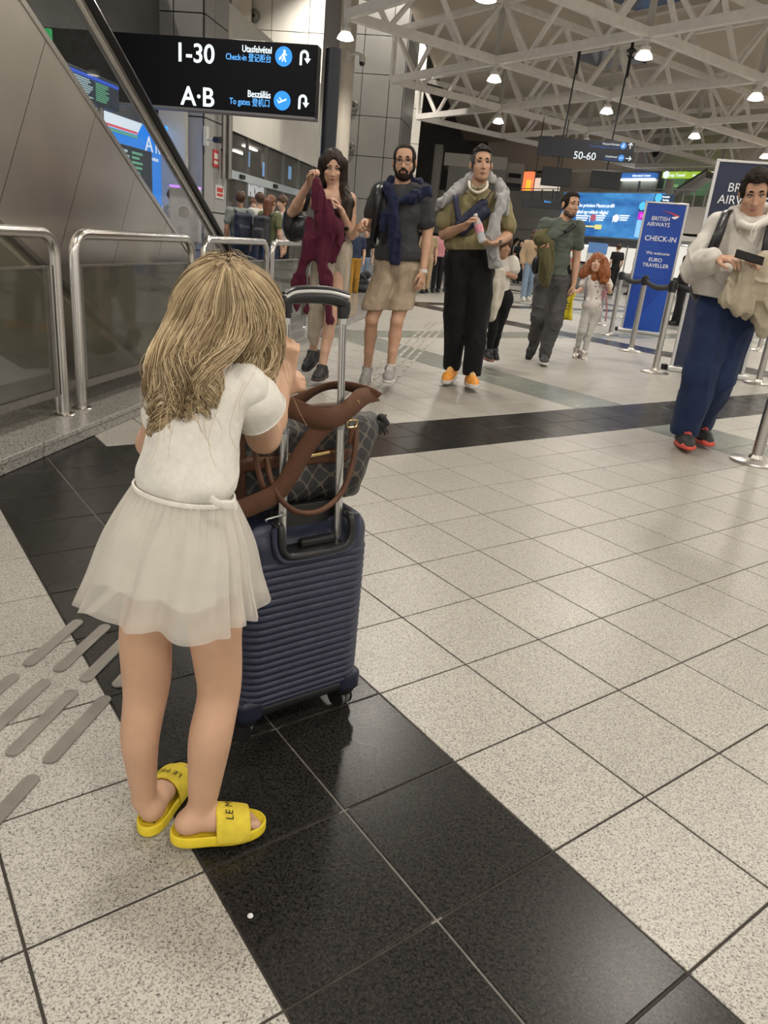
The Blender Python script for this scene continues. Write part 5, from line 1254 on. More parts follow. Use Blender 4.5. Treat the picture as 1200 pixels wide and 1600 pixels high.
f = mkfield(up_, 0.007, off=0.015); f.ripple(0.012, (13, 13, 9), 6); f.crease(0.011, (11, 11, 8), 4); f.cut(-RT[2]+RT[0]*0.05, P(730, 391)); f.build('shirt', olive, tm)
for k, (x0, x1) in enumerate(((735, 728), (760, 768))): MB().prism([P(748, 301, -0.125), P(x0, 290, -0.07), P(x1, 300, -0.12), P(743+k*14, 314, -0.15)], A(0, -0.006, 0)).build('collar', olive, tm)
tr = [(ell(pc+UPZ*0.0, A(0.185, 0.135, 0.15), RT), 0.05), (cap(ha, ka, 0.112, 0.088), 0.04), (cap(ka, aa+A(0, 0, 0.03), 0.088, 0.070), 0.03), (cap(hb, kb, 0.112, 0.088), 0.04), (cap(kb, ab+A(0, 0, 0.03), 0.088, 0.070), 0.03)]
f = mkfield(tr, 0.008, off=0.006); f.shade(fold_v(0.014, 14, 5, 5)); f.crease(0.009, (13, 13, 6), 4); f.cut(RT[2], P(736, 384)); f.cut(-UPZ, aa+UPZ*0.0); f.build('trousers', blk, tm)
orange = mat('trainer_orange', (0.80, 0.33, 0.05), 0.6, var=0.12, bump=0.4); lace_o = mat('lace_orange', (0.90, 0.60, 0.25), 0.7, var=0)
shoe(aa, nrm(A(-0.25, -0.9, -0.06)), orange, sole_w, tm, 0.30, 0.050, laces=lace_o, soleh=0.034); shoe(ab, nrm(A(0.05, -0.95, 0.06)), orange, sole_w, tm, 0.30, 0.050, laces=lace_o, soleh=0.036)
# grey jumper over the shoulders
gk = cloth_mat('jersey_grey', (0.33, 0.33, 0.33), bump=0.4, bs=240)
dp = [(cap(P(689, 318, -0.02), P(706, 305, -0.02), 0.052, 0.062), 0.03), (cap(P(706, 305, -0.02), P(733, 282, 0.06), 0.062, 0.060), 0.03), (cap(P(733, 282, 0.06), P(768, 280, 0.08), 0.055, 0.055), 0.03), (cap(P(768, 280, 0.06), P(785, 298, 0.02), 0.055, 0.062), 0.03), (cap(P(782, 296, -0.02), P(780, 330, -0.14), 0.060, 0.058), 0.03),
      (cap(P(780, 330, -0.14), P(768, 372, -0.18), 0.058, 0.060), 0.03), (cap(P(768, 376, -0.18), P(775, 412, -0.16), 0.056, 0.060), 0.03), (cap(P(786, 305, -0.05), P(790, 345, -0.05), 0.045, 0.035), 0.03), (cap(P(689, 318, -0.02), P(685, 326, 0.0), 0.045, 0.03), 0.03)]
f = mkfield(dp, 0.006, off=-0.012); f.shade(fold_v(0.020, 26, 9, 14)); f.ripple(0.006, (30, 30, 30), 8); f.crease(0.014, (20, 20, 12), 5); f.cut(A(0.2, 0, -1), P(775, 420, -0.16)); f.build('shoulder_jumper', gk, tm)
nv = mat('crossbody_navy', (0.012, 0.016, 0.045), 0.6, var=0.25, bump=0.4)
cb = thing('crossbody_bag', 'navy crossbody bag slung high on the chest of the man in olive', 'bag', P(735, 340, -0.17))
f = mkfield([(cap(P(716, 350, -0.13), P(755, 318, -0.13), 0.030, 0.040), 0.03), (cap(P(722, 360, -0.13), P(756, 332, -0.13), 0.040, 0.050), 0.03)], 0.006); f.ripple(0.006, (24, 24, 24), 3); f.build('bag_body', nv, cb)
ribbon('strap', [P(710, 300, 0.02), P(712, 308, -0.10), P(714, 325, -0.13), P(718, 345, -0.15)], 0.045, nv, cb, A(1, 0, 0.15), 0.006, 16)
ribbon('strap', [P(750, 322, -0.17), P(764, 305, -0.15), P(772, 294, -0.08)], 0.045, nv, cb, A(0.6, 0, 0.8), 0.006, 12)
nk = thing('neck_band', 'cream band hanging round the neck of the man in olive', 'neck band', P(747, 300, -0.14))
cream = mat('band_cream', (0.62, 0.58, 0.47), 0.6, var=0.1)
MB().tube(bez([P(733, 284, -0.04), P(735, 294, -0.14), P(747, 301, -0.185), P(760, 293, -0.15), P(761, 284, -0.04)], 18), 0.011, 8).build('band', cream, nk, True)
MB().tube(bez([P(736, 288, -0.07), P(740, 293, -0.15), P(748, 294, -0.17), P(757, 290, -0.14)], 14), 0.020, 8, flat=0.6).build('inner_pad', mat('band_camo', (0.20, 0.18, 0.11), 0.8, var=0.8, vscale=70), nk, True)
bt = thing('water_bottle', 'clear water bottle with a pink label in the hands of the man in olive', 'bottle', P(757, 378, -0.36))
pet = mat('bottle_plastic', (0.62, 0.66, 0.68), 0.08, var=0, alpha=0.55); q0, q1 = P(754.5, 379, -0.37), P(743, 336, -0.33); ax = nrm(q1-q0); L_ = np.linalg.norm(q1-q0)
fx = (nrm(np.cross(ax, A(0, 1, 0))), None, ax); fx = (fx[0], np.cross(ax, fx[0]), ax)
MB().lathe(q0, [(0.02, 0), (0.030, 0.006), (0.031, L_*0.25), (0.029, L_*0.3), (0.031, L_*0.35), (0.031, L_*0.68), (0.022, L_*0.84), (0.013, L_*0.92), (0.013, L_*0.97)], 20, fx).build('bottle_body', pet, bt, True)
MB().lathe(q0+ax*L_*0.36, [(0.0318, 0), (0.0318, L_*0.28)], 20, fx).build('paper_label', mat('label_pink', (0.62, 0.26, 0.32), 0.5, var=0.35, vscale=40), bt, True)
MB().lathe(q0+ax*L_*0.96, [(0.015, 0), (0.015, 0.016)], 14, fx).build('cap', sole_w, bt)
MB().tube([wb+A(0.0, 0, 0.012), wb+A(0.01, 0, -0.012)], 0.0335, 14).build('bracelet', black_plastic, tm, True)

# ------------------------------------------------------------------ child half hidden behind the tall man
P = P_(7.4)
ch = thing('person', 'dark-haired child in a white T-shirt mostly hidden behind the tall man', 'person', A(1.05, 7.4, 0))
hc = P(786, 384); RH = rot(0.4, 0.1, 0)
sa, sb = P(771, 412, 0.03), P(801, 409, 0.0); pc = P(782, 466, 0.02)
RT, tp = torso_prims(sa, sb, pc, 1, 0.9, 0.75)
eb, wb = P(804, 432, 0.0), P(790, 428, -0.10); ea, wa = P(768, 436, 0), P(770, 465, -0.05)
ha, hb = P(774, 470, 0.02), P(790, 470, 0.02); ka, aa = P(770, 512, 0), P(764, 550, 0.0); kb, ab = P(778, 515, 0.05), P(772, 548, 0.1)
pr = tp + head_prims(hc, RH, 0.92) + [(cap((sa+sb)/2, hc-UPZ*0.05, 0.045, 0.042), 0.03)] + arm_prims(sa, ea, wa, 0.75) + arm_prims(sb, eb, wb, 0.75)
pr += hand_prims(wa, A(0, -0.2, -1), A(0.8, 0, 0), A(0, -1, 0), 0.5, 0.75) + hand_prims(wb, A(-0.8, -0.5, -0.2), A(0, 0, -1), A(0, -1, 0), 0.8, 0.75) + leg_prims(ha, ka, aa, 0.75) + leg_prims(hb, kb, ab, 0.75)
body_mesh(pr, skin_t, ch, 0.008)
f = mkfield([(ell(hc+UPZ*0.025, A(0.082, 0.092, 0.092)), 0.02), (ell(hc+A(0.01, 0.03, -0.06), A(0.07, 0.06, 0.10)), 0.03)], 0.006, off=0.008); f.ripple(0.006, (50, 50, 14), 3); f.cut(RH[1]-RH[2]*0.4, hc+RH[1]*0.075); f.build('hair', mat('hair_brown', (0.06, 0.028, 0.014), 0.5, var=0.4, vscale=60), ch)
tee = cloth_mat('tee_white', (0.60, 0.57, 0.52)); f = mkfield(tp+[(cap(sb, sb+(eb-sb)*0.5, 0.05, 0.056), 0.03), (cap(sa, sa+(ea-sa)*0.5, 0.05, 0.056), 0.03)], 0.009, off=0.008); f.ripple(0.005, (16, 16, 9), 3); f.cut(-UPZ, P(782, 462)); f.build('t_shirt', tee, ch)
f = mkfield(leg_prims(ha, ka, aa, 0.75)+leg_prims(hb, kb, ab, 0.75)+[(ell(pc, A(0.12, 0.1, 0.11)), 0.04)], 0.009, off=0.006); f.cut(-UPZ, aa+UPZ*0.02); f.build('leggings', blk, ch)
shoe(aa, nrm(A(0.1, -1, 0)), sh_b, mat('sole_red', (0.25, 0.10, 0.08), 0.6, var=0.1), ch, 0.21, 0.04); shoe(ab, nrm(A(0.1, -1, 0)), sh_b, sh_b, ch, 0.21, 0.04)
cg = thing('cardigan', 'cream cardigan hanging beside the black trousers of the tall man', 'cardigan', P(774, 450, -0.3))
f = mkfield([(cap(P(783, 424, -0.25), P(778, 445, -0.25), 0.035, 0.06), 0.03), (cap(P(778, 445, -0.25), P(771, 475, -0.25), 0.062, 0.068), 0.03), (cap(P(771, 475, -0.25), P(768, 494, -0.25), 0.066, 0.045), 0.03)], 0.008); f.shade(fold_v(0.014, 24, 4, 7)); f.build('knit', cloth_mat('knit_cream', (0.58, 0.54, 0.46), bump=0.6, bs=240), cg)
# ------------------------------------------------------------------ man in the green T-shirt with the red-haired girl
P = P_(8.07)
gm = thing('person', 'man in a grey-green T-shirt and grey trousers, walking with his head turned aside', 'person', A(1.55, 8.07, 0))
hc = P(891, 321); RH = rot(0.50, 0.04, 0.0)
sa, sb = P(853, 352, 0.04), P(902, 355, 0.02); pc = P(864, 438, 0.03)
ea, wa = P(846, 392, 0.06), P(840, 388, -0.22); eb, wb = P(901, 404, 0.02), P(896, 444, -0.04)
RT, tp = torso_prims(sa, sb, pc, 1, 1.02, 1.0)
ha, hb = P(851, 440, 0.03), P(877, 442, 0.03)
ka, aa = P(843, 494, 0.0), P(834, 532, 0.28); kb, ab = P(865, 502, -0.08), P(850, 556, -0.05)
pr = tp + head_prims(hc, RH, 1.0) + [(cap((sa+sb)/2+UPZ*0.02, hc-UPZ*0.06+A(0, 0.02, 0), 0.062, 0.056), 0.03)]
pr += arm_prims(sa, ea, wa, 1.02) + arm_prims(sb, eb, wb, 1.0)
pr += hand_prims(wa, A(0.75, -0.55, 0.05), A(0.1, -0.1, 1.0), A(-0.3, -0.8, 0.4), 0.7) + hand_prims(wb, nrm(P(894, 462, -0.08)-wb), A(-0.6, 0.3, 0.1), A(-0.3, -0.9, 0), 0.9)
pr += leg_prims(ha, ka, aa, 0.98) + leg_prims(hb, kb, ab, 0.98)
body_mesh(pr, skin_m, gm, 0.007, carve=sockets(hc, RH))
face_parts(hc, RH, 1.0, gm, hair_b, lipm('brownish', (0.33, 0.14, 0.11)), (0.2, 0))
short_hair(hc, RH, hair_b, gm, 1.0, 0.006, 0.090, -0.08, 0.005, 4, 0.006, 0.075)
h = lambda x, y, z: hc+RH[0]*x+RH[1]*y+RH[2]*z
f = mkfield([(ell(h(0, 0.042, -0.088), A(0.042, 0.043, 0.032), RH), 0.02), (ell(h(0.038, 0.02, -0.068), A(0.026, 0.042, 0.038), RH), 0.02), (ell(h(-0.038, 0.02, -0.068), A(0.026, 0.042, 0.038), RH), 0.02)], 0.005, off=0.001); f.add(ell(h(0, 0.10, -0.058), A(0.026, 0.03, 0.014), RH), 0.005, sub=True); f.build('stubble', mat('stubble', (0.09, 0.055, 0.04), 0.7, var=0.3, vscale=200), gm)
gt = cloth_mat('tee_grey_green', (0.088, 0.105, 0.085)); gtr = cloth_mat('trouser_grey', (0.068, 0.066, 0.066))
up_ = tp + [(cap(sa, sa+(ea-sa)*0.62, 0.062, 0.064), 0.03), (cap(sb, sb+(eb-sb)*0.52, 0.060, 0.062), 0.03)]
f = mkfield(up_, 0.008, off=0.018); f.ripple(0.014, (12, 12, 10), 6); f.crease(0.010, (9, 9, 20), 9); f.cut(-RT[2], P(864, 430)); f.build('t_shirt', gt, gm)
tr = [(ell(pc, A(0.165, 0.13, 0.14), RT), 0.05), (cap(ha, ka, 0.108, 0.084), 0.04), (cap(ka, aa+A(0, 0, 0.03), 0.084, 0.066), 0.03), (cap(hb, kb, 0.105, 0.084), 0.04), (cap(kb, ab+A(0, 0, 0.02), 0.084, 0.068), 0.03)]
f = mkfield(tr, 0.008, off=0.004); f.ripple(0.012, (12, 12, 9), 5); f.crease(0.012, (11, 11, 11), 5); f.cut(RT[2], P(864, 426)); f.cut(-UPZ, ab-UPZ*0.03); f.build('trousers', gtr, gm)
shoe(aa, nrm(A(-0.35, -0.5, -0.80)), sh_b, sh_b, gm, 0.28, 0.046); shoe(ab, nrm(A(-0.10, -1, 0.04)), mat('shoe_dark_grey', (0.04, 0.04, 0.045), 0.6, var=0.15), sole_w, gm, 0.29, 0.047)
jk = thing('jacket', 'folded olive jacket held on the forearm of the man in green', 'jacket', P(852, 400, -0.3))
oj = cloth_mat('jacket_olive', (0.105, 0.095, 0.045))
f = mkfield([(cap(P(842, 368, -0.30), P(856, 360, -0.30), 0.05, 0.03), 0.03), (cap(P(845, 372, -0.30), P(858, 380, -0.30), 0.075, 0.06), 0.04), (cap(P(850, 385, -0.27), P(853, 420, -0.22), 0.075, 0.085), 0.04), (cap(P(853, 420, -0.22), P(852, 440, -0.20), 0.085, 0.07), 0.04), (cap(P(860, 385, -0.28), P(864, 440, -0.22), 0.035, 0.028), 0.03)], 0.007, off=-0.012); f.shade(fold_v(0.034, 20, 4, 4)); f.crease(0.016, (20, 20, 5), 3); f.build('cloth', oj, jk)
cb = thing('crossbody_bag', 'slim black crossbody strap over the grey-green T-shirt', 'bag', P(880, 365, -0.16))
ribbon('strap', [P(904, 345, 0.05), P(900, 350, -0.08), P(884, 362, -0.15), P(866, 377, -0.15), P(848, 396, -0.08), P(838, 410, 0.08)], 0.045, black_plastic, cb, A(0.5, 0, 0.85), 0.006, 26)
f = mkfield([(cap(P(897, 352, -0.12), P(885, 361, -0.165), 0.024, 0.026), 0.02)], 0.006); f.build('strap_pad', black_plastic, cb)
f = mkfield([(ell(P(838, 414, 0.12), A(0.05, 0.06, 0.10)), 0.02)], 0.009); f.build('pouch', black_plastic, cb)
yb = thing('shopping_bag', 'yellow printed carrier bag hanging from the hands of man and girl', 'bag', P(884, 480, -0.02))
yel = mat('bag_yellow', (0.62, 0.52, 0.03), 0.45, var=0.12, vscale=20, bump=0.3, bscale=40)
pts = [[P(889+j*2.2+ (1.0*math.sin(j*2)), 458, -0.03-0.02*math.sin(j*1.3)) if i == 0 else P(889-i*3.0+j*(1.6+i*0.55)-2, 458+i*8.0+j*0.6, -0.03-0.025*math.sin(j*1.3+i*0.5)) for j in range(6)] for i in range(6)]
MB().grid(pts).build('bag_film', yel, yb, True, solid=0.012)
ptxt = mat('bag_print', (0.02, 0.015, 0.01), 0.5, var=0)
for k, (x, y, w_, h_) in enumerate(((887, 474, 8, 1.3), (886, 478, 9, 1.3), (885, 482, 9, 1.3), (879, 492, 6, 5))):
    q = [P(x-w_/2, y-h_/2, -0.085), P(x+w_/2, y-h_/2+0.6, -0.085), P(x+w_/2-0.6, y+h_/2+0.6, -0.085), P(x-w_/2-0.6, y+h_/2, -0.085)]
    MB().prism(q, A(0, 0.004, 0)).build('print_line', ptxt, yb)

P = P_(8.80)
rg = thing('person', 'little girl with long red curls, white patterned T-shirt and pale leggings', 'person', A(2.13, 8.8, 0))
hc = P(932.5, 412); RH = rot(-0.35, -0.18, 0.0)
sa, sb = P(917, 434, 0.02), P(946, 435, 0.02); pc = P(925, 482, 0.02)
RT, tp = torso_prims(sa, sb, pc, 1, 0.95, 0.66)
ea, wa = P(909, 452, 0.0), P(900, 456, -0.14); eb, wb = P(953, 456, 0.0), P(951, 451, -0.12)
ha, hb = P(917, 486, 0.02), P(933, 486, 0.02); ka, aa = P(908, 518, -0.04), P(901, 549, 0.06); kb, ab = P(920, 522, -0.02), P(912, 554, -0.04)
pr = tp + head_prims(hc, RH, 0.84) + [(cap((sa+sb)/2, hc-UPZ*0.05, 0.038, 0.036), 0.03)] + arm_prims(sa, ea, wa, 0.66) + arm_prims(sb, eb, wb, 0.66)
pr += hand_prims(wa, A(-0.7, -0.2, 0.5), A(0.3, 0.5, -0.6), A(0, -1, 0.2), 0.8, 0.62) + hand_prims(wb, A(-0.1, -0.3, 0.95), A(-0.8, 0.2, 0), A(0, -1, 0), 1.1, 0.62) + leg_prims(ha, ka, aa, 0.62) + leg_prims(hb, kb, ab, 0.62)
body_mesh(pr, skin_l, rg, 0.006, carve=sockets(hc, RH, 0.84))
red_h = mat('hair_red', (0.235, 0.070, 0.018), 0.5, var=0.45, vscale=45, bump=0.7, bscale=120)
face_parts(hc, RH, 0.84, rg, mat('brow_red', (0.20, 0.08, 0.03), 0.6, var=0), lipm('pink', (0.45, 0.17, 0.14)), (-0.2, 0.15))
h = lambda x, y, z: hc+RH[0]*x+RH[1]*y+RH[2]*z
f = mkfield([(ell(h(0, -0.016, 0.034), A(0.070, 0.082, 0.080), RH), 0.02), (cap(h(-0.066, 0.0, 0.0), h(-0.11, 0.0, -0.12), 0.038, 0.050), 0.04), (cap(h(0.062, 0.0, 0.03), h(0.10, 0.0, -0.10), 0.040, 0.060), 0.04), (cap(h(0.10, 0.0, -0.10), h(0.115, 0.01, -0.17), 0.060, 0.035), 0.04), (cap(h(0, -0.05, 0), h(0, -0.07, -0.14), 0.06, 0.08), 0.04)], 0.006, off=0.012)
f.ripple(0.012, (45, 45, 14), 8); f.ripple(0.007, (75, 75, 26), 2); f.add(ell(h(0.0, 0.10, -0.030), A(0.044, 0.06, 0.074), RH), 0.008, sub=True); f.build('hair', red_h, rg)
def print_mat(n, base, dot, sc):
    m = mat(n, base, 0.85, var=0); nt = m.node_tree; N = nt.nodes; L = nt.links
    tc = N.new('ShaderNodeTexCoord'); v = N.new('ShaderNodeTexVoronoi'); v.inputs['Scale'].default_value = sc; v.inputs['Randomness'].default_value = 0.45
    L.new(tc.outputs['Object'], v.inputs['Vector']); r = N.new('ShaderNodeMapRange'); r.inputs['From Min'].default_value = 0.27; r.inputs['From Max'].default_value = 0.22; L.new(v.outputs['Distance'], r.inputs['Value'])
    x = N.new('ShaderNodeMix'); x.data_type = 'RGBA'; L.new(r.outputs[0], x.inputs[0]); x.inputs[6].default_value = (*base, 1); x.inputs[7].default_value = (*dot, 1); L.new(x.outputs[2], N['Principled BSDF'].inputs['Base Color']); return m
f = mkfield(tp+[(cap(sa, sa+(ea-sa)*0.55, 0.042, 0.050), 0.03), (cap(sb, sb+(eb-sb)*0.55, 0.042, 0.050), 0.03), (ell(P(924, 475, 0.0), A(0.102, 0.08, 0.08), RT), 0.04)], 0.007, off=0.008); f.ripple(0.005, (18, 18, 9), 3); f.cut(-RT[2], P(924, 486)); f.build('t_shirt', print_mat('tee_print', (0.62, 0.57, 0.54), (0.22, 0.15, 0.15), 22.0), rg)
f = mkfield(leg_prims(ha, ka, aa, 0.62)+leg_prims(hb, kb, ab, 0.62)+[(ell(pc, A(0.10, 0.085, 0.10)), 0.04)], 0.007, off=0.006); f.ripple(0.003, (30, 30, 20), 3); f.cut(-UPZ, aa+UPZ*0.01); f.build('leggings', cloth_mat('leggings_pale', (0.46, 0.45, 0.42)), rg)
silver = mat('boot_silver', (0.50, 0.46, 0.42), 0.28, 0.85, var=0.15, vscale=40)
shoe(aa, nrm(A(-0.3, -0.9, -0.2)), silver, sole_w, rg, 0.185, 0.036, collar=0.07); shoe(ab, nrm(A(-0.05, -1, 0)), silver, sole_w, rg, 0.185, 0.036, collar=0.07)
pk = mat('strap_pink', (0.42, 0.20, 0.22), 0.7, var=0.1)
bp = thing('backpack', 'small pink backpack worn by the red-haired girl', 'backpack', P(935, 455, 0.15))
f = mkfield([(ell(P(932, 458, 0.16), A(0.10, 0.06, 0.13)), 0.03)], 0.009); f.build('bag_body', pk, bp)
ribbon('strap', [P(922, 432, 0.06), P(917, 438, -0.08), P(915, 456, -0.10), P(913, 470, 0.0)], 0.022, mat('strap_grey', (0.20, 0.19, 0.22), 0.7, var=0.1), bp, A(1, 0, 0), 0.005, 14)
ribbon('strap', [P(947, 432, 0.06), P(947, 445, -0.08), P(947, 462, -0.10), P(948, 482, -0.05), P(946, 502, -0.05)], 0.02, pk, bp, A(1, 0, 0), 0.005, 16)

# ------------------------------------------------------------------ young man in the white hoodie
P = P_(4.70)
wm = thing('person', 'young man in a white hoodie and wide navy trousers, looking down at his phone', 'person', A(1.94, 4.7, 0))
hc = P(1180, 302); RH = rot(-0.30, 0.42, 0.10)
sa, sb = P(1126, 352, 0.05), P(1224, 356, 0.02); pc = P(1146, 474, 0.03)
ea, wa = P(1084, 420, 0.0), P(1119, 404, -0.22); eb, wb = P(1222, 440, 0.0), P(1188, 424, -0.22)
RT, tp = torso_prims(sa, sb, pc, 1, 1.02, 1.0)
ha, hb = P(1118, 482, 0.03), P(1154, 486, 0.04)
ka, aa = P(1096, 584, -0.04), P(1069, 678, 0.05); kb, ab = P(1122, 590, 0.02), P(1091, 668, 0.22)
pr = tp + head_prims(hc, RH, 0.98) + [(cap((sa+sb)/2+UPZ*0.02, hc-UPZ*0.06+A(0, 0.02, 0), 0.06, 0.055), 0.03)]
pr += arm_prims(sa, ea, wa, 0.98) + arm_prims(sb, eb, wb, 0.98)
pr += hand_prims(wa, nrm(P(1152, 405, -0.32)-wa), A(0.15, 0.35, -0.9), A(0.1, -0.8, 0.5), 0.55) + hand_prims(wb, nrm(P(1160, 411, -0.32)-wb), A(0.0, 0.1, 1.0), A(0.1, 0.9, 0.35), 0.45)
pr += leg_prims(ha, ka, aa, 0.98) + leg_prims(hb, kb, ab, 0.98)
body_mesh(pr, skin_m, wm, 0.0055, carve=sockets(hc, RH, 0.98))
face_parts(hc, RH, 0.98, wm, hair_b, lipm('brownish', (0.33, 0.14, 0.11)), (-0.2, -0.7), brow_w=0.005)
short_hair(hc, RH, hair_b, wm, 0.98, 0.008, 0.084, -0.070, 0.008, 7, 0.012, 0.078, 'hair', (52, 52, 52))
hood = cloth_mat('hoodie_white', (0.60, 0.57, 0.525), bump=0.4, bs=350)
fa = ea+(wa-ea)*0.86; fb = eb+(wb-eb)*0.8
up_ = tp + [(cap(sa, ea, 0.070, 0.060), 0.04), (cap(ea, fa, 0.060, 0.042), 0.03), (cap(sb, eb, 0.070, 0.060), 0.04), (cap(eb, fb, 0.060, 0.042), 0.03), (ell(P(1136, 445, 0.0), A(0.185, 0.135, 0.12), RT), 0.05)]
f = mkfield(up_, 0.007, off=0.020); f.ripple(0.016, (11, 11, 9), 6); f.crease(0.010, (9, 9, 9), 2); f.cut(-RT[2]-RT[0]*0.10, P(1120, 466)); f.build('hoodie', hood, wm)
hn = [(cap(P(1146, 332, 0.05), P(1158, 350, -0.10), 0.038, 0.034), 0.03), (cap(P(1158, 350, -0.10), P(1176, 356, -0.14), 0.034, 0.028), 0.03), (cap(P(1176, 356, -0.14), P(1200, 344, -0.10), 0.028, 0.034), 0.03), (cap(P(1200, 344, -0.10), P(1208, 330, 0.06), 0.034, 0.04), 0.03), (cap(P(1146, 332, 0.06), P(1176, 322, 0.14), 0.045, 0.05), 0.03), (cap(P(1176, 322, 0.14), P(1208, 330, 0.07), 0.05, 0.045), 0.03)]
f = mkfield(hn, 0.006, off=-0.010); f.ripple(0.005, (26, 26, 26), 4); f.build('hood', hood, wm)
for x in (1176, 1182): MB().tube([P(x, 352, -0.185), P(x-3, 368, -0.19), P(x-7, 380, -0.185)], 0.004, 6).build('drawstring', hood, wm)
f = mkfield([(ell(P(1150, 430, -0.15), A(0.12, 0.035, 0.075), RT), 0.02)], 0.007); f.ripple(0.004, (20, 20, 14), 2); f.build('front_pocket', hood, wm)
nvt = cloth_mat('trouser_navy', (0.016, 0.028, 0.075), bump=0.3)
tr = [(ell(pc, A(0.180, 0.135, 0.14), RT), 0.05), (cap(ha, ka, 0.118, 0.098), 0.04), (cap(ka, aa+A(0, 0, 0.02), 0.098, 0.078), 0.04), (cap(hb, kb, 0.116, 0.094), 0.04), (cap(kb, ab+A(0, 0, 0.02), 0.094, 0.074), 0.04)]
f = mkfield(tr, 0.008, off=0.006); f.ripple(0.014, (11, 11, 6), 5); f.crease(0.012, (10, 10, 6), 3); f.cut(RT[2], P(1146, 462)); f.cut(-UPZ, aa-UPZ*0.005); f.build('trousers', nvt, wm)
dsh = mat('sneaker_dark_grey', (0.035, 0.033, 0.033), 0.65, var=0.25, bump=0.4); rs = mat('sole_coral', (0.62, 0.09, 0.06), 0.55, var=0.1)
for an, td in ((aa, A(-0.15, -0.97, 0.10)), (ab, A(0.05, -1, 0.0))):
    o = shoe(an, nrm(td), dsh, rs, wm, 0.29, 0.048, laces=rs, soleh=0.024); t_ = nrm(td); tip = an-UPZ*0.055+t_*0.185
    f = mkfield([(ell(tip-UPZ*0.002, A(0.047, 0.040, 0.026), np.array([np.cross(t_, UPZ), t_, UPZ])), 0.01)], 0.005); f.build('toe_cap', rs, o)
ph = thing('phone', 'black phone held in both hands of the young man in white', 'phone', P(1172, 402, -0.36))
c = P(1171, 402, -0.36); ax = nrm(A(0.85, -0.25, -0.18)); nz = nrm(A(0.05, 0.55, -0.8)); MB().box(c, (0.078, 0.037, 0.0045), (ax, nrm(np.cross(nz, ax)), nz)).build('slab', black_gloss, ph, bevel=0.003)
bj = thing('jacket', 'beige jacket draped over the arm of the young man in white', 'jacket', P(1165, 460, -0.2))
bjm = cloth_mat('jacket_beige', (0.40, 0.345, 0.26), bump=0.4, bs=300)
f = mkfield([(cap(P(1160, 418, -0.26), P(1140, 466, -0.24), 0.04, 0.050), 0.04), (cap(P(1166, 425, -0.26), P(1158, 478, -0.25), 0.05, 0.060), 0.04), (cap(P(1176, 428, -0.24), P(1170, 480, -0.24), 0.05, 0.055), 0.04), (cap(P(1136, 468, -0.24), P(1172, 486, -0.24), 0.040, 0.045), 0.04)], 0.007)
def fan(I): return 0.016*np.sin((I[:, 0]-1.86)*80+ (I[:, 2]-0.9)*9)*np.clip((0.95-I[:, 2])*6, 0.3, 1)
f.shade(fan); f.crease(0.022, (20, 20, 5), 3); f.build('jacket_skirt', bjm, bj)
f = mkfield([(cap(P(1196, 408, -0.24), P(1186, 455, -0.26), 0.055, 0.075), 0.04), (cap(P(1186, 455, -0.26), P(1200, 500, -0.24), 0.075, 0.075), 0.04), (cap(P(1190, 480, -0.25), P(1192, 515, -0.24), 0.06, 0.035), 0.04), (cap(P(1205, 412, -0.2), P(1215, 500, -0.2), 0.06, 0.07), 0.04)], 0.007); f.ripple(0.026, (18, 18, 8), 6); f.crease(0.020, (16, 16, 9), 3); f.build('jacket_sleeve', bjm, bj)
bk = thing('backpack', 'black backpack on the young man in the white hoodie', 'backpack', P(1140, 420, 0.2))
f = mkfield([(ell(P(1150, 400, 0.26), A(0.19, 0.10, 0.26)), 0.03), (ell(P(1096, 440, 0.20), A(0.06, 0.09, 0.12)), 0.04)], 0.009); f.build('bag_body', bm_, bk)
ribbon('shoulder_strap', [P(1142, 328, 0.10), P(1134, 334, -0.03), P(1124, 362, -0.115), P(1114, 388, -0.105), P(1106, 410, -0.02)], 0.062, bm_, bk, A(1, 0.15, 0.25), 0.012, 26)
ribbon('shoulder_strap', [P(1212, 330, 0.10), P(1210, 340, -0.06), P(1202, 370, -0.16), P(1196, 405, -0.17)], 0.06, bm_, bk, A(1, 0, 0.1), 0.012, 20)

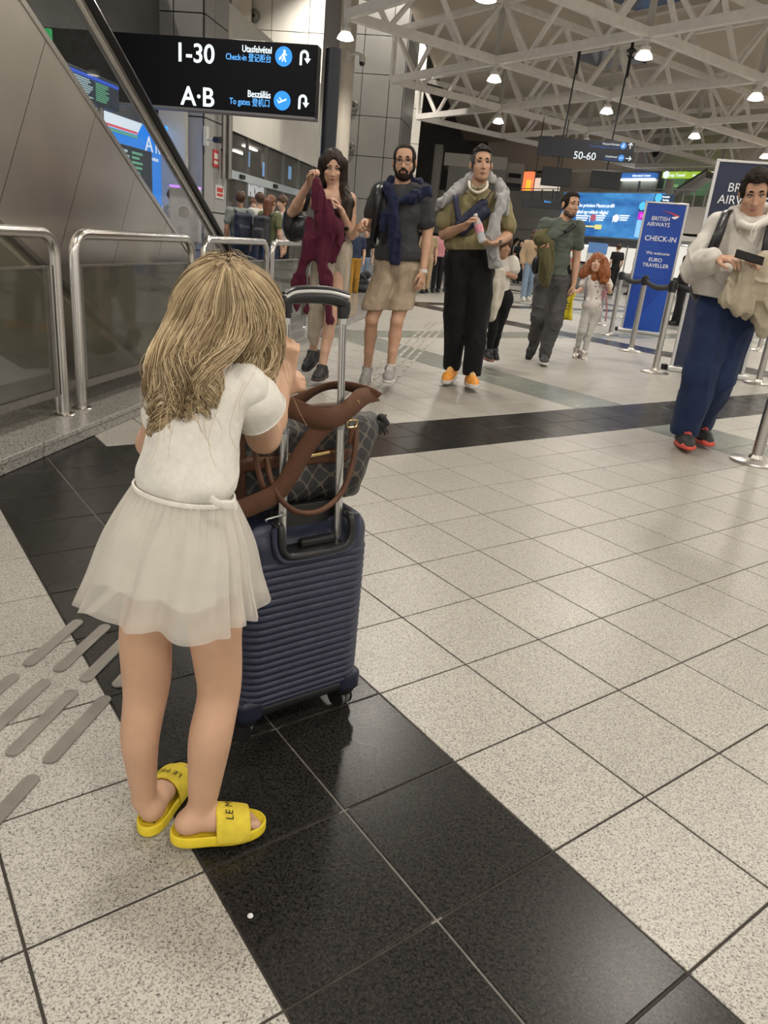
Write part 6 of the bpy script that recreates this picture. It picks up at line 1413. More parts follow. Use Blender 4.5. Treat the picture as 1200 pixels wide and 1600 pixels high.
# ------------------------------------------------------------------ people farther away, built from one helper
def walker(x, y0, ytop, label, shirt, legs, hair, skin=skin_l, yaw=0.0, long_hair=False, shoes=sh_b, sleeve=0.55, res=0.011, bag=None, away=False, group=None, stride=0.10, bare=0.0, Y=None, jacket=False):
    b = gnd(x, y0) if Y is None else A(at(x, y0, Y)[0], Y, 0)
    d = math.hypot(b[0], b[1]); n = A(b[0], b[1], 0)/d; r_ = ray(x, ytop); top = (CAMP+r_*(d/(r_@n)))[2]
    s = top/1.75
    ya = yaw+(math.pi if away else 0); R = rot(ya, 0.05, 0); ex, ey = R[0]*1.0, A(R[1][0], R[1][1], 0); ex = A(R[0][0], R[0][1], 0)
    w = lambda a, f_, z: b+ex*a*s+ey*f_*s+UPZ*z*s
    t = thing('person', label, 'person', b, group)
    hc = w(0, 0.02, 1.63)
    sa, sb = w(-0.185, 0, 1.42), w(0.185, 0, 1.42); pc = w(0, 0, 0.96)
    Rt, tp = torso_prims(sa, sb, pc, 1, 0.95, s)
    arms = [(sa, w(-0.24, -0.02, 1.14), w(-0.22, 0.08, 0.90)), (sb, w(0.24, -0.02, 1.14), w(0.23, 0.05, 0.90))]
    legsj = [(w(-0.09, 0, 0.93), w(-0.09, stride*0.6, 0.50), w(-0.09, stride, 0.09)), (w(0.09, 0, 0.93), w(0.09, -stride*0.2, 0.50), w(0.09, -stride, 0.10))]
    pr = tp+head_prims(hc, R, 0.97*s)+[(cap(w(0, 0, 1.44), hc-UPZ*0.05*s, 0.056*s, 0.05*s), 0.03)]
    for a in arms: pr += arm_prims(*a, s)+hand_prims(a[2], A(0, 0, -1)+ey*0.2, ex*(-1 if a is arms[1] else 1), ey, 0.5, s)
    for l in legsj: pr += leg_prims(*l, s, 0.95)
    body_mesh(pr, skin, t, res)
    sl = [(cap(a[0], a[0]+(a[1]-a[0])*min(1, sleeve), 0.058*s, 0.056*s), 0.03) for a in arms]
    if sleeve > 1: sl += [(cap(a[1], a[1]+(a[2]-a[1])*0.85, 0.054*s, 0.042*s), 0.03) for a in arms]
    f = mkfield(tp+sl, res, off=0.012 if not jacket else 0.025); f.ripple(0.008, (13, 13, 9), len(label)); f.cut(-UPZ, w(0, 0, 0.90)); f.build('jacket' if jacket else 'top', shirt, t)
    lp = [(ell(pc, A(0.16, 0.12, 0.12)*s, Rt), 0.04)]
    for l in legsj: lp += [(cap(l[0], l[1], 0.098*s, 0.075*s), 0.04)] + ([] if bare else [(cap(l[1], l[2], 0.075*s, 0.062*s), 0.03)])
    f = mkfield(lp, res, off=0.004); f.ripple(0.007, (13, 13, 9), 3); f.cut(UPZ, w(0, 0, 0.97)); f.build('shorts' if bare else 'trousers', legs, t)
    hp = [(ell(hc+R[2]*0.034*s-R[1]*0.012*s, A(0.076, 0.094, 0.092)*s, R), 0.02)]
    if long_hair: hp += [(cap(hc-R[1]*0.07*s, hc-R[1]*0.09*s-UPZ*0.22*s, 0.07*s, 0.06*s), 0.04)]
    f = mkfield(hp, 0.008, off=0.012); f.ripple(0.006, (40, 40, 20), 3); f.add(ell(hc+R[1]*0.09*s-R[2]*0.05*s, A(0.07, 0.07, 0.10)*s, R), 0.01, sub=True)
    if not long_hair: f.cut(R[1]*0.55-R[2]*0.83, hc-R[1]*0.02*s-R[2]*0.03*s)
    f.build('hair', hair, t)
    for l in legsj: shoe(l[2], ey, shoes, sole_w if shoes is not sh_b else sh_b, t, 0.27*s, 0.046)
    if bag is not None:
        k = thing('backpack', bag[0], 'backpack', w(0, -0.2, 1.2), 'distant backpacks')
        f = mkfield([(rbox(w(0, -0.20, 1.20), A(0.15, 0.09, 0.22)*s, np.array([ex, ey, UPZ]), 0.06), 0.02), (rbox(w(0, -0.29, 1.10), A(0.11, 0.05, 0.11)*s, np.array([ex, ey, UPZ]), 0.04), 0.03)], res); f.ripple(0.006, (16, 16, 16), 3); f.build('bag_body', bag[1], k)
        for q in (-1, 1): ribbon('strap', [w(q*0.10, -0.11, 1.42), w(q*0.11, 0.02, 1.49), w(q*0.11, 0.13, 1.38), w(q*0.13, 0.11, 1.2), w(q*0.15, -0.05, 1.05)], 0.05*s, bag[1], k, ex, 0.008, 16)
    return t
hb1 = mat('hair_brown', (0.06, 0.028, 0.014), 0.5, var=0.4, vscale=60); hbl = mat('hair_blond_far', (0.30, 0.19, 0.08), 0.5, var=0.3, vscale=60); har = mat('hair_auburn', (0.13, 0.05, 0.022), 0.5, var=0.4, vscale=60)
cm = cloth_mat
denim = cm('denim_light', (0.20, 0.27, 0.36)); jnav = cm('jeans_navy', (0.03, 0.04, 0.075)); wht = cm('tee_pale', (0.56, 0.55, 0.52)); ols = cm('tee_olive', (0.13, 0.14, 0.075)); gry = cm('tee_grey', (0.22, 0.24, 0.23)); bls = cm('suit_black', (0.012, 0.012, 0.014)); bgj = cm('jacket_sand', (0.42, 0.31, 0.20)); mus = cm('trouser_mustard', (0.36, 0.19, 0.03)); pnk = cm('top_pink', (0.55, 0.25, 0.28))
walker(820, 470, 358, 'far woman in sand jacket and light jeans, between tall man and green T-shirt', bgj, denim, hb1, skin_l, 0.1, True, mat('shoe_cream', (0.55, 0.52, 0.45), 0.6, var=0.1), 1.5, 0.010, jacket=True)
# travellers beyond the guard rails, seen from behind
walker(373, 440, 299, 'traveller in a grey T-shirt with a navy backpack, seen from behind beyond the rails', gry, jnav, hb1, skin_t, 0.5, False, sh_b, 0.55, 0.011, ('navy backpack on the grey T-shirted traveller beyond the rails', mat('pack_navy', (0.02, 0.026, 0.05), 0.6, var=0.2)), True, Y=12.4)
walker(418, 440, 305, 'traveller with auburn hair in an olive T-shirt beyond the rails', ols, jnav, har, skin_l, -0.5, True, sh_b, 0.55, 0.011, ('charcoal backpack on the auburn-haired traveller beyond the rails', mat('pack_charcoal', (0.035, 0.035, 0.042), 0.6, var=0.2)), True, Y=12.2)
walker(403, 432, 301, 'brown-haired traveller in a pale top beyond the rails, facing the shop doors', wht, jnav, hb1, skin_l, 0.7, False, sh_b, 0.6, 0.011, None, True, Y=13.4)
walker(438, 430, 306, 'traveller in a white T-shirt at the right of the group beyond the rails', wht, bls, hb1, skin_l, -0.9, False, Y=13.0)
walker(394, 425, 310, 'partly hidden dark-topped traveller deep in the group beyond the rails', bls, jnav, har, skin_l, 0.2, False, Y=14.2)
walker(287, 452, 288, 'person behind the escalator glass, facing the blue display', gry, jnav, hb1, skin_l, 0.9, False)
walker(271, 460, 296, 'dark-haired person with a shoulder strap behind the escalator glass', wht, jnav, hb1, skin_t, -0.8, False, away=True)
# small figures between and behind the walkers
walker(549, 475, 352, 'distant person in mustard trousers between the woman and the bearded man', jnav, mus, hb1, skin_l, 0.2, True, Y=15.0)
walker(565, 470, 355, 'distant person in pale trousers just left of the bearded man', bls, denim, hb1, skin_l, -0.2, False, Y=16.5)
walker(682, 436, 353, 'distant blonde child-carrying woman in pink, left of the tall man', pnk, bls, hbl, skin_l, 0.1, True, Y=19.0)
walker(692, 437, 356, 'distant person in a dark top beside the pink one', bls, gry, hb1, skin_l, -0.3, True, Y=19.6)
walker(664, 440, 352, 'distant person in beige behind the arm of the bearded man', bgj, bgj, hbl, skin_l, 0.3, True, Y=18.4)
for i, (x, Y, lb, c) in enumerate(((806, 30, 'far figure in black at the dark bay, left of the sand jacket', bls), (813, 33, 'far figure in a dark jacket in the dark bay', jnav), (798, 34, 'far pale-topped figure in the dark bay', wht), (880, 29, 'far figure in a white top behind the green shoulder', wht), (886, 30, 'far red-topped figure left of the red curls', cm('top_red', (0.4, 0.03, 0.03))),
                                   (957, 27, 'far figure in black right of the red curls', bls), (988, 29, 'far figure in a pale top left of the blue banner', wht), (1106, 26, 'far figure in white right of the blue banner', wht))):
    dn = math.hypot(Y, 0); walker(x, 440, 0, lb, c, bls, hb1, skin_l, i*0.7, i % 3 == 0, res=0.02, Y=Y) if False else None
    b = at(x, 420, Y); H_ = 1.62+0.12*((i*37) % 3)/2; yt = project(A(b[0], Y, H_))[1]
    walker(x, 440, yt, lb, c, bls, hb1 if i % 2 else bls, skin_l, i*0.7, i % 3 == 0, res=0.018, Y=Y)
walker(1064, 470, 378, 'man in a black suit right of the blue banner, turned away', bls, bls, mat('hair_grey_far', (0.20, 0.19, 0.18), 0.6, var=0.2), skin_l, 0.8, False, sleeve=1.5, Y=15.5, away=True)
hb_ = thing('holdall', 'black holdall on the floor left of the beige shorts', 'bag', at(560, 470, 13))
b = gnd(563, 462); f = mkfield([(ell(b+UPZ*0.16, A(0.30, 0.20, 0.17)), 0.03), (cap(b+A(-0.18, 0, 0.2), b+A(0.1, 0, 0.42), 0.10, 0.09), 0.05)], 0.012); f.ripple(0.012, (10, 10, 10), 3); f.build('bag_body', bm_, hb_); ribbon('strap', [b+A(-0.2, -0.15, 0.25), b+A(0, -0.2, 0.42), b+A(0.2, -0.15, 0.22)], 0.05, bm_, hb_, A(0, 0.3, 1), 0.008, 14)
# ------------------------------------------------------------------ rolling suitcase
CW, CN = A(0.788, 0.616, 0), A(-0.616, 0.788, 0)
HWD = 0.160
CF = A(-0.018, 1.538, 0)-CW*HWD
def cs(a, b, z): return CF+CW*a+CN*b+UPZ*z
def on_c(x, y, b):
    d = ray(x, y); return CAMP+d*(((CF-CAMP)@CN+b)/(d@CN))
CR = np.array([CW, CN, UPZ])
sc_ = thing('suitcase', 'dark blue ribbed hard-shell cabin suitcase with its handle pulled out', 'suitcase', cs(0, 0.1, 0))
shell_m = mat('shell_blue', (0.0215, 0.026, 0.054), 0.34, var=0.12, vscale=60, bump=0.25, bscale=900, spec=0.5)
f = mkfield([(rbox(cs(0, 0.105, 0.292), A(HWD, 0.105, 0.232), CR, 0.052), 0.003)], 0.0027)
def ribs(I):
    z = I[:, 2]; q = ((z-0.085)/0.0172) % 1.0
    on = np.clip((z-0.082)/0.006, 0, 1)*np.clip((0.445-z)/0.006, 0, 1)
    prof = np.where(q < 0.80, np.sqrt(np.clip(1-((q-0.42)/0.46)**2, 0, 1)), 0.0)
    rel = (I-CF)@CN
    flat = np.clip(rel/0.012, -1, 1)
    return -on*(prof*0.0052)+0.0018*on
f.shade(ribs, 0.02)
f.add(rbox(cs(0.008, -0.01, 0.505), A(0.082, 0.060, 0.052), CR, 0.030), 0.012, sub=True)
f.add(rbox(cs(0.008, 0.035, 0.545), A(0.076, 0.040, 0.035), CR, 0.015), 0.010, sub=True)
f.cut(-UPZ, cs(0, 0, 0.070)); f.build('shell', shell_m, sc_)
f = mkfield([(rbox(cs(0, 0.105, 0.075), A(HWD-0.004, 0.101, 0.018), CR, 0.016), 0.003)], 0.004); f.build('base_tray', black_plastic, sc_)
MB().box(cs(0.010, 0.056, 0.50), (0.088, 0.006, 0.048), (CW, CN, UPZ)).build('recess_back', black_plastic, sc_, bevel=0.003)
MB().box(cs(0.010, 0.028, 0.456), (0.086, 0.030, 0.006), (CW, CN, UPZ)).build('recess_floor', black_plastic, sc_, bevel=0.003)
MB().box(cs(0.022, 0.022, 0.470), (0.045, 0.010, 0.010), (CW, CN, UPZ)).build('recess_latch', black_plastic, sc_, bevel=0.006)
rim = [cs(-0.080, 0.03, 0.522), cs(-0.080, 0.006, 0.520), cs(-0.080, -0.001, 0.485), cs(-0.070, -0.003, 0.462), cs(-0.05, -0.003, 0.454), cs(0.01, -0.003, 0.452), cs(0.064, -0.003, 0.454), cs(0.086, -0.003, 0.462), cs(0.096, -0.001, 0.485), cs(0.096, 0.006, 0.520), cs(0.096, 0.03, 0.522)]
MB().tube(bez(rim, 44), 0.0095, 10).build('recess_rim', black_plastic, sc_, True)
rim2 = [p-(p-cs(0.01, p@CN-CF@CN, 0.50))*(-0.16) for p in rim[1:-1]]
MB().tube(bez(rim2, 40), 0.0085, 10, flat=0.8).build('shell_collar', shell_m, sc_, True)
tub = mat('handle_tube', (0.60, 0.60, 0.59), 0.30, 0.9, var=0.03)
TB, TT_ = [], []
for (x0, y0, x1, y1, ys) in ((441, 842, 448, 486, 664), (528, 828, 536, 486, 655)):
    p, q = on_c(x0, y0, 0.032), on_c(x1, y1, 0.032); TB.append(p); TT_.append(q)
    d = nrm(q-p); m_ = p+d*np.linalg.norm(q-p)*0.50
    o = MB().tube([p-d*0.02, q], 0.0085, 14, flat=0.62, ref=CN).build('handle_tube', tub, sc_, True)
    MB().tube([p-d*0.02, m_], 0.0098, 14, flat=0.66, ref=CN).build('outer_tube', tub, o, True)
    MB().tube([m_-d*0.004, m_+d*0.004], 0.0112, 14, flat=0.70, ref=CN).build('tube_collar', mat('collar_grey', (0.30, 0.30, 0.30), 0.4, 0.5, var=0), o, True)
    for k in (-0.35, 0.35):
        MB().box((p+q)/2+d*0.08+CW*0.0085*k-CN*0.0054, (0.0006, 0.0008, np.linalg.norm(q-p)*0.28), (CW, CN, d)).build('groove', mat('groove_grey', (0.22, 0.22, 0.22), 0.5, 0.5, var=0), o)
gp = [on_c(x, y, 0.032) for x, y in ((447, 489), (446, 473), (452, 466), (470, 464), (492, 464), (514, 466), (530, 470), (538, 476), (537, 490))]
MB().tube(bez(gp, 40), 0.0125, 12, flat=1.0, ref=CN).build('handle_grip', black_plastic, sc_, True)
MB().tube([on_c(446, 489, 0.032), on_c(445, 496, 0.032)], 0.0125, 12, flat=0.75, ref=CN).build('grip_socket', black_plastic, sc_, True)
MB().tube([on_c(536, 478, 0.032), on_c(536, 497, 0.032)], 0.0125, 12, flat=0.8, ref=CN).build('grip_socket', black_plastic, sc_, True)
sp_ = bez([on_c(x, y, 0.032)+UPZ*0.008-CN*0.007 for x, y in ((443, 470), (456, 463), (474, 461), (494, 461), (516, 463), (541, 470))], 30)
MB().tube(sp_, 0.0060, 10, flat=0.8).build('grip_inlay', mat('inlay_white', (0.62, 0.62, 0.62), 0.3, 0.3, var=0), sc_, True)
MB().tube([p+UPZ*0.005+CN*0.004 for p in sp_], 0.0085, 10, flat=0.6).build('grip_top', black_plastic, sc_, True)
MB().box(on_c(489, 450, 0.036), (0.016, 0.007, 0.003), (CW, CN, UPZ)).build('release_button', tub, sc_, bevel=0.002)
rub = mat('wheel_rubber', (0.11, 0.11, 0.105), 0.6, var=0.1)
for (a, b, yw) in ((-0.135, 0.030, 0.9), (0.128, 0.028, 0.2), (-0.130, 0.18, 0.4), (0.130, 0.18, 0.6)):
    c = cs(a, b, 0.026); ax = nrm(CW*math.cos(yw)+CN*math.sin(yw)); fr = nrm(np.cross(UPZ, ax))
    cst = MB().lathe(cs(a, b, 0.044), [(0.024, 0), (0.030, 0.012), (0.030, 0.026), (0.02, 0.03)], 18).build('caster', black_plastic, sc_, True)
    for k in (-1, 1):
        MB().lathe(c+fr*0.008+ax*k*0.0085, [(0.006, -0.006), (0.0235, -0.006), (0.025, -0.004), (0.025, 0.004), (0.0235, 0.006), (0.006, 0.006)], 22, (fr, UPZ, ax)).build('wheel', rub, cst, True)
        MB().lathe(c+fr*0.008+ax*k*0.016, [(0.027, -0.001), (0.027, 0.0015), (0.02, 0.0025)], 20, (fr, UPZ, ax)).build('fork_cover', black_plastic, cst, True)
for a in (-1, 1):
    f = mkfield([(rbox(cs(a*(HWD-0.028), 0.030, 0.083), A(0.030, 0.032, 0.030), CR, 0.016), 0.003)], 0.004); f.build('corner_guard', mat('guard_dark', (0.014, 0.017, 0.034), 0.35, var=0.1), sc_)
MB().tube(bez([cs(-0.12, 0.07, 0.535), cs(-0.12, 0.05, 0.548), cs(-0.05, 0.05, 0.550), cs(-0.02, 0.055, 0.535)], 16), 0.006, 8).build('carry_handle', black_plastic, sc_, True)
MB().tube(bez([cs(-0.105, 0.02, 0.533), cs(-0.105, 0.016, 0.541), cs(-0.06, 0.02, 0.543)], 12), 0.0022, 6).build('lock_shackle', tub, sc_, True)

# ------------------------------------------------------------------ patterned duffel strapped to the handle
du = thing('duffel_bag', 'dark duffel bag with a diamond pattern and brown straps, sitting on the blue suitcase', 'bag', cs(0.03, 0.15, 0.53))
pm = bpy.data.materials.new('diamond_canvas'); pm.use_nodes = True; nt = pm.node_tree; N = nt.nodes; L = nt.links; bs = N['Principled BSDF']; bs.inputs['Roughness'].default_value = 0.55
g = N.new('ShaderNodeNewGeometry'); mp = N.new('ShaderNodeMapping'); mp.vector_type = 'POINT'; mp.inputs['Rotation'].default_value = (0, 0, -math.atan2(CW[1], CW[0])); L.new(g.outputs['Position'], mp.inputs[0])
sx = N.new('ShaderNodeSeparateXYZ'); L.new(mp.outputs[0], sx.inputs[0])
def mth(op, a, b=None, c=None):
    n = N.new('ShaderNodeMath'); n.operation = op
    for i, v in enumerate((a, b, c)):
        if v is None: continue
        if isinstance(v, (int, float)): n.inputs[i].default_value = v
        else: L.new(v, n.inputs[i])
    return n.outputs[0]
ycomb = mth('ADD', sx.outputs[0], mth('MULTIPLY', sx.outputs[1], 0.9))
d1 = mth('MULTIPLY', mth('ADD', ycomb, sx.outputs[2]), 24.0); d2 = mth('MULTIPLY', mth('SUBTRACT', ycomb, sx.outputs[2]), 24.0)
def line(d): return mth('LESS_THAN', mth('ABSOLUTE', mth('SUBTRACT', mth('FRACT', d), 0.5)), 0.035)
def near_(d): return mth('ABSOLUTE', mth('SUBTRACT', mth('FRACT', d), 0.5))
rr = mth('ADD', mth('POWER', near_(d1), 2.0), mth('POWER', near_(d2), 2.0))
ringm = mth('MULTIPLY', mth('LESS_THAN', rr, 0.032), mth('GREATER_THAN', rr, 0.017))
msk = mth('MAXIMUM', mth('MAXIMUM', line(d1), line(d2)), ringm)
mx = N.new('ShaderNodeMix'); mx.data_type = 'RGBA'; mx.inputs[6].default_value = (0.020, 0.020, 0.022, 1); mx.inputs[7].default_value = (0.135, 0.115, 0.085, 1); L.new(msk, mx.inputs[0]); L.new(mx.outputs[2], bs.inputs['Base Color'])
leather = mat('leather_brown', (0.085, 0.032, 0.013), 0.48, var=0.18, vscale=30, bump=0.3, bscale=300)
web = mat('webbing_brown', (0.105, 0.043, 0.020), 0.75, var=0.12, vscale=60, bump=0.6, bscale=700)
gold = mat('brass', (0.62, 0.44, 0.20), 0.25, 1.0, var=0.05)
f = mkfield([(rbox(cs(-0.005, 0.140, 0.636), A(0.165, 0.080, 0.100), CR, 0.050), 0.02), (cap(cs(0.135, 0.10, 0.610), cs(0.172, 0.11, 0.688), 0.045, 0.046), 0.05), (cap(cs(0.175, 0.12, 0.696), cs(0.205, 0.12, 0.702), 0.038, 0.024), 0.03), (cap(cs(0.125, 0.11, 0.570), cs(0.158, 0.11, 0.548), 0.04, 0.022), 0.03)], 0.004)
f.ripple(0.012, (14, 14, 14), 5); f.ripple(0.004, (34, 34, 34), 3); f.cut(-UPZ, cs(0, 0, 0.531)); f.build('bag_body', pm, du)
f = mkfield([(rbox(cs(-0.008, 0.140, 0.646), A(0.170, 0.0855, 0.018), CR, 0.010), 0.003)], 0.004); f.ripple(0.005, (14, 14, 14), 5); f.build('leather_band', leather, du)
f = mkfield([(rbox(cs(-0.160, 0.140, 0.640), A(0.035, 0.085, 0.095), CR, 0.03), 0.02)], 0.004); f.ripple(0.008, (16, 16, 16), 2); f.cut(-UPZ, cs(0, 0, 0.531)); f.build('end_panel', leather, du)
za, zb_ = on_c(479, 713, 0.048), on_c(521, 705, 0.048)
MB().box((za+zb_)/2, (np.linalg.norm(zb_-za)/2, 0.003, 0.0032), (nrm(zb_-za), CN, nrm(np.cross(nrm(zb_-za), CN)))).build('zip', gold, du, bevel=0.001)
f = mkfield([(cap(cs(-0.13, 0.13, 0.732), cs(0.14, 0.13, 0.734), 0.014, 0.014), 0.02)], 0.004); f.build('top_piping', leather, du)
c_ = lambda x, y, b: on_c(x, y, b)
ribbon('shoulder_strap', [c_(438, 632, 0.012), c_(462, 640, 0.006), c_(495, 653, 0.004), c_(525, 652, 0.006), c_(548, 636, 0.02), c_(566, 620, 0.04), c_(586, 616, 0.07)], 0.043, web, du, [A(0.0, 0, 1), A(0.05, 0, 1), A(0.15, 0.0, 1), A(-0.1, 0, 1), A(-0.35, -0.2, 0.9), A(-0.5, -0.3, 0.8), A(-0.5, -0.4, 0.7)], 0.003, 50)
ribbon('shoulder_strap', [c_(440, 636, 0.06), c_(466, 626, 0.075), c_(494, 610, 0.085), c_(520, 602, 0.085), c_(546, 604, 0.08), c_(572, 612, 0.075), c_(590, 622, 0.07)], 0.034, web, du, [A(0, -0.3, 1), A(0, -0.5, 0.9), A(0, -0.8, 0.6), A(0.1, -0.8, 0.6), A(0.2, -0.7, 0.7), A(0.4, -0.5, 0.7), A(0.5, -0.4, 0.7)], 0.003, 50)
ribbon('shoulder_strap', [c_(512, 662, 0.012), c_(492, 680, 0.008), c_(470, 712, 0.006), c_(450, 748, 0.004), c_(432, 770, 0.0), c_(402, 786, -0.012), c_(366, 800, -0.016)], 0.043, web, du, [nrm(CW*0.8-UPZ*0.6), nrm(CW*0.8-UPZ*0.6), nrm(CW*0.85-UPZ*0.5), nrm(CW*0.85-UPZ*0.5), nrm(CW*0.55-UPZ*0.8), nrm(CW*0.3-UPZ*0.95), nrm(CW*0.3-UPZ*0.95)], 0.003, 50)
MB().tube(bez([c_(556, 664, 0.035), c_(556, 690, 0.022), c_(550, 728, 0.012), c_(532, 772, 0.004), c_(500, 798, -0.004), c_(466, 800, -0.006), c_(440, 782, -0.004), c_(424, 752, 0.01), c_(416, 716, 0.03)], 50), 0.0062, 10).build('carry_handle', leather, du, True)
MB().tube(bez([c_(398, 690, 0.03), c_(402, 728, 0.02), c_(412, 762, 0.01), c_(424, 782, 0.02)], 20), 0.0062, 10).build('carry_handle', leather, du, True)
def link(c, rx, rz, name, r=0.0021, ang=0.0):
    u = nrm(CW*math.cos(ang)+UPZ*math.sin(ang)); v = nrm(UPZ*math.cos(ang)-CW*math.sin(ang))
    MB().tube([c+u*rx*np.sign(math.cos(a))*abs(math.cos(a))**0.6+v*rz*np.sign(math.sin(a))*abs(math.sin(a))**0.6 for a in np.linspace(0, 2*math.pi, 25)], r, 8).build(name, gold, du, True)
link(c_(550, 662, 0.028), 0.013, 0.0085, 'handle_ring'); link(c_(556, 636, 0.030), 0.008, 0.014, 'strap_slider', 0.0018, 0.1)
MB().box(c_(552, 680, 0.030), (0.011, 0.004, 0.020), (CW, CN, UPZ)).build('handle_tab', leather, du, bevel=0.003)
for k in range(5): MB().tube([c_(603, 648, 0.10), c_(600-k*2.2, 664, 0.095), c_(606-k*4, 676+k % 2*3, 0.095)], 0.0022, 6).build('tassel', black_plastic, du, True)
f = mkfield([(cap(c_(596, 652, 0.10), c_(604, 662, 0.10), 0.010, 0.008), 0.01)], 0.003); f.build('tassel_knot', black_plastic, du)

# ------------------------------------------------------------------ the little girl in the white dress
sk_g = mat('skin_girl', (0.53, 0.325, 0.215), 0.5, var=0.06, vscale=16, sss=0.10)
gl_ = thing('person', 'little girl with wavy blonde hair in a white dress and yellow slides, seen from behind', 'person', A(-0.33, 1.08, 0))
hc = A(-0.288, 1.225, 0.955)
fwd = nrm(A(0.42, 0.90, -0.05)); RH = np.array([nrm(np.cross(fwd, UPZ)), fwd, UPZ])
RH[2] = np.cross(RH[0], RH[1])
lat = nrm(A(0.95, -0.18, 0)); fw2 = A(0.18, 0.95, 0); RB = np.array([lat, nrm(fw2), UPZ])
shL, shR = at(276, 600, 1.15), at(384, 606, 1.15)
elR, wrR = at(412, 682, 1.27), at(441, 590, 1.37); elL = at(240, 692, 1.235)
TP = lambda z: TB[0]+(TT_[0]-TB[0])*((z-TB[0][2])/(TT_[0][2]-TB[0][2]))
pr = []
rows = [(592, 256, 392, 1.14), (625, 243, 388, 1.13), (665, 240, 380, 1.12), (705, 228, 373, 1.11), (745, 209, 370, 1.10), (785, 208, 368, 1.10), (830, 206, 368, 1.10)]
torso = []
for y, xl, xr, Y in rows:
    c = at((xl+xr)/2, y, Y); dep = (c-CAMP)@_f; hw = (xr-xl)/2*dep/FPX
    torso.append((c, hw))
pr += [(ell(c-UPZ*(0.014 if i_ == 0 else 0), A(hw-0.014, 0.054, 0.026 if i_ == 0 else 0.050), RB), 0.05) for i_, (c, hw) in enumerate(torso)]
pr += [(cap(A(-0.295, 1.15, 0.84), hc-UPZ*0.05, 0.034, 0.033), 0.02), (cap(shL, A(-0.30, 1.15, 0.845), 0.028, 0.030), 0.03), (cap(shR, A(-0.29, 1.15, 0.845), 0.028, 0.030), 0.03)]
pr += head_prims(hc-UPZ*0.026, RH, 0.78)
um = shR+(elR-shR)*0.5
pr += [(cap(shR, um, 0.030, 0.031), 0.02), (cap(um, elR, 0.033, 0.030), 0.02), (cap(elR, elR+(wrR-elR)*0.3, 0.0295, 0.031), 0.02), (cap(elR+(wrR-elR)*0.3, wrR, 0.031, 0.0205), 0.02)]
wrL = at(432, 612, 1.42)
pr += [(cap(shL, elL, 0.028, 0.028), 0.02), (cap(elL, elL+(wrL-elL)*0.3, 0.030, 0.030), 0.02), (cap(elL+(wrL-elL)*0.3, wrL, 0.030, 0.0205), 0.02)]
# both hands closed round the left handle tube
pr += hand_prims(wrR, nrm(A(0.10, 0.20, 0.97)), nrm(A(-0.15, 1.0, -0.1)), A(-0.9, 0.1, 0.2), 1.05, 0.62, thumb=0.8)
pr += hand_prims(wrL, nrm(A(0.70, 0.15, 0.40)), A(0.0, 0.9, -0.4), A(-0.4, 0.3, 0.85), 1.35, 0.52, thumb=0.8)
legs_ = [([(229, 985, 1.10, 0.0445), (229, 1040, 1.10, 0.0415), (228, 1082, 1.098, 0.0375), (219, 1150, 1.085, 0.0335), (222, 1205, 1.088, 0.0262), (226, 1248, 1.095, 0.0215)], A(-0.365, 1.10, 0.53), 0.052),
         ([(336, 985, 1.105, 0.0450), (341, 1040, 1.115, 0.0405), (342, 1085, 1.115, 0.0362), (329, 1150, 1.085, 0.0375), (322, 1205, 1.078, 0.0315), (316, 1256, 1.075, 0.0245)], A(-0.275, 1.112, 0.53), 0.052)]
ank = []
for P4, hp, hr in legs_:
    raw = [(hp, hr)]+[(at(x, y, Y), r-0.0022) for x, y, Y, r in P4]; q_ = bez([np.append(a_, r_) for a_, r_ in raw], 22); pts = [(k_[:3], k_[3]) for k_ in q_]
    pr += [(cap(pts[i][0], pts[i+1][0], pts[i][1], pts[i+1][1]), 0.012) for i in range(len(pts)-1)]; ank.append(pts[-1][0])
SLB = [(gnd(226, 1311), gnd(287, 1206), 0.0), (gnd(262, 1322)+A(0.004, 0.0, 0), gnd(415, 1301), 0.012)]     # heel and toe of each slide
for (hb, tb_, z0), an in zip(SLB, ank):
    d = nrm((tb_-hb)*A(1, 1, 0)); s_ = np.cross(d, UPZ); L_ = np.linalg.norm(tb_-hb); z = z0+0.020
    p = lambda a, b, h: hb*A(1, 1, 0)+d*a*L_+s_*b+UPZ*(z+h)
    pr += [(cap(p(0.20, 0, 0.022), an, 0.0225, 0.0225), 0.02), (cap(p(0.17, 0, 0.020), p(0.45, 0, 0.022), 0.0215, 0.022), 0.02), (cap(p(0.45, 0.002, 0.022), p(0.68, 0.004, 0.016), 0.022, 0.018), 0.02), (cap(p(0.62, -0.014, 0.011), p(0.72, -0.016, 0.010), 0.011, 0.010), 0.015), (cap(an, p(0.48, 0, 0.020), 0.021, 0.016), 0.02)]
    for k, (o, e_) in enumerate(((0.016, 0.90), (0.004, 0.89), (-0.006, 0.865), (-0.015, 0.83), (-0.023, 0.79))):
        r = 0.0088 if k == 0 else 0.0062
        pr += [(cap(p(0.70, o*0.9, 0.011), p(e_-0.03, o, 0.008), r, r), 0.004), (ell(p(e_-0.02, o, 0.007), A(r*1.05, r*1.05, r*0.9)), 0.003)]
body_mesh(pr, sk_g, gl_, 0.0036)
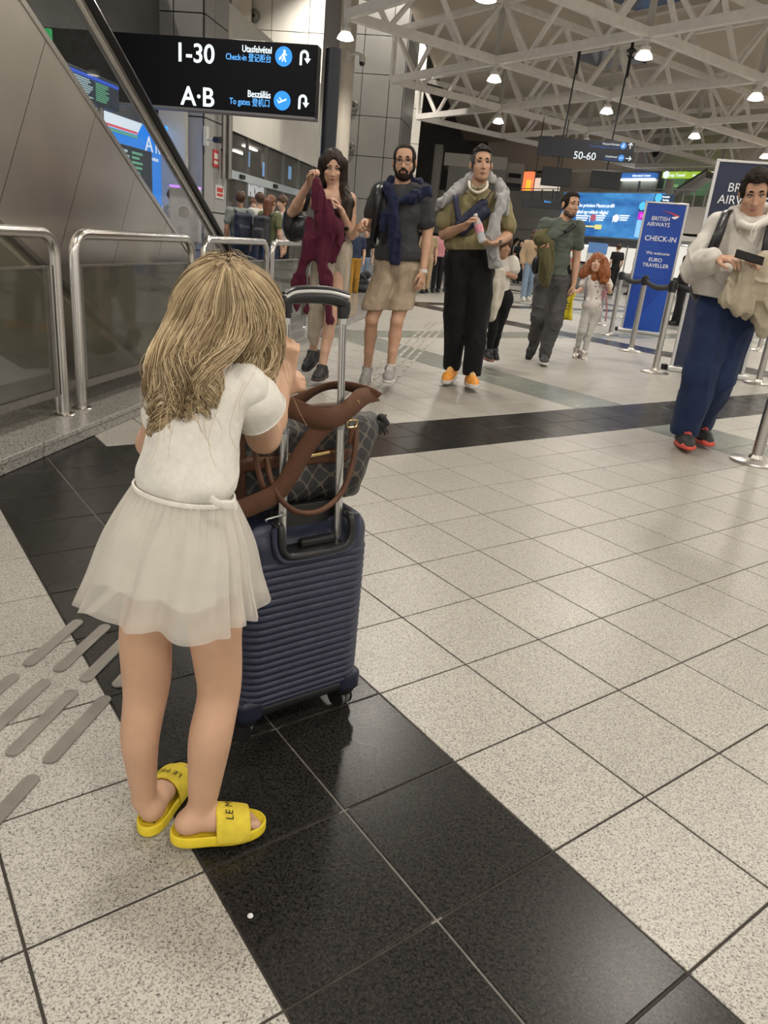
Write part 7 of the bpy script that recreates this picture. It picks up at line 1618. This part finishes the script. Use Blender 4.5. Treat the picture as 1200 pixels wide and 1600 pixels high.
# dress bodice and cap sleeve
dress = mat('dress_jersey', (0.76, 0.735, 0.685), 0.8, var=0.05, vscale=90, bump=0.35, bscale=500, spec=0.2)
bp_ = [(ell(c-UPZ*(0.012 if i_ == 0 else 0), A(hw-0.002, 0.064, 0.030 if i_ == 0 else 0.050), RB), 0.045) for i_, (c, hw) in enumerate(torso[:-2])] + [(cap(shL, A(-0.30, 1.15, 0.850), 0.036, 0.036), 0.03), (cap(shR, A(-0.285, 1.15, 0.848), 0.037, 0.036), 0.03)]
slR = shR+(elR-shR)*0.46; slL = shL+(elL-shL)*0.5
f = mkfield(bp_+[(cap(shL, slL, 0.034, 0.034), 0.03)], 0.0038, off=0.003); f.ripple(0.0045, (22, 22, 14), 4); f.ripple(0.0016, (60, 60, 40), 7)
wa_, wb_ = at(207, 750, 1.10), at(369, 785, 1.09); wn = nrm(np.cross(wb_-wa_, A(0.1, 1, 0.0))); wn = -wn if wn[2] > 0 else wn
f.cut(wn, (wa_+wb_)/2+wn*0.018); f.build('dress_bodice', dress, gl_)
slR2 = at(405, 641, 1.195)
f = mkfield([(cap(shR+A(-0.015, 0, 0), shR+(slR2-shR)*0.55, 0.036, 0.040), 0.02), (cap(shR+(slR2-shR)*0.5, slR2, 0.040, 0.043), 0.02)], 0.0034, off=0.002); f.ripple(0.005, (24, 24, 18), 6); ax = nrm(slR2-shR+A(0.02, 0, -0.01)); f.cut(ax, slR2+ax*0.008)
f.add(cap(slR2-ax*0.01, slR2+ax*0.08, 0.038, 0.040), 0.004, sub=True); f.build('dress_sleeve', dress, gl_)
hemp = [slR2+ax*0.006+nrm(np.cross(ax, A(0.3, 0.9, 0.2)))*0.0455*math.cos(a)+nrm(np.cross(ax, np.cross(ax, A(0.3, 0.9, 0.2))))*0.0455*math.sin(a) for a in np.linspace(0, 2*math.pi, 33)]
MB().tube(hemp, 0.0022, 6).build('sleeve_hem', dress, gl_, True)
# seam band and bow at the waist
lx = nrm(wb_-wa_); lz = -wn; ly = nrm(np.cross(lz, lx)); wc = (wa_+wb_)/2; rw = np.linalg.norm(wb_-wa_)/2
band = [wc+lx*(rw-0.005)*math.cos(a)+ly*0.0625*math.sin(a)+lz*0.001 for a in np.linspace(0, 2*math.pi, 49)]
MB().tube(band, 0.0026, 8, flat=1.7, ref=lz).build('waist_seam', dress, gl_, True)
bw = at(352, 788, 1.025)
MB().tube(bez([bw+lx*-0.022+lz*0.004, bw+lx*-0.010+lz*0.002-A(0, 0.006, 0), bw+lx*0.004, bw+lx*0.016+lz*0.003], 12), [0.0045]*6+[0.006]*6, 8, flat=1.4).build('waist_bow', dress, gl_, True)
# gathered skirt: lining and two layers of tulle
def tulle_mat(name, a):
    m = mat(name, (0.78, 0.755, 0.70), 0.85, var=0.05, vscale=40, spec=0.15); nt = m.node_tree; N = nt.nodes; L = nt.links; b = N['Principled BSDF']
    tr = N.new('ShaderNodeBsdfTransparent'); tl_ = N.new('ShaderNodeBsdfTranslucent'); tl_.inputs[0].default_value = (0.80, 0.77, 0.71, 1)
    m1 = N.new('ShaderNodeMixShader'); m1.inputs[0].default_value = 0.30; L.new(b.outputs[0], m1.inputs[1]); L.new(tl_.outputs[0], m1.inputs[2])
    m2 = N.new('ShaderNodeMixShader'); m2.inputs[0].default_value = a; L.new(tr.outputs[0], m2.inputs[1]); L.new(m1.outputs[0], m2.inputs[2]); L.new(m2.outputs[0], N['Material Output'].inputs[0]); return m
hcen = at(266, 966, 1.09); hcen[2] = 0.492
def skirt(name, m, hemz, rscale, amp, npl, seed, rows_=26, seg=220, start=0.0, inset=0.0):
    rnd = random.Random(seed); ph = [rnd.uniform(0, 6.28) for _ in range(6)]; P = []
    for i in range(rows_):
        h = start+(1-start)*i/(rows_-1)
        row = []
        for j in range(seg):
            a = 2*math.pi*j/seg
            p0 = wc+lx*(rw-0.006-inset)*math.cos(a)+ly*(0.0615-inset)*math.sin(a)
            rx, ry = 0.152*rscale, 0.122*rscale
            wob = 1+0.05*math.sin(2*a+ph[0])+0.04*math.sin(3*a+ph[1])
            p1 = A(hcen[0], hcen[1], hcen[2]+hemz)+A(0.98, -0.16, 0)*rx*wob*math.cos(a)+A(0.16, 0.98, 0)*ry*wob*math.sin(a)
            p1[2] += 0.010*math.sin(3*a+ph[2])+0.006*math.sin(7*a+ph[3])
            q = h**0.93; bulge = 0.006*math.sin(math.pi*min(1, h*1.25))**2 if h < 0.8 else 0
            p = p0*(1-q)+p1*q; p[2] = p0[2]*(1-h)+p1[2]*h
            out = nrm((p-wc)*A(1, 1, 0))
            warp = a+0.22*math.sin(2*a+ph[4])+0.10*math.sin(5*a+ph[5])
            fold = amp*(0.35*math.sin(npl*3*a+ph[1])*max(0, 1-h*2.2)+(h**0.6)*(math.sin(npl*warp)+0.40*math.sin((npl*1.7)*warp+ph[2]+h)+0.30*math.sin(4*warp+ph[3])))
            row.append(p+out*(fold+bulge))
        P.append(row)
    return MB().grid(P, loop=True).build(name, m, gl_, True)
skirt('skirt_lining', mat('lining_white', (0.76, 0.735, 0.68), 0.8, var=0.04, vscale=40, spec=0.2), 0.044, 0.78, 0.0040, 14, 8, inset=0.009)
skirt('skirt_tulle', tulle_mat('tulle_inner', 0.38), 0.006, 0.945, 0.0072, 14, 8, inset=0.004)
skirt('skirt_tulle', tulle_mat('tulle_outer', 0.52), 0.0, 1.0, 0.0078, 14, 8)

# hair: a soft core with wavy locks combed out from the crown
hmat = []
for k, c in enumerate(((0.33, 0.24, 0.135), (0.47, 0.36, 0.215), (0.66, 0.53, 0.345), (0.22, 0.155, 0.085))):
    hmat.append(mat('hair_blonde_%d' % k, c, 0.42, var=0.12, vscale=30, spec=0.5))
HR = A(0.085, 0.090, 0.098)
hx, hy = nrm(A(0.97, -0.25, 0)), nrm(A(0.25, 0.97, 0))
HB = np.array([hx, hy, UPZ])
f = mkfield([(ell(hc, HR*0.955, HB), 0.02), (cap(hc+A(-0.035, -0.02, -0.03), hc+A(-0.045, -0.035, -0.10), 0.055, 0.040), 0.03), (cap(hc+A(0.030, -0.01, -0.03), hc+A(0.035, -0.01, -0.085), 0.055, 0.035), 0.03)], 0.005); f.ripple(0.004, (30, 30, 12), 4); f.build('hair_core', hmat[3], gl_)
rnd = random.Random(11)
u0 = nrm(hx*0.22-hy*0.42+UPZ*0.88)
e_a = nrm(np.cross(u0, hx)); e_b = np.cross(u0, e_a)
NP = 26
def strand_path(phi, start, zend, jit, wave, wph, flare):
    pts = []; ddir = e_a*math.cos(phi)+e_b*math.sin(phi)
    th = start; 
    while True:
        u = u0*math.cos(th)+ddir*math.sin(th); p = hc+(hx*u[0]*0 if False else 0)+sum(HB[q]*(u@HB[q])*(HR[q]+jit) for q in range(3))
        pts.append(p); th += 0.13
        if u[2] < -0.02 or th > 2.6: break
    p = pts[-1].copy(); out = nrm((p-hc)*A(1, 1, 0)); v = nrm(A(0, 0, -1)+out*0.12)
    n_ = 0
    while p[2] > zend and n_ < 34:
        p = p+v*0.012; v = nrm(v+A(0, 0, -0.08)+out*flare*0.05-out*0.03*(1 if n_ < 8 else -0.5)); 
        if p[2] < 0.975:                          # slides over the shoulders and back instead of through them
            p = p-hx*((p-hc)@hx)*0.030; w_ = min(1, (0.975-p[2])/0.105); w_ = w_*w_*(3-2*w_)
            c_ax = A(-0.303, 1.135, p[2]); q = (p-c_ax); xl_, yl_ = q@RB[0], q@RB[1]
            if yl_ < 0.03 and abs(xl_) < 0.100:
                by = -(0.073+max(jit, -0.003)*0.7)*math.sqrt(1-(xl_/0.101)**2)
                if yl_ > by*w_: p = c_ax+RB[0]*xl_+RB[1]*(yl_*(1-w_)+by*w_ if yl_ > by else yl_); v = nrm(v*A(0.5, 0.5, 1))
        pts.append(p.copy()); n_ += 1
    P = bez(pts, NP); tot = len(pts)
    P = np.array(P)
    for _ in range(10): P[1:-1] = 0.25*P[:-2]+0.5*P[1:-1]+0.25*P[2:]
    for i in range(NP):
        s_ = i/(NP-1); am = wave*max(0, s_-0.25)**1.1
        tang = nrm(P[min(i+1, NP-1)]-P[max(i-1, 0)]); rad = nrm(P[i]-hc); sd = np.cross(tang, rad)
        P[i] = P[i]+sd*am*math.sin(s_*15+wph)+rad*am*0.5*(0.5+math.sin(s_*13+wph*1.7))
    return P
nrs = np.random.RandomState(5)
HV, HF, HM = [], [], []; nv_ = 0
def add_strands(S, rad, mi):
    """S (k, NP, 3) centre lines -> three-sided tapering hairs"""
    global nv_
    k, n_, _ = S.shape
    t = np.gradient(S, axis=1); t /= np.linalg.norm(t, axis=2, keepdims=True)+1e-9
    r = S-hc; r -= t*(r*t).sum(2, keepdims=True); r /= np.linalg.norm(r, axis=2, keepdims=True)+1e-9
    sd = np.cross(t, r); rr = rad*np.clip(np.minimum(np.linspace(0.6, 8, n_), np.linspace(9, 0.3, n_)), 0.3, 1.0)[None, :, None]
    V = np.stack([S+rr*(math.cos(q)*r+math.sin(q)*sd) for q in (0.0, 2.094, 4.189)], 2)       # k, n, 3, 3
    base = nv_+np.arange(k)[:, None, None]*n_*3+np.arange(n_-1)[None, :, None]*3
    j = np.arange(3)[None, None, :]; j2 = (j+1) % 3
    HV.append(V.reshape(-1, 3)); HF.append(np.stack([base+j, base+j2, base+3+j2, base+3+j], 3).reshape(-1, 4)); HM.append(np.full(k*(n_-1)*3, mi)); nv_ += k*n_*3
for ci in range(820):
    phi = rnd.uniform(-math.pi, math.pi); ddir = e_a*math.cos(phi)+e_b*math.sin(phi)
    if ddir@fwd > 0.80: continue
    side = ddir@hx
    zend = 0.842+rnd.uniform(-0.014, 0.014)+(0.0 if side > -0.1 else -0.022*min(1, (-side)*1.4))+(0.022*side if side > 0 else 0)
    if side < -0.15 and side > -0.85 and rnd.random() < 0.6: zend -= rnd.uniform(0.0, 0.035)
    big = math.floor((phi+math.pi)/0.24)*7.3                      # neighbouring clumps wave together
    wv = rnd.uniform(0.018, 0.032); wph = big % 6.28+rnd.uniform(-0.7, 0.7)
    cen = np.array(strand_path(phi, rnd.uniform(0.03, 0.55), zend, rnd.uniform(-0.006, 0.005), wv, wph, rnd.uniform(-1.0, 0.4)))
    k = rnd.choices((0, 1, 2, 3), (4, 5, 2, 2))[0]; n_s = 10
    t = np.gradient(cen, axis=0); t /= np.linalg.norm(t, axis=1, keepdims=True)+1e-9
    r = cen-hc; r -= t*(r*t).sum(1, keepdims=True); r /= np.linalg.norm(r, axis=1, keepdims=True)+1e-9; sd = np.cross(t, r)
    u_ = np.linspace(0, 1, NP)
    wid_ = (0.0065*np.sin(np.pi*np.clip(u_*0.85+0.10, 0, 1))+0.0012)[None, :, None]
    oa = nrs.randn(n_s, 1, 1)*0.75; ob = nrs.randn(n_s, 1, 1)*0.30
    wig = 0.0014*np.sin(u_[None, :, None]*nrs.uniform(12, 24, (n_s, 1, 1))+nrs.uniform(0, 6.28, (n_s, 1, 1)))*u_[None, :, None]
    S_ = cen[None]+sd[None]*(oa*wid_+wig)+r[None]*(ob*wid_+wig*0.7)
    for q in range(3): add_strands(S_[q::3], 0.00080, k if q else nrs.randint(0, 4))
V_, F_4, M_ = np.concatenate(HV), np.concatenate(HF), np.concatenate(HM)
me = bpy.data.meshes.new('hair_locks'); me.vertices.add(len(V_)); me.vertices.foreach_set('co', V_.astype(np.float32).ravel())
me.loops.add(F_4.size); me.loops.foreach_set('vertex_index', F_4.astype(np.int32).ravel()); me.polygons.add(len(F_4)); me.polygons.foreach_set('loop_start', np.arange(0, F_4.size, 4, dtype=np.int32)); me.update(calc_edges=True)
o = mesh_ob('hair_locks', me, hmat, gl_, True); me.polygons.foreach_set('material_index', M_.astype(np.int32)); o['kind'] = 'stuff'
fly = MB()
for _ in range(36):
    phi = rnd.uniform(-math.pi, math.pi); fly.tube(strand_path(phi, 0.3, 0.80+rnd.uniform(-0.05, 0.05), rnd.uniform(0.003, 0.014), 0.016, rnd.uniform(0, 6), 2.0), 0.0004, 3, caps=False)
o = fly.build('stray_hairs', hmat[1], gl_, True); o['kind'] = 'stuff'

# yellow slides
ylw = mat('slide_yellow', (0.74, 0.58, 0.030), 0.55, var=0.08, vscale=40, bump=0.25, bscale=700)
ylw2 = mat('slide_strap_yellow', (0.70, 0.55, 0.045), 0.75, var=0.10, vscale=60, bump=0.4, bscale=900)
mark_b = mat('slide_mark_black', (0.015, 0.012, 0.01), 0.6, var=0)
for k, ((hb, tb_, z0), lb) in enumerate(zip(SLB, ('yellow slide on the left foot of the girl, pointing away', 'yellow slide on the right foot of the girl, turned sideways'))):
    d = nrm((tb_-hb)*A(1, 1, 0)); s_ = np.cross(d, UPZ); L_ = np.linalg.norm(tb_-hb); o3 = hb*A(1, 1, 0)+UPZ*z0
    sl = thing('slide_sandal', lb, 'sandal', o3, 'yellow slides of the girl')
    def hw(t): return 0.5*(0.062+0.012*math.sin(math.pi*max(0, t-0.25)/0.75) - 0.006*math.exp(-((t-0.42)/0.13)**2))*math.sqrt(max(0, 1-abs(2*t-1)**4.5)+1e-6)
    ts = [0.5-0.5*math.cos(math.pi*i/24) for i in range(25)]
    outl = [(t, hw(t)) for t in ts]+[(t, -hw(t)) for t in ts[-2:0:-1]]
    def ringp(sc, z): return [o3+d*(0.5+(t-0.5)*sc[0])*L_+s_*b*sc[1]+UPZ*z for t, b in outl]
    prof = [((0.94, 0.90), 0.000), ((0.995, 0.985), 0.003), ((1.0, 1.0), 0.010), ((1.0, 1.0), 0.022), ((0.985, 0.96), 0.0265), ((0.955, 0.88), 0.0262), ((0.93, 0.82), 0.0215), ((0.6, 0.5), 0.0195), ((0.05, 0.05), 0.0195)]
    mb = MB().grid([ringp(*q) for q in prof], loop=True); n0 = len(outl); mb.f.append(tuple(range(n0-1, -1, -1))); mb.mi.append(0)
    mb.build('footbed', ylw, sl, True, sub=1)
    rows_ = []
    for i in range(17):
        a = math.pi*i/16; rows_.append([o3+d*t*L_*1.0+s_*(-(hw(t)+0.0015)*math.cos(a))+UPZ*(0.008+(0.062-0.021*(t-0.46)/0.36)*math.sin(a)**0.8) for t in (0.46, 0.52, 0.60, 0.68, 0.75, 0.82)])
    stp = MB().grid(rows_).build('strap', ylw2, sl, True, solid=0.005, sub=1)
    # printed letters across the strap
    tc_ = 0.585; hz = 0.008+(0.056-0.020*(tc_-0.46)/0.36)
    ly_ = nrm(d+UPZ*-0.28)
    txt = text_mesh('LE MO', 0.020, mark_b, sl, A(0, 0, 0), A(1, 0, 0), A(0, 1, 0), 'strap_lettering', 'CENTER', 0.0004)
    me = txt.data; nv = len(me.vertices); co = np.zeros(nv*3); me.vertices.foreach_get('co', co); co = co.reshape(-1, 3)
    new = []
    for x, y, z in co:
        t = 0.60-(y-0.007)/L_; a = math.pi/2-x*24
        new.append(o3+d*t*L_+s_*(-(hw(t)+0.005)*math.cos(a))+UPZ*(0.0125+(0.0625-0.021*(t-0.46)/0.36)*math.sin(a)**0.8))
    me.vertices.foreach_set('co', np.array(new).ravel()); me.update()
    text_mesh('xxxxx', 0.010, mark_b, sl, o3+d*0.10*L_-s_*0.012+UPZ*0.0225, s_, -d*1.0 if False else d, 'heel_print', 'LEFT', 0.0003)
# ------------------------------------------------------------------ small fittings on the walls and columns
cam_w = mat('camera_white', (0.62, 0.60, 0.56), 0.4, var=0.03)
def near_t(x, y, t, d=0.0): return on_t(x, y, t)-E1*d
p = on_t(553, 90, CT3-0.25); c0 = on_t(545, 88, CT3-0.22)
dc = thing('dome_camera', 'white dome camera on a bent arm beside the beige column', 'camera', p, 'ceiling cameras')
MB().box(c0, (0.05, 0.06, 0.10), (E2, E1, UPZ)).build('wall_plate', cam_w, dc, bevel=0.01)
MB().tube(bez([c0, on_t(551, 84, CT3-0.25), on_t(559, 84, CT3-0.25), on_t(566, 88, CT3-0.25), on_t(567, 92, CT3-0.25)], 20), 0.035, 10).build('arm', cam_w, dc, True)
q = on_t(566, 95, CT3-0.25); MB().lathe(q, [(0.07, 0.09), (0.075, 0.0), (0.07, -0.03)], 16).build('housing', cam_w, dc, True); MB().lathe(q, [(0.068, -0.03), (0.06, -0.08), (0.03, -0.105), (0.002, -0.11)], 16).build('dome', black_gloss, dc, True)
for (x, y, t, r, lb) in ((553, 166, CT-0.05, 0.14, 'round wall speaker on the panelled column, over the dark-haired woman'), (548, 231, CT-0.05, 0.14, 'round wall speaker on the panelled column, beside the dark hair'), (397, 25, CT4-0.06, 0.20, 'round speaker above the big sign, beside its round column')):
    c = on_t(x, y, t); sp = thing('wall_speaker', lb, 'speaker', c, 'round wall speakers')
    MB().lathe(c, [(r, 0.0), (r, 0.03), (r*0.82, 0.045)], 24, (E2, UPZ, -E1)).build('rim', steel_dark, sp, True); MB().lathe(c, [(r*0.8, 0.03), (r*0.45, 0.02), (r*0.2, 0.05), (0.005, 0.055)], 20, (E2, UPZ, -E1)).build('cone', black_plastic, sp, True)
c = on_t(322, 213, PT-0.09); cc = thing('cctv_camera', 'small white bracket camera on the pillar under the big sign', 'camera', c, 'wall cameras')
MB().box(c, (0.035, 0.06, 0.16), (E2, E1, UPZ)).build('wall_box', cam_w, cc, bevel=0.01); MB().tube([c-UPZ*0.05, c-UPZ*0.05+E2*0.22-E1*0.1], 0.02, 8).build('arm', cam_w, cc, True); MB().tube([c-UPZ*0.05+E2*0.20-E1*0.08, c-UPZ*0.06+E2*0.34-E1*0.16], 0.055, 12).build('camera_body', black_plastic, cc, True)
def side_plate(x, y, w, h, name, label, cat, cols):
    c = on_s(x, y, FS+0.04); t = thing(name, label, cat, c)
    MB().box(c, (w/2, 0.008, h/2), (E1, E2, UPZ)).build('plate', cols[0], t, bevel=0.003)
    MB().box(c+E2*0.010+UPZ*h*0.15, (w*0.36, 0.003, h*0.16), (E1, E2, UPZ)).build('symbol', cols[1], t); MB().box(c+E2*0.010-UPZ*h*0.22, (w*0.36, 0.003, h*0.10), (E1, E2, UPZ)).build('symbol', cols[1], t)
    return t
sred = mat('sign_red', (0.50, 0.045, 0.04), 0.5, var=0.05); swht = mat('sign_plate_white', (0.62, 0.60, 0.58), 0.5, var=0.03)
side_plate(337, 248, 0.26, 0.30, 'fire_sign', 'small red fire sign on the pillar side under the big sign', 'sign', (sred, swht))
side_plate(343, 300, 0.42, 0.24, 'notice', 'red and white notice low on the pillar side', 'sign', (swht, sred))
pipe = thing('downpipe', 'grey steel pipes running down the pillar beside the shop front', 'pipe', on_s(355, 270, FS+0.1))
for x in (350, 359):
    a = on_s(x, 180, FS+0.12); b = on_s(x, 280, FS+0.12); MB().tube([A(a[0], a[1], b[2]), A(a[0], a[1], 4.2)], 0.06 if x > 352 else 0.045, 12).build('pipe', steel_dark, pipe, True)
MB().tube(bez([on_s(346, 234, FS+0.1), on_s(351, 238, FS+0.12), on_s(352, 255, FS+0.12), on_s(348, 266, FS+0.1)], 14), 0.022, 8).build('conduit', black_plastic, pipe, True)
p = gnd(290, 478); k = thing('info_stand', 'pale floor stand with a violet top light behind the escalator glass', 'stand', p)
tz = 1.50
MB().box(p+UPZ*0.012, (0.25, 0.2, 0.012), (E2, E1, UPZ)).build('foot', steel_dark, k); MB().box(p+UPZ*0.45, (0.05, 0.04, 0.45), (E2, E1, UPZ)).build('stem', steel_dark, k)
MB().box(p+UPZ*1.17, (0.21, 0.05, 0.33), (E2, E1, UPZ)).build('panel', mat('stand_pale', (0.50, 0.50, 0.52), 0.35, var=0.12, vscale=5), k, bevel=0.02); MB().box(p+UPZ*1.515, (0.20, 0.045, 0.012), (E2, E1, UPZ)).build('top_light', emis('violet_light', (0.55, 0.25, 0.95), 1.6), k)
MB().lathe(p+UPZ*1.2-E1*0.052, [(0.10, 0), (0.10, 0.006), (0.08, 0.006), (0.08, 0.0)], 24, (E2, UPZ, -E1)).build('round_mark', swht, k)
# hanging signs inside the shop
for x, y, lb in ((385, 248, 'small lit blue sign hanging in the shop window, left one'), (411, 265, 'lit blue screen hanging in the shop window, middle one'), (451, 270, 'small lit blue sign hanging in the shop window, right one')):
    c = on_s(x, y, FS-0.5); t = thing('window_sign', lb, 'sign', c, 'lit signs in the shop window')
    MB().box(c, (0.17, 0.03, 0.20), (E1, E2, UPZ)).build('casing', black_plastic, t, bevel=0.01); MB().box(c+E2*0.032, (0.14, 0.004, 0.16), (E1, E2, UPZ)).build('face', emis('window_sign_blue', (0.25, 0.55, 0.95), 1.0), t)
    MB().tube([c+UPZ*0.2, A(c[0], c[1], zf+0.44)], 0.012, 6).build('hanger', black_plastic, t)
c = on_s(402, 323, FS-1.2); t = thing('shop_name_sign', 'white shop lettering over the doors beyond the rails', 'sign', c)
text_mesh('MONTE', 0.36, emis('shop_letter', (0.9, 0.92, 0.9), 0.9), t, on_s(388, 306, FS-0.15), E1, UPZ, 'lettering', 'LEFT', 0.02)
# sprinkler droppers and a small camera on the roof
for x, y, lb in ((1025, 236, 'tiny dark camera under the roof truss, right of the hanging sign'),):
    c = on_v(x, y, 2.0); t = thing('roof_camera', lb, 'camera', c); MB().lathe(c, [(0.12, 0), (0.14, -0.1), (0.05, -0.22)], 12).build('dome', black_plastic, t, True); MB().tube([c, A(c[0], c[1], 5.3)], 0.03, 6).build('rod', steel_dark, t, True)
